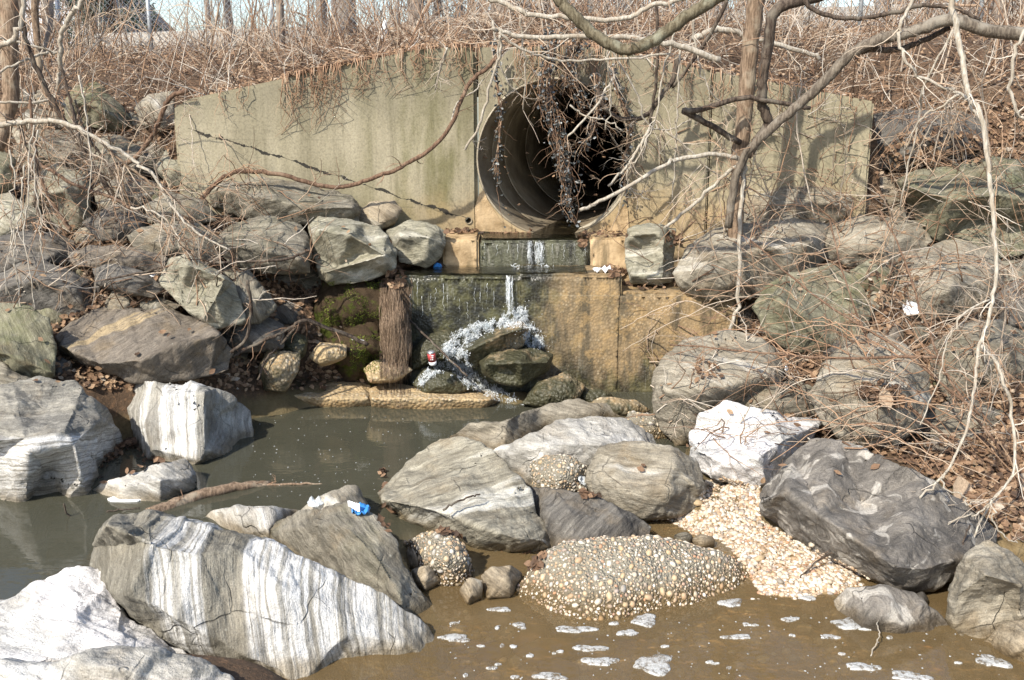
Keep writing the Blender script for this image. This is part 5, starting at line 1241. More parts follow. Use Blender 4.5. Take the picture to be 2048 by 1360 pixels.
# the banks go on outside the picture: litter and a few boulders
mb = MB(); q = []
for _ in range(5200):
    sx = rl.choice((-1, 1)); Y_ = rl.uniform(4.5, 11.5); x = sx * (Y_ * .5 + abs(rl.gauss(0, 1.6)) - .1)
    q.append((x, Y_))
qz = ground(np.array([a for a, b in q]), np.array([b for a, b in q]))
for (x, Y_), z in zip(q, qz):
    if z < .1: continue
    add_leaf(mb, Vector((x, Y_, z + rl.uniform(.012, .06))), Vector((rl.uniform(-.6, .6), rl.uniform(-.6, .3), 1)).normalized(), rl.uniform(.035, .07), rl, min(1, max(0, rl.gauss(.45, .25))))
kind(mb.build('side_bank_leaves', M['leaf']), 'stuff')
kx = 0
for side, pts in ((-1, [(-150, 560, 8.2), (-260, 690, 7.4), (-170, 820, 6.5), (-330, 520, 8.4), (-420, 660, 7.6), (-200, 420, 9.0), (-380, 830, 6.6), (-330, 380, 9.4)]), (1, [(2170, 560, 8.0), (2280, 700, 7.0), (2190, 860, 6.2), (2320, 480, 8.6), (2240, 1010, 5.4), (2400, 860, 6.2), (2210, 390, 9.0), (2420, 640, 7.4)])):
    for (px, py, Y_) in pts:
        g = at(px, py, Y_); dz = gz(g.x, Y_) + .12
        yc = 680 - F * math.tan(PITCH + math.atan2(dz - CAMZ, Y_)); kx += 1
        rx, ry = rl.uniform(62, 95), rl.uniform(42, 62); a0 = rl.uniform(0, 6)
        o = make_rock(dict(label='grey riprap boulder on the %s bank just outside the picture' % ('left' if side < 0 else 'right'), out=[(px + rx * math.cos(a0 + 6.283 * k / 9) * rl.uniform(.85, 1.12), yc + ry * math.sin(a0 + 6.283 * k / 9) * rl.uniform(.85, 1.12)) for k in range(9)], Y=Y_ - .1, style=rl.choice(['grey', 'grey2', 'dark', 'lichen']), band=rl.uniform(30, 120), thick=.6), 500 + kx)
        o['group'] = 'boulders beyond the frame'
clump('leaf_nest', [(1752, 785, 38, 16, 130), (1782, 802, 26, 12, 50)], 1, tint=(.25, .2))
clump('leaf_clump', [(1412, 742, 26, 18, 36), (1575, 712, 20, 10, 20), (1395, 755, 10, 10, 10)], 2)
clump('waterside_leaves', [(262, 925, 40, 26, 90), (225, 940, 26, 20, 40), (320, 920, 20, 10, 20), (205, 955, 14, 14, 14)], 3, tint=(.2, .15))
clump('ledge_leaves', [(1228, 543, 24, 10, 60), (925, 463, 40, 6, 60), (1030, 466, 50, 4, 36), (1215, 470, 45, 5, 40), (1165, 480, 10, 12, 26), (790, 556, 22, 22, 70), (1300, 578, 30, 6, 20), (1345, 475, 16, 12, 20)], 4, (.04, .07), tint=(.3, .2), lift=.025)
clump('gap_leaves', [(775, 1035, 18, 30, 40), (1060, 1120, 40, 18, 60), (900, 1065, 26, 6, 20), (1180, 990, 24, 8, 20), (1000, 1110, 16, 6, 12)], 5, (.04, .07), tint=(.2, .15), lift=.02)
clump('slope_leaves', [(1990, 950, 80, 80, 900), (1990, 1000, 60, 40, 360), (2030, 870, 40, 60, 260), (1880, 300, 120, 40, 300), (1780, 560, 60, 40, 60)], 6, (.035, .075), tint=(.4, .25))
for (x, y, L, lab) in [(1755, 800, .16, 'large tan curled leaf in the nest on the rounded boulder'), (1930, 1000, .2, 'large tan oak leaf hanging by the pale branches')]:
    h, n_ = hit(x, y); mb = MB(); rr = random.Random(int(x)); p = h + n_ * .06
    add_leaf(mb, p, Vector((.1, -.8, .5)).normalized(), L, rr, .85, Vector((.1, 0, -1)))
    tag(mb.build('leaf', M['leaf'], None, p), lab, 'leaf')
# ------------------------------------------------------------ trees, saplings and hanging branches (traced in the photo, each at its own distance)
def grow(start, d, L, r0, rr, nseg=7, wander=.25, grav=0.0, r1=.25):
    pts = [start.copy()]; rad = [r0]; d = d.normalized()
    for k in range(nseg):
        d = (d + Vector((rr.gauss(0, wander), rr.gauss(0, wander), rr.gauss(0, wander) + grav))).normalized()
        pts.append(pts[-1] + d * (L / nseg)); rad.append(r0 * lerp(1, r1, (k + 1) / nseg))
    return pts, rad
def twiglet(mb, p, d, L, r, rr, depth=1, tint=.6, wander=.22, grav=0.0):
    pts, rad = grow(p, d, L, r, rr, 6, wander, grav, .3); mb.tube(pts, rad, 3 if r < .004 else 4, min(1, max(0, tint + rr.gauss(0, .1))), cap=False)
    if depth > 0:
        for _ in range(rr.randint(1, 3)):
            k = rr.randint(1, 5); dd = (pts[k + 1] - pts[k]).normalized()
            nd = (dd + Vector((rr.uniform(-1, 1), rr.uniform(-1, 1), rr.uniform(-.8, .8))) * .9).normalized()
            twiglet(mb, pts[k], nd, L * rr.uniform(.3, .6), rad[k] * .6, rr, depth - 1, tint, wander, grav)
def path(pl, Ya, Yb, n=5, jit=0.0, rr=None):
    m_ = len(pl) - 1
    P_ = [at(x, y, lerp(Ya, Yb, i / m_)) for i, (x, y) in enumerate(pl)]
    S_ = spline(P_, n)
    if jit and rr:
        for i in range(1, len(S_) - 1): S_[i] = S_[i] + Vector((rr.gauss(0, jit), rr.gauss(0, jit), rr.gauss(0, jit)))
    return S_
def limb(parent, name, pl, Ya, Yb, ra, rb, mat, seed, sides=8, jit=.0035):
    """ra, rb: radii in pixels at the two ends"""
    rr = random.Random(seed); S_ = path(pl, Ya, Yb, 6, jit, rr); n = len(S_); mb = MB()
    rad = [lerp(ra, rb, i / (n - 1)) * lerp(Ya, Yb, i / (n - 1)) / F * (1 + .10 * noise.noise((i * .7, seed, 0))) for i in range(n)]
    if mat == 'bark_pale':
        rad = [q * .8 for q in rad]
        for i in range(3, n - 3, 6): S_[i] = S_[i] + Vector((rr.gauss(0, .011), rr.gauss(0, .011), rr.gauss(0, .011)))
    mb.tube(S_, rad, sides, .5)
    o = mb.build(name, M[mat], parent, parent.location)
    return S_, rad
def plant(name, label, cat, limbs, tw=None, seed=0, group=None, twmat='twig'):
    """limbs: (part, pixels, Ya, Yb, ra, rb, material); tw: (count, length, tint, gravity)"""
    rr = random.Random(seed); b = limbs[0]; base = at(b[1][0][0], b[1][0][1], b[2])
    root = tag(empty(name, base), label, cat, group); allp = []
    for i, (pn, pl, Ya, Yb, ra, rb, mat) in enumerate(limbs):
        S_, rad = limb(root, pn, pl, Ya, Yb, ra, rb, mat, seed * 31 + i); allp += [(S_[k], (S_[min(k + 1, len(S_) - 1)] - S_[max(k - 1, 0)]).normalized(), rad[k]) for k in range(1, len(S_))]
    if tw:
        n, L, tint, grav = tw; mb = MB()
        for _ in range(n):
            p, d, r_ = rr.choice(allp); nd = (d * .5 + Vector((rr.uniform(-1, 1), rr.uniform(-.8, .8), rr.uniform(-1, 1)))).normalized()
            twiglet(mb, p, nd, L * rr.uniform(.4, 1.2), min(r_ * .6, rr.uniform(.003, .006)), rr, 2, tint, .2, grav)
        kind(mb.build('twigs', M[twmat], root, root.location), 'stuff')
    return root
plant('tree', 'brown barked tree standing in front of the right wing wall', 'tree', [
    ('trunk', [(1468,500),(1474,400),(1481,300),(1492,200),(1500,100),(1512,0),(1522,-140)], 8.5, 8.4, 15, 17, 'bark_brown'),
    ('branch', [(1494,312),(1512,284),(1536,246),(1524,205),(1526,147),(1536,100),(1545,30),(1590,5),(1680,-20)], 8.35, 8.2, 9, 11, 'bark_dark'),
    ('branch', [(1480,285),(1420,250),(1366,222)], 8.4, 8.2, 6, 6, 'bark_dark'),
    ('branch', [(1366,222),(1405,219),(1480,196),(1540,203),(1620,216)], 8.2, 8.25, 6, 4, 'bark_dark'),
], (26, .35, .45, 0), 1)
plant('tree', 'leaning dark limbed tree crossing the right bank', 'tree', [
    ('trunk', [(1456,455),(1470,360),(1492,310),(1520,278),(1570,232),(1622,188),(1662,150),(1702,107),(1762,78),(1830,62),(1900,40),(1980,62),(2080,70)], 8.2, 7.6, 8, 13, 'bark_grey'),
    ('branch', [(1700,108),(1740,100),(1800,98),(1850,80),(1900,55)], 7.9, 7.8, 6, 5, 'bark_dark'),
    ('branch', [(1600,-20),(1625,18),(1680,36),(1740,34),(1800,22),(1850,10),(1910,18),(1960,40)], 7.9, 7.7, 4.5, 4, 'bark_dark'),
], (30, .35, .5, 0), 2)
plant('sapling', 'pale grey sapling reaching over the pipe mouth', 'sapling', [
    ('stem', [(1430,705),(1462,655),(1478,560),(1480,440),(1486,380),(1490,318)], 8.0, 8.2, 4.5, 5.5, 'bark_pale'),
    ('branch', [(1488,320),(1430,308),(1360,318),(1320,336),(1210,398),(1160,420)], 8.2, 7.9, 6, 4.5, 'bark_pale'),
    ('branch', [(1486,322),(1450,350),(1380,415),(1330,455)], 8.2, 8.3, 5, 4, 'bark_pale'),
    ('branch', [(1492,312),(1530,270),(1562,240),(1600,210)], 8.2, 8.1, 5, 3, 'bark_pale'),
], (12, .35, .8, 0), 3)
plant('overhanging_branch', 'thick mossy branch sagging in a curve at the top', 'branch', [
    ('branch', [(1100,-40),(1118,0),(1142,24),(1175,57),(1215,86),(1250,98),(1290,90),(1330,66),(1372,34),(1420,4),(1490,-40)], 7.0, 6.8, 11, 12, 'bark_olive')], (8, .35, .6, -.05), 4)
plant('overhanging_branch', 'pale bare branch running level above the pipe', 'branch', [
    ('branch', [(985,58),(1010,65),(1040,73),(1110,74),(1180,72),(1250,74),(1310,84),(1370,95),(1440,120)], 7.6, 7.8, 5, 8, 'bark_pale'),
    ('branch', [(998,64),(1040,97),(1095,115),(1150,122),(1230,118),(1340,108)], 7.6, 7.8, 3.5, 2.5, 'bark_pale'),
    ('branch', [(1000,70),(1000,110),(985,150),(962,240),(930,300)], 7.6, 7.8, 3.5, 3, 'bark_pale')], (22, .4, .85, -.02), 5)
plant('overhanging_branch', 'upper pale branch crossing behind the sagging one', 'branch', [
    ('branch', [(960,-10),(1010,6),(1040,22),(1080,32),(1160,37),(1250,37),(1300,12),(1370,-4),(1440,-30)], 8.4, 8.2, 6, 6, 'bark_pale')], (10, .4, .8, 0), 6)
plant('fallen_branch', 'barkless pale branch lying on the bank behind the brown tree', 'branch', [
    ('branch', [(1385,78),(1420,62),(1452,60),(1500,73),(1560,90),(1620,108),(1640,118)], 9.7, 9.8, 8, 5, 'bark_pale')], (4, .3, .8, 0), 7)
plant('drooping_branch', 'long pale drooping branch in front of the right bank', 'branch', [
    ('branch', [(1902,-30),(1914,60),(1926,125),(1936,185),(1962,235),(1976,330),(1986,420),(1992,520),(1986,600),(1960,690),(1950,760),(1935,850),(1890,945),(1835,1000),(1812,1060),(1790,1115)], 5.9, 4.9, 7.5, 2.4, 'bark_pale'),
    ('branch', [(1962,690),(2005,752),(2028,870),(2026,950),(1985,1000),(1945,1078),(1880,1140),(1872,1155)], 5.4, 4.8, 5, 2, 'bark_pale'),
    ('branch', [(1984,1000),(1986,1040),(2010,1075),(2035,1085)], 4.95, 4.9, 2.5, 1.6, 'bark_pale'),
    ('branch', [(1890,945),(1888,975),(1925,990),(1935,1010),(1960,1000)], 5.0, 4.95, 2.4, 1.6, 'bark_pale'),
    ('branch', [(2000,985),(1960,1025),(1910,1040),(1880,1065),(1855,1095)], 5.0, 4.9, 2.8, 1.8, 'bark_pale'),
    ('branch', [(1980,600),(1930,625),(1895,680),(1878,760),(1840,850)], 5.5, 5.3, 3, 1.5, 'bark_pale'),
], (40, .3, .9, -.06), 8)
plant('drooping_branch', 'second pale crooked branch at the upper right', 'branch', [
    ('branch', [(1836,-20),(1805,40),(1797,80),(1814,125),(1868,168),(1925,190),(1960,240)], 6.2, 6.0, 4.5, 3.5, 'bark_pale'),
    ('branch', [(1920,188),(1880,215),(1840,240),(1810,300)], 6.0, 6.2, 3.2, 2, 'bark_pale'),
    ('branch', [(1905,60),(1850,170),(1838,240),(1800,420)], 6.1, 6.4, 3, 2, 'bark_pale'),
    ('branch', [(2048,60),(2025,130),(2028,210),(2048,240)], 6.2, 6.2, 4.5, 4, 'bark_pale'),
], (26, .3, .85, -.02), 9)
plant('tree', 'dark trunk at the left edge with pale shoots', 'tree', [
    ('trunk', [(-8,300),(12,240),(22,180),(18,90),(22,0),(30,-120)], 8.9, 9.2, 14, 20, 'bark_brown'),
    ('branch', [(46,-30),(44,40),(26,80),(-10,96)], 8.6, 8.6, 6, 7, 'bark_pale'),
    ('branch', [(70,-30),(72,60),(84,160),(110,220)], 9.6, 9.4, 8, 5, 'bark_brown'),
    ('branch', [(100,-20),(102,40),(85,110)], 9.8, 9.6, 5, 4, 'bark_far'),
], (24, .5, .6, -.04), 10)
plant('sapling', 'pale crooked sapling at the upper left', 'sapling', [
    ('stem', [(130,212),(112,200),(118,165),(120,120),(122,75),(142,30),(172,-10)], 9.0, 8.6, 5, 6, 'bark_pale'),
    ('branch', [(120,105),(80,108),(40,125),(-10,150)], 8.9, 8.6, 3.5, 3, 'bark_pale'),
    ('branch', [(118,195),(60,205),(-20,203)], 9.0, 8.8, 3.5, 3, 'bark_pale'),
    ('branch', [(122,110),(70,92),(20,82),(-10,75)], 8.9, 8.7, 3, 3, 'bark_pale'),
], (26, .45, .8, -.02), 11)
plant('arching_branch', 'grey branch arching down from the left edge over the rocks', 'branch', [
    ('branch', [(-20,252),(30,246),(80,243),(130,247),(190,275),(260,315),(310,355),(350,420),(400,470),(460,500)], 8.0, 7.6, 7.5, 2.2, 'bark_pale'),
    ('branch', [(200,283),(240,320),(300,365),(340,388),(390,440),(445,480)], 7.9, 7.6, 3, 1.6, 'bark_brown'),
    ('branch', [(40,250),(55,300),(75,330),(70,400),(85,440)], 8.0, 7.8, 3, 2, 'bark_dark'),
    ('branch', [(262,415),(310,425),(345,455),(362,500)], 7.7, 7.5, 3, 1.6, 'bark_pale'),
], (70, .5, .72, -.10), 12)
plant('sapling', 'dark forked sapling growing from the left rock pile', 'sapling', [
    ('stem', [(232,400),(200,350),(160,290),(110,210),(80,150),(55,90),(40,0)], 8.7, 8.6, 6, 4, 'bark_dark'),
    ('branch', [(160,292),(150,240),(135,180),(120,130)], 8.6, 8.8, 4, 2.5, 'bark_dark'),
    ('branch', [(140,460),(120,430),(95,390),(75,330),(60,200)], 8.4, 8.4, 4, 3, 'bark_vine'),
    ('branch', [(250,400),(220,340),(170,260),(150,200)], 8.6, 8.9, 3, 2, 'bark_dark'),
], (40, .4, .35, 0), 13)
plant('vine', 'brown woody vine looping across the face of the left wing', 'vine', [
    ('stem', [(402,400),(430,368),(460,348),(490,342),(560,349),(620,366),(660,374),(700,371),(752,354),(802,334),(858,300),(900,255),(925,195),(940,165),(975,135),(1010,100),(1050,72)], 8.75, 9.0, 4.6, 4, 'bark_vine'),
    ('branch', [(900,255),(915,205),(950,180),(965,160)], 8.95, 9.1, 2, 1.4, 'bark_pale'),
], (14, .3, .4, -.03), 14)
plant('vine', 'brown stem climbing beside the left end of the wall', 'vine', [
    ('stem', [(225,332),(255,325),(280,305),(305,270),(325,225),(340,195),(375,180)], 9.0, 8.9, 5, 4.5, 'bark_vine'),
    ('branch', [(60,320),(110,345),(150,370),(225,395),(262,418)], 8.6, 8.4, 4, 3, 'bark_vine'),
], (16, .3, .4, 0), 15)
plant('vine', 'dark curved stem hanging across the right rim of the pipe', 'vine', [
    ('stem', [(1355,110),(1345,160),(1320,195),(1295,230),(1265,238),(1235,235),(1205,210),(1195,180)], 9.0, 9.0, 5, 4, 'bark_dark'),
    ('branch', [(1312,-10),(1315,60),(1314,140),(1300,250),(1285,300),(1262,340)], 8.8, 9.0, 3.2, 2.6, 'bark_dark'),
    ('branch', [(1460,-10),(1420,70),(1380,130),(1345,175)], 8.7, 9.0, 4, 3, 'bark_dark'),
    ('branch', [(1300,255),(1268,310),(1252,335),(1216,372)], 8.9, 8.7, 3.6, 3, 'bark_pale'),
    ('branch', [(1140,210),(1170,232),(1210,240),(1245,262)], 8.95, 8.9, 2.4, 1.8, 'bark_pale'),
    ('branch', [(1230,150),(1190,215),(1135,272)], 8.9, 8.7, 3, 2.6, 'bark_pale'),
], (40, .4, .7, -.05), 16)
plant('roots', 'exposed tree roots on the soil left of the moss', 'roots', [
    ('root', [(735,690),(690,668),(650,655),(610,640),(575,660),(540,675),(490,700),(465,715)], 7.95, 7.6, 4.5, 3, 'bark_dark'),
    ('root', [(600,645),(560,690),(530,720),(515,760)], 7.9, 7.6, 3, 2, 'bark_dark'),
    ('root', [(495,560),(502,620),(490,680),(462,705)], 7.35, 7.4, 3.5, 3.5, 'bark_dark'),
    ('root', [(620,500),(560,520),(420,525),(330,535),(210,560)], 7.9, 7.6, 3, 2, 'bark_dark'),
], (22, .25, .3, -.03), 17)
plant('twig', 'dark bluish stem leaning over the swirled boulder to the gravel', 'twig', [
    ('stem', [(1592,1165),(1625,1130),(1660,1108),(1740,1092),(1840,1065),(1920,1030),(1945,1000)], 4.85, 5.2, 1.8, 3, 'bark_dark')], (3, .12, .3, 0), 18)
plant('twig', 'dark stem standing by the mottled boulder', 'twig', [('stem', [(1895,1240),(1910,1160),(1925,1090),(1940,1050)], 4.6, 4.9, 2.4, 2, 'bark_dark')], None, 19)
plant('twig', 'thin dark twig poking out of the brown water', 'twig', [('stem', [(1742,1312),(1755,1280),(1755,1250),(1748,1238)], 4.15, 4.4, 2, 1.4, 'bark_pale')], None, 20)
plant('twig', 'short dark stick lying on the striped slab', 'twig', [('stem', [(886,1020),(912,1005),(942,992),(960,988)], 5.20, 5.32, 2.6, 1.6, 'bark_dark')], None, 21)
plant('twig', 'curled twig floating in the left pool', 'twig', [('stem', [(128,1008),(135,1028),(152,1040),(190,1034),(230,1020),(280,1016)], 5.72, 5.85, 1.8, 1.2, 'bark_dark')], None, 22)
plant('twig', 'black stick leaning against the weir beside the can', 'twig', [('stem', [(815,635),(860,680),(900,720),(935,752)], 8.35, 7.95, 2.2, 2.2, 'bark_dark')], None, 23)
plant('driftwood_log', 'waterlogged driftwood log lying across the pool', 'log', [
    ('log', [(300,1030),(345,1012),(400,990),(470,975),(540,968)], 5.8, 6.3, 17, 8, 'bark_brown'),
    ('branch', [(520,970),(600,968),(680,972)], 6.25, 6.3, 3, 2, 'bark_brown')], (8, .15, .4, 0), 24)
# thin shoots hanging at the left edge and elsewhere
rr = random.Random(51)
for i, (x, y0, y1, lab) in enumerate([(22, 300, 590, 'leftmost pale hanging shoot at the left edge'), (36, 330, 560, 'second pale hanging shoot from the left edge'), (58, 250, 620, 'long pale hanging shoot over the dark boulder'), (80, 260, 545, 'pale hanging shoot right of the long one'), (30, 440, 700, 'lowest pale shoot at the left edge'), (168, 150, 440, 'thin brown shoot hanging by the crooked sapling')]):
    pl = [(x + rr.uniform(-6, 6) + 10 * math.sin(k + i), lerp(y0, y1, k / 5)) for k in range(6)]
    plant('hanging_shoot', lab, 'shoot', [('stem', pl, 7.4, 7.2, 2.2, 1.2, 'bark_pale')], (6, .22, .85, -.12), 60 + i, 'thin hanging shoots')
for i, (pl, lab) in enumerate([
    ([(1040,30),(1046,90),(1050,150),(1046,220)], 'thin pale shoot in front of the wall left of the pipe top'),
    ([(1210,60),(1216,130),(1222,200),(1210,260)], 'thin pale shoot hanging over the pipe top'),
    ([(1360,100),(1356,200),(1352,300),(1345,400)], 'straight pale shoot right of the pipe'),
    ([(1385,30),(1395,110),(1420,180),(1460,230)], 'pale shoot slanting toward the brown tree'),
    ([(1210,80),(1270,180),(1290,240),(1330,260),(1380,240)], 'curved pale shoot right of the pipe'),
    ([(1350,60),(1325,150),(1310,240),(1280,310),(1255,345),(1262,380),(1300,400)], 'hooked pale shoot over the pipe right rim'),
    ([(985,40),(1000,130),(1020,170),(1036,186)], 'pale shoot crossing the wall joint'),
    ([(895,95),(880,140),(870,180)], 'short pale shoot at the wall top left of the joint'),
    ([(1330,262),(1380,300),(1420,340),(1480,370),(1560,400)], 'pale shoot crossing low before the brown tree')]):
    plant('hanging_shoot', lab, 'shoot', [('stem', pl, 8.6, 8.8, 2.6, 1.6, 'bark_pale')], (10, .3, .85, -.05), 80 + i, 'thin hanging shoots')

# ------------------------------------------------------------ ivy hanging over the pipe
def ivy(label, pl, Ya, Yb, width, nstem, nleaf, seed, group='ivy over the pipe mouth'):
    rr = random.Random(seed); base = at(*pl[0], Ya); root = tag(empty('ivy_vine', base), label, 'ivy', group)
    mb = MB(); ml = MB(); stems = []
    for i in range(nstem):
        ox = [rr.gauss(0, width * .5)]
        q = [(x + rr.gauss(0, width * .35), y + rr.uniform(-6, 6)) for x, y in pl]
        cut = rr.randint(max(2, len(q) - 2), len(q)); q = q[:cut]
        S_ = path(q, Ya + rr.uniform(-.08, .05), Yb + rr.uniform(-.10, .04), 5, .006, rr)
        mb.tube(S_, [lerp(.006, .0022, k / (len(S_) - 1)) for k in range(len(S_))], 4, rr.uniform(.05, .75)); stems.append(S_)
        for _ in range(3):
            k = rr.randint(2, len(S_) - 2); twiglet(mb, S_[k], Vector((rr.uniform(-1, 1), rr.uniform(-.6, .2), -.6)), rr.uniform(.08, .28), .003, rr, 1, rr.uniform(.1, .7), .25, -.05)
    for _ in range(nleaf):
        S_ = rr.choice(stems); k = rr.randint(0, len(S_) - 1); p = S_[k] + Vector((rr.gauss(0, .02), rr.gauss(0, .02) - .01, rr.gauss(0, .02)))
        add_leaf(ml, p, Vector((rr.uniform(-.8, .8), -1 + rr.uniform(-.3, .6), rr.uniform(-.2, 1))).normalized(), rr.uniform(.022, .045), rr, min(1, rr.random() ** 1.3))
    kind(mb.build('stems', M['twig'], root, root.location), 'stuff'); kind(ml.build('leaves', M['ivy'], root, root.location), 'stuff')
ivy('thick curtain of dark ivy hanging in front of the pipe', [(1105,62),(1100,110),(1090,170),(1108,240),(1122,300),(1135,360),(1138,410),(1150,445)], 9.1, 9.05, 26, 24, 700, 1)
ivy('ivy tuft on the headwall above the pipe', [(1165,60),(1150,100),(1130,140),(1150,185),(1175,215)], 9.15, 9.2, 40, 18, 260, 2)
ivy('thin dark ivy strand left of the pipe mouth', [(990,90),(994,160),(1002,220),(998,290),(990,350),(995,400),(1010,445)], 9.25, 9.3, 7, 6, 150, 3)
ivy('dark ivy strand hugging the right rim of the pipe', [(1225,140),(1238,190),(1256,250),(1252,310),(1250,360),(1258,410),(1265,460)], 9.25, 9.3, 11, 9, 210, 4)
ivy('loose ivy sprig hanging inside the pipe mouth', [(1190,150),(1200,200),(1185,260),(1160,300),(1150,340)], 9.15, 9.2, 14, 9, 120, 5)
# ------------------------------------------------------------ brush on the embankment (a tangle nobody could count) and brambles
rb = random.Random(31); mb = MB()
xy = [(rb.uniform(-.60, .60), 9.55 + 12 * rb.random() ** 1.6) for _ in range(5000)]
gxy = ground(np.array([a * b for a, b in xy]), np.array([b for a, b in xy]))
for (a, Y_), z in zip(xy, gxy):
    x = a * Y_
    if WXL - .1 < x < WXR + .1 and Y_ < wall_front(x) + .28: continue
    lay = rb.random() < .62
    d = Vector((rb.uniform(-1, 1), rb.uniform(-.7, .5), rb.uniform(.02, .3) if lay else rb.uniform(.4, 1.6)))
    twiglet(mb, Vector((x, Y_, z + .02)), d, rb.uniform(.25, .8) if lay else rb.uniform(.3, .9), rb.uniform(.0035, .0085), rb, 2 if rb.random() < .4 else 1, rb.choice([.05, .2, .35, .45, .6, .8, .98]), .16, -.04)
kind(mb.build('embankment_brush', M['twig']), 'stuff')
# twigs and dead stems over both rock banks
mb = MB()
for _ in range(1700):
    if rb.random() < .38: x, y = rb.uniform(0, 640), rb.uniform(190, 620)
    else: x, y = rb.uniform(1290, 2048), rb.uniform(230, 900)
    h, n_ = hit(x, y)
    if h is None or h.y > 9.9 or h.z < .1: continue
    if 340 < x < 1000 and h.y > 8.9: continue
    if not on_ground(h) and rb.random() < .55: continue
    d = Vector((rb.uniform(-1, 1), rb.uniform(-.9, .1), rb.uniform(-.1, 1.0)))
    twiglet(mb, h + n_ * .01, d, rb.uniform(.25, .75), rb.uniform(.003, .0065), rb, 2, rb.choice([.2, .4, .55, .7, .9]), .2, -.06)
kind(mb.build('bank_twigs', M['twig']), 'stuff')
# dead vine fringe over the wall coping
mb = MB()
for (x0_, x1_, n, Lm) in [(570, 680, 46, .40), (680, 790, 20, .26), (790, 960, 34, .32), (1020, 1260, 70, .42), (420, 560, 6, .2), (1300, 1700, 50, .30)]:
    for _ in range(n):
        px = rb.uniform(x0_, x1_); x = at(px, 150, 9.25).x; zt_ = wall_top(x); yf = wall_front(x); L = Lm * rb.uniform(.3, 1.3)
        p0 = Vector((x + rb.uniform(-.06, .06), yf + .16, zt_ + .03)); p1 = Vector((x, yf - .02, zt_ + .03)); pts = [p0, p1]
        for k in range(1, 6): pts.append(Vector((x + rb.gauss(0, .02) * k * .7, yf - .025 - rb.random() * .03, zt_ - L * k / 5)))
        mb.tube(pts, [.0045, .0045, .004, .0036, .003, .0026, .0015], 3, rb.choice([.25, .4, .5, .55, .8]), cap=False)
        if rb.random() < .4: twiglet(mb, pts[3], Vector((rb.uniform(-1, 1), -.2, -.5)), rb.uniform(.08, .25), .002, rb, 1, .5, .25, -.1)
kind(mb.build('hanging_dead_vines', M['cane']), 'stuff')
mb = MB()
for _ in range(1500):
    px = rb.choice([rb.uniform(560, 960), rb.uniform(960, 1745), rb.gauss(650, 50)]); x = at(px, 150, 9.25).x
    if not WXL < x < WXR: continue
    p = Vector((x, wall_front(x) + rb.uniform(.0 if 580 < px < 720 or px > 780 else .1, .26), wall_top(x) + rb.uniform(.0, .05)))
    add_leaf(mb, p, Vector((rb.uniform(-.5, .5), rb.uniform(-.9, .2), 1)).normalized(), rb.uniform(.03, .055), rb, min(1, max(0, rb.gauss(.5, .22))))
kind(mb.build('coping_leaves', M['leaf']), 'stuff')

# brambles: arching canes, each shrub a thing and each cane a part
def bramble(label, bx, by, bY, tips, seed, tint=(.5, .2), rad=.0042, twn=3, twL=.28, group='brambles on the right bank'):
    rr = random.Random(seed); h, _ = hit(bx, by); base = h if h is not None and abs(h.y - bY) < 1.2 else at(bx, by, bY)
    root = tag(empty('bramble', base), label, 'bramble', group)
    for (tx, ty, tY) in tips:
        tip = at(tx, ty, tY); p0 = base + Vector((rr.uniform(-.45, .45), rr.uniform(-.3, .3), -.03)); dp, _ = drop(p0.x, p0.y, base.z + .8); p0 = dp if dp is not None else p0; L = (tip - p0).length
        up = L * rr.uniform(.10, .32); c1 = lerp(p0, tip, .35) + Vector((rr.uniform(-.1, .1), -.1 * rr.random(), up)); c2 = lerp(p0, tip, .72) + Vector((rr.uniform(-.08, .08), -.1 * rr.random(), up * .85))
        S_ = spline([p0, c1, c2, tip], 7); mb = MB(); tt = min(1, max(0, rr.gauss(*tint))); n = len(S_); r0 = rad * rr.uniform(.6, 1.25)
        S_ = [q + Vector((rr.gauss(0, .006), rr.gauss(0, .006), rr.gauss(0, .006))) for q in S_]
        mb.tube(S_, [lerp(r0, r0 * .35, k / (n - 1)) for k in range(n)], 4, tt)
        for _ in range(twn):
            k = rr.randint(4, n - 2); d = (S_[k + 1] - S_[k]).normalized()
            twiglet(mb, S_[k], (d + Vector((rr.uniform(-1, 1), rr.uniform(-.7, .4), rr.uniform(-.8, .9))) * .8), rr.uniform(.4, 1.1) * twL, r0 * .5, rr, 2, tt, .14, -.02)
        mb.build('cane', M['cane'], root, root.location)
    return root
rr = random.Random(91)
def tips(n, x0_, x1_, y0_, y1_, Y0_, Y1_): return [(rr.uniform(x0_, x1_), rr.uniform(y0_, y1_), rr.uniform(Y0_, Y1_)) for _ in range(n)]
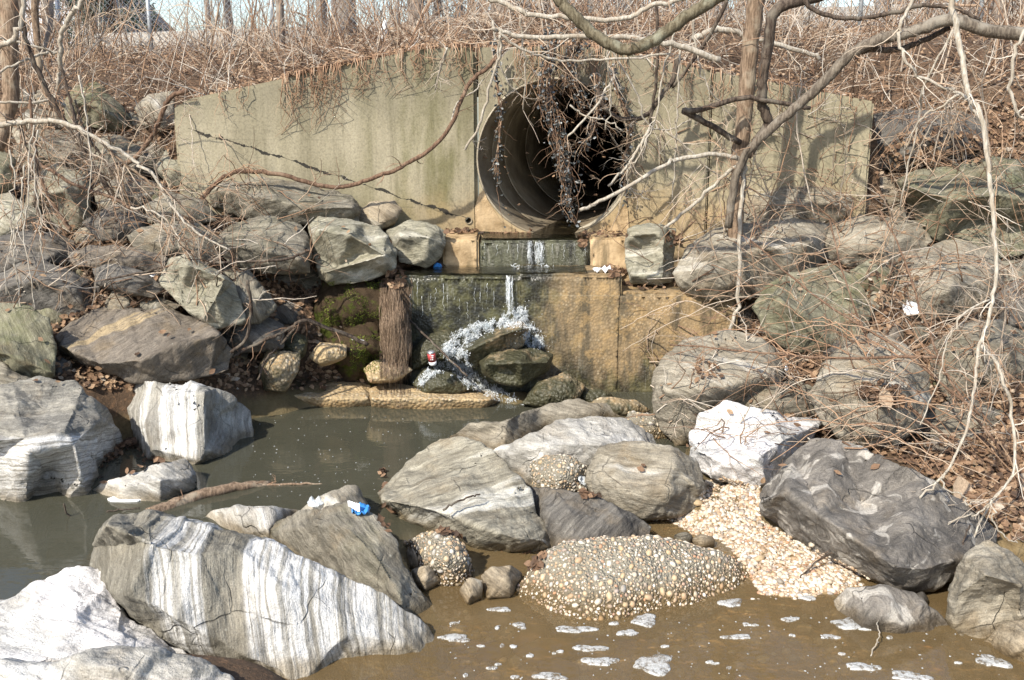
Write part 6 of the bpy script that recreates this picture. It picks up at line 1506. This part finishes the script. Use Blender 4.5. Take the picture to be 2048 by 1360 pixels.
BR = [
 ('red brown bramble rooted in the leaves above the swirled boulder', 1985, 950, 5.9, tips(8, 1380, 1700, 800, 930, 5.6, 6.4)),
 ('bramble arching over the boulder with the leaf nest', 1900, 880, 6.4, tips(7, 1450, 1750, 640, 820, 6.0, 6.8)),
 ('tall bramble at the right edge leaning left', 2035, 860, 6.2, tips(8, 1600, 1950, 480, 760, 6.2, 7.2)),
 ('bramble spreading before the greenish leaning rock', 1760, 690, 7.2, tips(8, 1330, 1640, 540, 720, 6.8, 7.4)),
 ('bramble tangle above the light grey layered boulder', 1650, 530, 8.3, tips(9, 1300, 1560, 400, 560, 7.8, 8.3)),
 ('fine bramble in front of the low wing wall rock', 1720, 430, 8.9, tips(8, 1420, 1900, 300, 430, 8.4, 9.0)),
 ('bramble on the upper slope by the dark slate slab', 1880, 330, 9.2, tips(12, 1640, 2040, 160, 330, 8.8, 9.6)),
 ('bramble thicket at the upper right edge', 2010, 400, 8.6, tips(14, 1780, 2060, 180, 420, 8.2, 9.2)),
 ('bramble between the flat topped rock and the white scrap', 1860, 640, 7.6, tips(9, 1560, 2000, 420, 640, 7.2, 8.0)),
 ('fine twigged bramble at the right edge mid height', 2030, 640, 7.4, tips(9, 1780, 2060, 420, 700, 7.0, 8.0)),
 ('low bramble over the dark rock at right', 1960, 800, 6.8, tips(8, 1700, 2040, 640, 860, 6.2, 7.0)),
 ('sparse bramble reaching over the weir wing', 1560, 720, 7.3, tips(6, 1240, 1420, 590, 720, 7.2, 7.8)),
]
for i, (lab, bx, by, bY, tp) in enumerate(BR): bramble(lab, bx, by, bY, tp, 200 + i, (.52, .26), .0050, 2)
# darker straight stems slanting down to the right
for i, (pl, lab) in enumerate([([(2010, 980), (1900, 880), (1800, 795), (1740, 690), (1690, 560), (1660, 440)], 'dark straight stem slanting past the leaf nest boulder'), ([(2000, 900), (1900, 760), (1850, 640), (1800, 500), (1760, 420)], 'dark stem slanting by the white scrap'), ([(1960, 830), (1800, 700), (1640, 600), (1500, 480)], 'thin dark stem crossing before the greenish rock'), ([(1890, 715), (1640, 715), (1520, 705), (1340, 690)], 'level dark stem over the tall rounded boulder')]):
    plant('woody_shoot', lab, 'stem', [('stem', pl, 6.0, 7.2, 3.2, 1.6, 'bark_vine')], (16, .35, .4, 0), 300 + i, 'dark stems on the right bank', 'cane')
LBR = [
 ('dead bramble on the rock pile below the wall end', 420, 400, 8.7, [(rr.uniform(260, 560), rr.uniform(330, 480), rr.uniform(8.2, 8.9)) for _ in range(14)]),
 ('dead bramble before the tall grey boulder at left', 210, 430, 8.5, [(rr.uniform(60, 340), rr.uniform(300, 520), rr.uniform(8.0, 8.8)) for _ in range(14)]),
 ('bramble on the upper left slope', 200, 190, 10.2, [(rr.uniform(20, 380), rr.uniform(60, 200), rr.uniform(9.6, 10.6)) for _ in range(14)]),
 ('wiry bramble at the left edge', 30, 420, 8.4, [(rr.uniform(-20, 220), rr.uniform(220, 540), rr.uniform(7.8, 8.6)) for _ in range(12)]),
 ('wispy dead stems over the brown grey block', 440, 500, 8.0, [(rr.uniform(300, 520), rr.uniform(420, 560), rr.uniform(7.6, 8.1)) for _ in range(9)]),
]
for i, (lab, bx, by, bY, tp) in enumerate(LBR): bramble(lab, bx, by, bY, tp, 240 + i, (.65, .25), .005, 3, .28, 'dead brambles on the left bank')

PB = [
 ('pale twiggy shrub before the right wing wall', 1600, 420, 8.9, tips(6, 1440, 1720, 60, 300, 8.4, 9.0)),
 ('pale twiggy shrub above the big layered boulder', 1900, 330, 8.9, tips(10, 1720, 2040, 20, 240, 8.4, 9.2)),
 ('pale twiggy shrub right of the pale block', 1420, 470, 8.5, tips(6, 1270, 1560, 220, 420, 8.2, 8.7)),
 ('pale twiggy shrub over the flat topped rock', 1800, 620, 7.7, tips(6, 1560, 1960, 300, 560, 7.2, 7.9)),
 ('pale twiggy shrub at the right margin', 2040, 760, 6.8, tips(7, 1820, 2060, 360, 700, 6.4, 7.2)),
 ('pale twiggy shrub on the upper left slope', 110, 260, 9.8, tips(10, 0, 300, 0, 200, 9.2, 10.2)),
 ('pale twiggy shrub between arching branch and left boulders', 260, 420, 8.5, tips(9, 120, 420, 200, 400, 8.0, 8.7)),
 ('pale twiggy shrub on the crest above the left wing', 480, 130, 9.9, tips(9, 330, 640, 20, 110, 9.6, 10.4)),
 ('pale twiggy shrub on the crest above the wall joint', 900, 85, 10.0, tips(9, 780, 1060, 0, 80, 9.6, 10.4)),
 ('pale twiggy shrub on the crest right of the brown tree', 1600, 150, 9.9, tips(9, 1440, 1760, 10, 130, 9.5, 10.4))]
for i, (lab, bx, by, bY, tp) in enumerate(PB): bramble(lab, bx, by, bY, tp, 270 + i, (.88, .12), .0062, 5, .36, 'pale twiggy shrubs')
# ------------------------------------------------------------ beyond the crest: fence, road edge, trees, house
rk_ = random.Random(61)
mb = MB()
for k in range(30): pass
# pale road deck edge behind the embankment
def road_z(x): return 3.98 + .035 * x
mb = MB(); V = []
xs2 = np.linspace(-8.6, 14, 24)
prof = [(21.5, -.9), (21.5, .13), (21.62, .15), (30, .15), (30, -.9)]
for x in xs2:
    for (yy, zz) in prof: V.append(Vector((x, yy, road_z(x) + zz)))
n = len(prof); mb.add(V, [(i * n + k, (i + 1) * n + k, (i + 1) * n + k + 1, i * n + k + 1) for i in range(len(xs2) - 1) for k in range(n - 1)])
kind(mb.build('road', M['roadgrey'], smooth=False), 'structure')
# chain link fence
fb = at(300, 80, 14.5); fence = tag(empty('chain_link_fence', (fb.x, 14.5, fb.z - .2)), 'galvanised chain link fence along the top of the bank', 'fence')
FX = [at(120, 60, 14.6).x, at(300, 60, 14.6).x, at(545, 40, 14.6).x, at(795, 40, 14.6).x, at(922, 40, 14.6).x, at(1180, 30, 14.6).x, at(1450, 30, 14.6).x, at(1720, 40, 14.6).x, at(1960, 40, 14.6).x]
for x in FX:
    mb = MB(); z = gz(x, 14.6); mb.tube([Vector((x, 14.6, z - .2)), Vector((x, 14.6, z + 1.25))], .03, 10); mb.build('post', M['metal'], fence, fence.location)
mb = MB(); st = .075; Hh = 1.1; xL, xR = FX[0], FX[-1]; nW = int((xR - xL) / st)
for i in range(-int(Hh / st), nW):
    for s in (0, 1):
        xa_ = xL + i * st; xb_ = xa_ + Hh
        if s: xa_, xb_ = xb_, xa_
        if min(xa_, xb_) < xL or max(xa_, xb_) > xR: continue
        za, zb_ = gz(xa_, 14.6), gz(xb_, 14.6)
        mb.tube([Vector((xa_, 14.585 + .008 * s, za + .05)), Vector((xb_, 14.585 + .008 * s, zb_ + .05 + Hh))], .0028, 3, cap=False)
kind(mb.build('wire_mesh', M['metal'], fence, fence.location), 'stuff')
# bare trees behind
def far_tree(px, Y_, rpx, label, seed, lean=0, mat='bark_far'):
    rr = random.Random(seed); b = at(px, 80, Y_); z = gz(b.x, Y_); r = rpx * Y_ / F
    root = tag(empty('bare_tree', (b.x, Y_, z)), label, 'tree', 'bare trees behind the fence')
    H_ = rr.uniform(5, 7); P_ = [Vector((b.x + lean * k * .3 + rr.gauss(0, .04) * k, Y_ + rr.gauss(0, .05), z - .2 + H_ * k / 5)) for k in range(6)]
    S_ = spline(P_, 5); mb = MB(); mb.tube(S_, [lerp(r * 1.15, r * .5, i / (len(S_) - 1)) for i in range(len(S_))], 9); mb.build('trunk', M[mat], root, root.location)
    mb = MB()
    for _ in range(rr.randint(9, 15)):
        k = rr.randint(2, len(S_) - 1); a = rr.uniform(0, 6.28); d = Vector((math.cos(a), math.sin(a) * .7, rr.uniform(.1, .7)))
        twiglet(mb, S_[k], d, rr.uniform(.8, 1.9), min(r * .4, .03), rr, 3, rr.uniform(.3, .7), .2, .02)
    kind(mb.build('branches', M['twig'], root, root.location), 'stuff')
for i, (px, Y_, r, lab) in enumerate([(465, 17, 7, 'slim bare tree left of the forked one behind the fence'), (560, 13.5, 7, 'crooked bare tree on the crest above the left wing'), (688, 18, 22, 'thick grey bare tree behind the fence left of the steel post'), (640, 19, 10, 'bare tree just left of the thick grey one'), (830, 13.2, 15, 'brown bare tree on the crest above the wall joint'), (870, 16, 7, 'slim bare tree right of the brown crest tree'), (1010, 13.6, 24, 'stout brown bare tree on the crest behind the pale branch'), (1095, 17, 10, 'bare tree behind the sagging branch left half'), (1055, 20, 9, 'distant grey bare tree above the pipe'), (1165, 22, 11, 'distant bare tree inside the curve of the sagging branch'), (1255, 19, 18, 'bare tree behind the curve of the sagging branch'), (1320, 16, 8, 'slim bare tree right of the sagging branch'), (1420, 17, 9, 'bare tree just left of the brown barked tree'), (1580, 16, 6, 'slim bare tree right of the brown barked tree'), (1760, 15, 14, 'bare tree right of the bright sky gap'), (1850, 16, 7, 'slim bare tree behind the crooked branch'), (1990, 15, 9, 'bare tree near the upper right corner'), (420, 22, 5, 'thin distant bare tree left of the slim one'), (20, 14, 13, 'bare tree at the upper left corner'), (100, 15, 8, 'bare tree in front of the house'), (1930, 20, 10, 'distant bare tree behind the upper right branches')]):
    far_tree(px, Y_, r, lab, 400 + i, rk_.uniform(-.3, .3))
# thin saplings standing on the crest, too many to count
mb = MB()
for _ in range(900):
    Y_ = rk_.uniform(10.5, 26); x = rk_.uniform(-.56, .56) * Y_; z = gz(x, Y_)
    if 240 < 1024 + 2000 * x / Y_ < 420 and rk_.random() < .7: continue
    if 1590 < 1024 + 2000 * x / Y_ < 1740 and rk_.random() < .8: continue
    twiglet(mb, Vector((x, Y_, z)), Vector((rk_.uniform(-.5, .5), rk_.uniform(-.3, .3), 1)), rk_.uniform(.6, 2.2), rk_.uniform(.005, .014), rk_, 2, rk_.uniform(.25, .9), .10, 0)
kind(mb.build('sapling_thicket', M['twig']), 'stuff')
# far wood closing the horizon on the right
mb = MB()
for _ in range(420):
    Y_ = rk_.uniform(36, 60); x = rk_.uniform(-.04, .62) * Y_; z = gz(x, Y_)
    if 1590 < 1024 + 2000 * x / Y_ < 1735: continue
    mb.tube([Vector((x, Y_, z)), Vector((x + rk_.gauss(0, .2), Y_, z + 3)), Vector((x + rk_.gauss(0, .5), Y_, z + 7))], [.09, .06, .02], 4, rk_.uniform(.3, .8))
    for q in range(4): twiglet(mb, Vector((x, Y_, z + rk_.uniform(.5, 4))), Vector((rk_.uniform(-1, 1), 0, rk_.uniform(0, .8))), rk_.uniform(1, 2.4), .02, rk_, 1, rk_.uniform(.3, .8), .15)
kind(mb.build('far_wood', M['twig']), 'stuff')
# evergreen
def evergreen(px, Y_, label, seed, rad=1.0):
    rr = random.Random(seed); b = at(px, 90, Y_); z = gz(b.x, Y_); H_ = 7.0
    root = tag(empty('evergreen_tree', (b.x, Y_, z)), label, 'tree')
    mb = MB(); mb.tube([Vector((b.x, Y_, z - .2)), Vector((b.x, Y_, z + H_))], [.12, .02], 8); mb.build('trunk', M['bark_dark'], root, root.location)
    ml = MB()
    for _ in range(260):
        f = rr.random() ** 1.3; hz = z + .35 + f * (H_ - .5); rmax = rad * (1 - f * .9) + .1; a = rr.uniform(0, 6.28); d = Vector((math.cos(a), math.sin(a), -.25)); L = rmax * rr.uniform(.6, 1.1)
        p0 = Vector((b.x, Y_, hz)); tt = rr.random()
        for k in range(26):
            g = rr.uniform(.25, 1); p = p0 + d * (L * g) + Vector((rr.gauss(0, .06), rr.gauss(0, .06), rr.gauss(0, .05) - .1 * g * g))
            e = Vector((rr.uniform(-1, 1), rr.uniform(-1, 1), rr.uniform(-.7, .5))).normalized(); s = e.orthogonal() * .018; q = rr.uniform(.08, .16)
            ml.add([p - s, p + s, p + e * q], [(0, 1, 2)], min(1, max(0, tt + rr.gauss(0, .2))))
    kind(ml.build('crown', M['needle'], root, root.location), 'stuff')
evergreen(228, 24, 'dark evergreen tree left of the bright sky gap', 1, 1.35)
evergreen(185, 27, 'second evergreen partly behind the house corner', 2, 1.3)
# house
hx = at(130, 60, 30); hz_ = gz(hx.x, 30); house = tag(empty('house', (hx.x, 30, hz_)), 'pale grey sided house behind the trees at upper left', 'house')
x0h, x1h = at(-260, 60, 30).x, at(182, 60, 30).x
mb = MB(); xm = (x0h + x1h) / 2; z0 = hz_ - .5; z1 = hz_ + 1.0; zr = hz_ + 4.2
f = [Vector((x0h, 30, z0)), Vector((x1h, 30, z0)), Vector((x1h, 30, z1)), Vector((xm, 30, zr)), Vector((x0h, 30, z1))]; b_ = [p + Vector((0, 8, 0)) for p in f]
mb.add(f + b_, [(0, 1, 2, 3, 4), (9, 8, 7, 6, 5), (1, 6, 7, 2), (5, 0, 4, 9)]); mb.build('wall', M['siding'], house, house.location, smooth=False)
for s, xe in ((1, x1h), (-1, x0h)):
    mb = MB(); a = Vector((xm, 29.7, zr + .03)); c = Vector((xe + s * .35, 29.7, z1 - .30)); V = [a, c, c + Vector((0, 8.6, 0)), a + Vector((0, 8.6, 0))]; mb.add(V + [v + Vector((0, 0, .12)) for v in V], [(0, 1, 2, 3), (7, 6, 5, 4), (0, 4, 5, 1), (1, 5, 6, 2), (2, 6, 7, 3), (3, 7, 4, 0)]); mb.build('roof', M['roof'], house, house.location, smooth=False)
wx_ = at(100, 60, 30).x; mb = MB()
for lo, hi in (((wx_ - .45, 29.93, hz_ + .15), (wx_ - .38, 30.02, hz_ + 1.15)), ((wx_ + .38, 29.93, hz_ + .15), (wx_ + .45, 30.02, hz_ + 1.15)), ((wx_ - .38, 29.93, hz_ + 1.08), (wx_ + .38, 30.02, hz_ + 1.15)), ((wx_ - .38, 29.93, hz_ + .15), (wx_ + .38, 30.02, hz_ + .22))): mb.box(lo, hi)
win = mb.build('window', M['white_pl'], house, house.location, smooth=False)
mb = MB(); mb.box((wx_ - .379, 29.96, hz_ + .221), (wx_ + .379, 29.99, hz_ + 1.079)); link('pane', mb.mesh('pane', Vector(house.location), False), M['glass'], win)
# ------------------------------------------------------------ litter
def lathe(mb, c, axis, prof, n=18, tint=.5):
    a = axis.normalized(); u = a.orthogonal().normalized(); v = a.cross(u); V = []
    for (h_, r_) in prof:
        for k in range(n):
            t_ = 2 * math.pi * k / n; V.append(c + a * h_ + u * (r_ * math.cos(t_)) + v * (r_ * math.sin(t_)))
    fs = [(i * n + k, i * n + (k + 1) % n, (i + 1) * n + (k + 1) % n, (i + 1) * n + k) for i in range(len(prof) - 1) for k in range(n)]
    fs += [tuple(range(n - 1, -1, -1)), tuple((len(prof) - 1) * n + k for k in range(n))]; mb.add(V, fs, tint)
c = at(866, 728, 7.86); can = tag(empty('drink_can', c), 'red and white drink can caught by the splash', 'can'); ax = Vector((-.12, -.25, 1)).normalized()
mb = MB(); lathe(mb, c, ax, [(-.005, .024), (.004, .031), (.03, .033)]); mb.build('lower_band', M['white_pl'], can, c)
mb = MB(); lathe(mb, c + ax * .0305, ax, [(0, .033), (.075, .033)]); mb.build('body', M['red_can'], can, c)
mb = MB()
for k in range(3):
    q = c + ax * (.045 + .018 * k) + Vector((.004 * k, -.0335, 0)); u = Vector((1, 0, 0)); mb.add([q - u * .012, q + u * .010, q + u * .013 + ax * .010, q - u * .009 + ax * .010], [(0, 1, 2, 3)])
mb.build('white_print', M['white_pl'], can, c)
mb = MB(); lathe(mb, c + ax * .106, ax, [(0, .033), (.008, .027), (.012, .027)]); mb.build('rim', M['alu'], can, c)
def scrap(name, label, cat, px, py, wpx, hpx, mat, seed, thick=.012, lift=.02, crumple=.3, Y_=None, nrm=None):
    rr = random.Random(seed); h, n_ = hit(px, py)
    if Y_: h = at(px, py, Y_); n_ = Vector((0, -.6, .8))
    if nrm: n_ = Vector(nrm).normalized()
    m_ = h.y / F; bm = bmesh.new(); nx_, ny_ = 9, 7; u = Vector((1, 0, 0)); u = (u - n_ * u.dot(n_)).normalized(); v = n_.cross(u); g = []
    for j in range(ny_):
        for i in range(nx_):
            a, b = (i / (nx_ - 1) - .5), (j / (ny_ - 1) - .5); rnd = 1 - .25 * (abs(2 * a * 2 * b)) ; d = noise.noise(Vector((a * 4 + seed, b * 4, seed))) * crumple * min(wpx, hpx) * m_
            g.append(bm.verts.new(h + n_ * (lift + d) + u * (a * wpx * m_ * rnd * (1 + .25 * noise.noise((b * 5, seed, 0)))) + v * (b * hpx * m_ * 1.4 * rnd)))
    for j in range(ny_ - 1):
        for i in range(nx_ - 1): bm.faces.new((g[j * nx_ + i], g[j * nx_ + i + 1], g[(j + 1) * nx_ + i + 1], g[(j + 1) * nx_ + i]))
    bm.normal_update(); bmesh.ops.solidify(bm, geom=list(bm.faces), thickness=thick)
    me = bpy.data.meshes.new(name)
    for q in bm.verts: q.co -= h
    bm.to_mesh(me); bm.free(); me.polygons.foreach_set('use_smooth', [True] * len(me.polygons))
    return tag(link(name, me, M[mat], None, h), label, cat)
foamtray = scrap('foam_tray_piece', 'broken white foam tray piece afloat by the log', 'foam tray', 252, 1000, 78, 16, 'white_pl', 1, .022, .012, .1, atz(252, 1000, .0).y, (0, -.1, 1))
wr = scrap('wrapper', 'crumpled blue and white wrapper on the wedge boulder', 'wrapper', 722, 1026, 38, 26, 'blue_pl', 2, .004, .03, .7)
h = Vector(wr.location); mb = MB(); q = at(704, 1012, h.y - .04)
for k in range(5): mb.add([q + Vector((.012 * k - .02, -.004 * k, -.006 * k)), q + Vector((.012 * k - .006, -.012, -.006 * k - .002)), q + Vector((.012 * k - .008, 0, .03 - .004 * k)), q + Vector((.012 * k - .024, .008, .026 - .004 * k))], [(0, 1, 2, 3)])
mb.build('white_panel', M['white_pl'], wr, wr.location)
scrap('blue_scrap', 'small blue plastic scrap at the upper tread', 'plastic', 875, 535, 18, 12, 'blue_pl', 3, .004, .02, .6)
scrap('plastic_bag', 'white plastic bag scrap among ledge leaves', 'plastic', 1205, 545, 40, 18, 'white_pl', 4, .004, .03, .8)
scrap('plastic_piece', 'white plastic scrap on the right slope', 'plastic', 1820, 622, 30, 26, 'white_pl', 5, .006, .04, .4)
scrap('plastic_cup', 'flattened clear cup beside the pebble studded lump', 'plastic', 1160, 966, 30, 20, 'clear_pl', 6, .004, .03, .6)
scrap('plastic_bottle_piece', 'torn clear plastic piece at the near pool rocks', 'plastic', 632, 1012, 36, 24, 'clear_pl', 7, .003, .03, .5)
scrap('paper_scrap', 'small white scrap between the left boulders', 'plastic', 302, 552, 24, 10, 'white_pl', 8, .006, .03, .3)
scrap('white_scrap', 'tiny white and blue lid on the flat grey rock', 'plastic', 1566, 738, 12, 8, 'white_pl', 9, .006, .03, .2)
h, _ = hit(716, 680); mb = MB(); a = at(704, 678, h.y - .03); b = at(728, 682, h.y - .05); mb.tube([a, lerp(a, b, .5), b], .008, 8); tag(mb.build('plastic_straw', M['white_pl'], None, a), 'short white plastic tube on the moss', 'plastic')
h, _ = hit(775, 60); q = at(766, 48, 12.6); g = gz(q.x, q.y)
mb = MB(); lathe(mb, Vector((q.x, q.y, g)), Vector((.1, 0, 1)), [(0, .03), (.16, .04), (.20, .025), (.25, .015)]); tag(mb.build('plastic_bottle', M['white_pl'], None, Vector((q.x, q.y, g))), 'pale plastic bottle standing at the crest by the steel post', 'bottle')
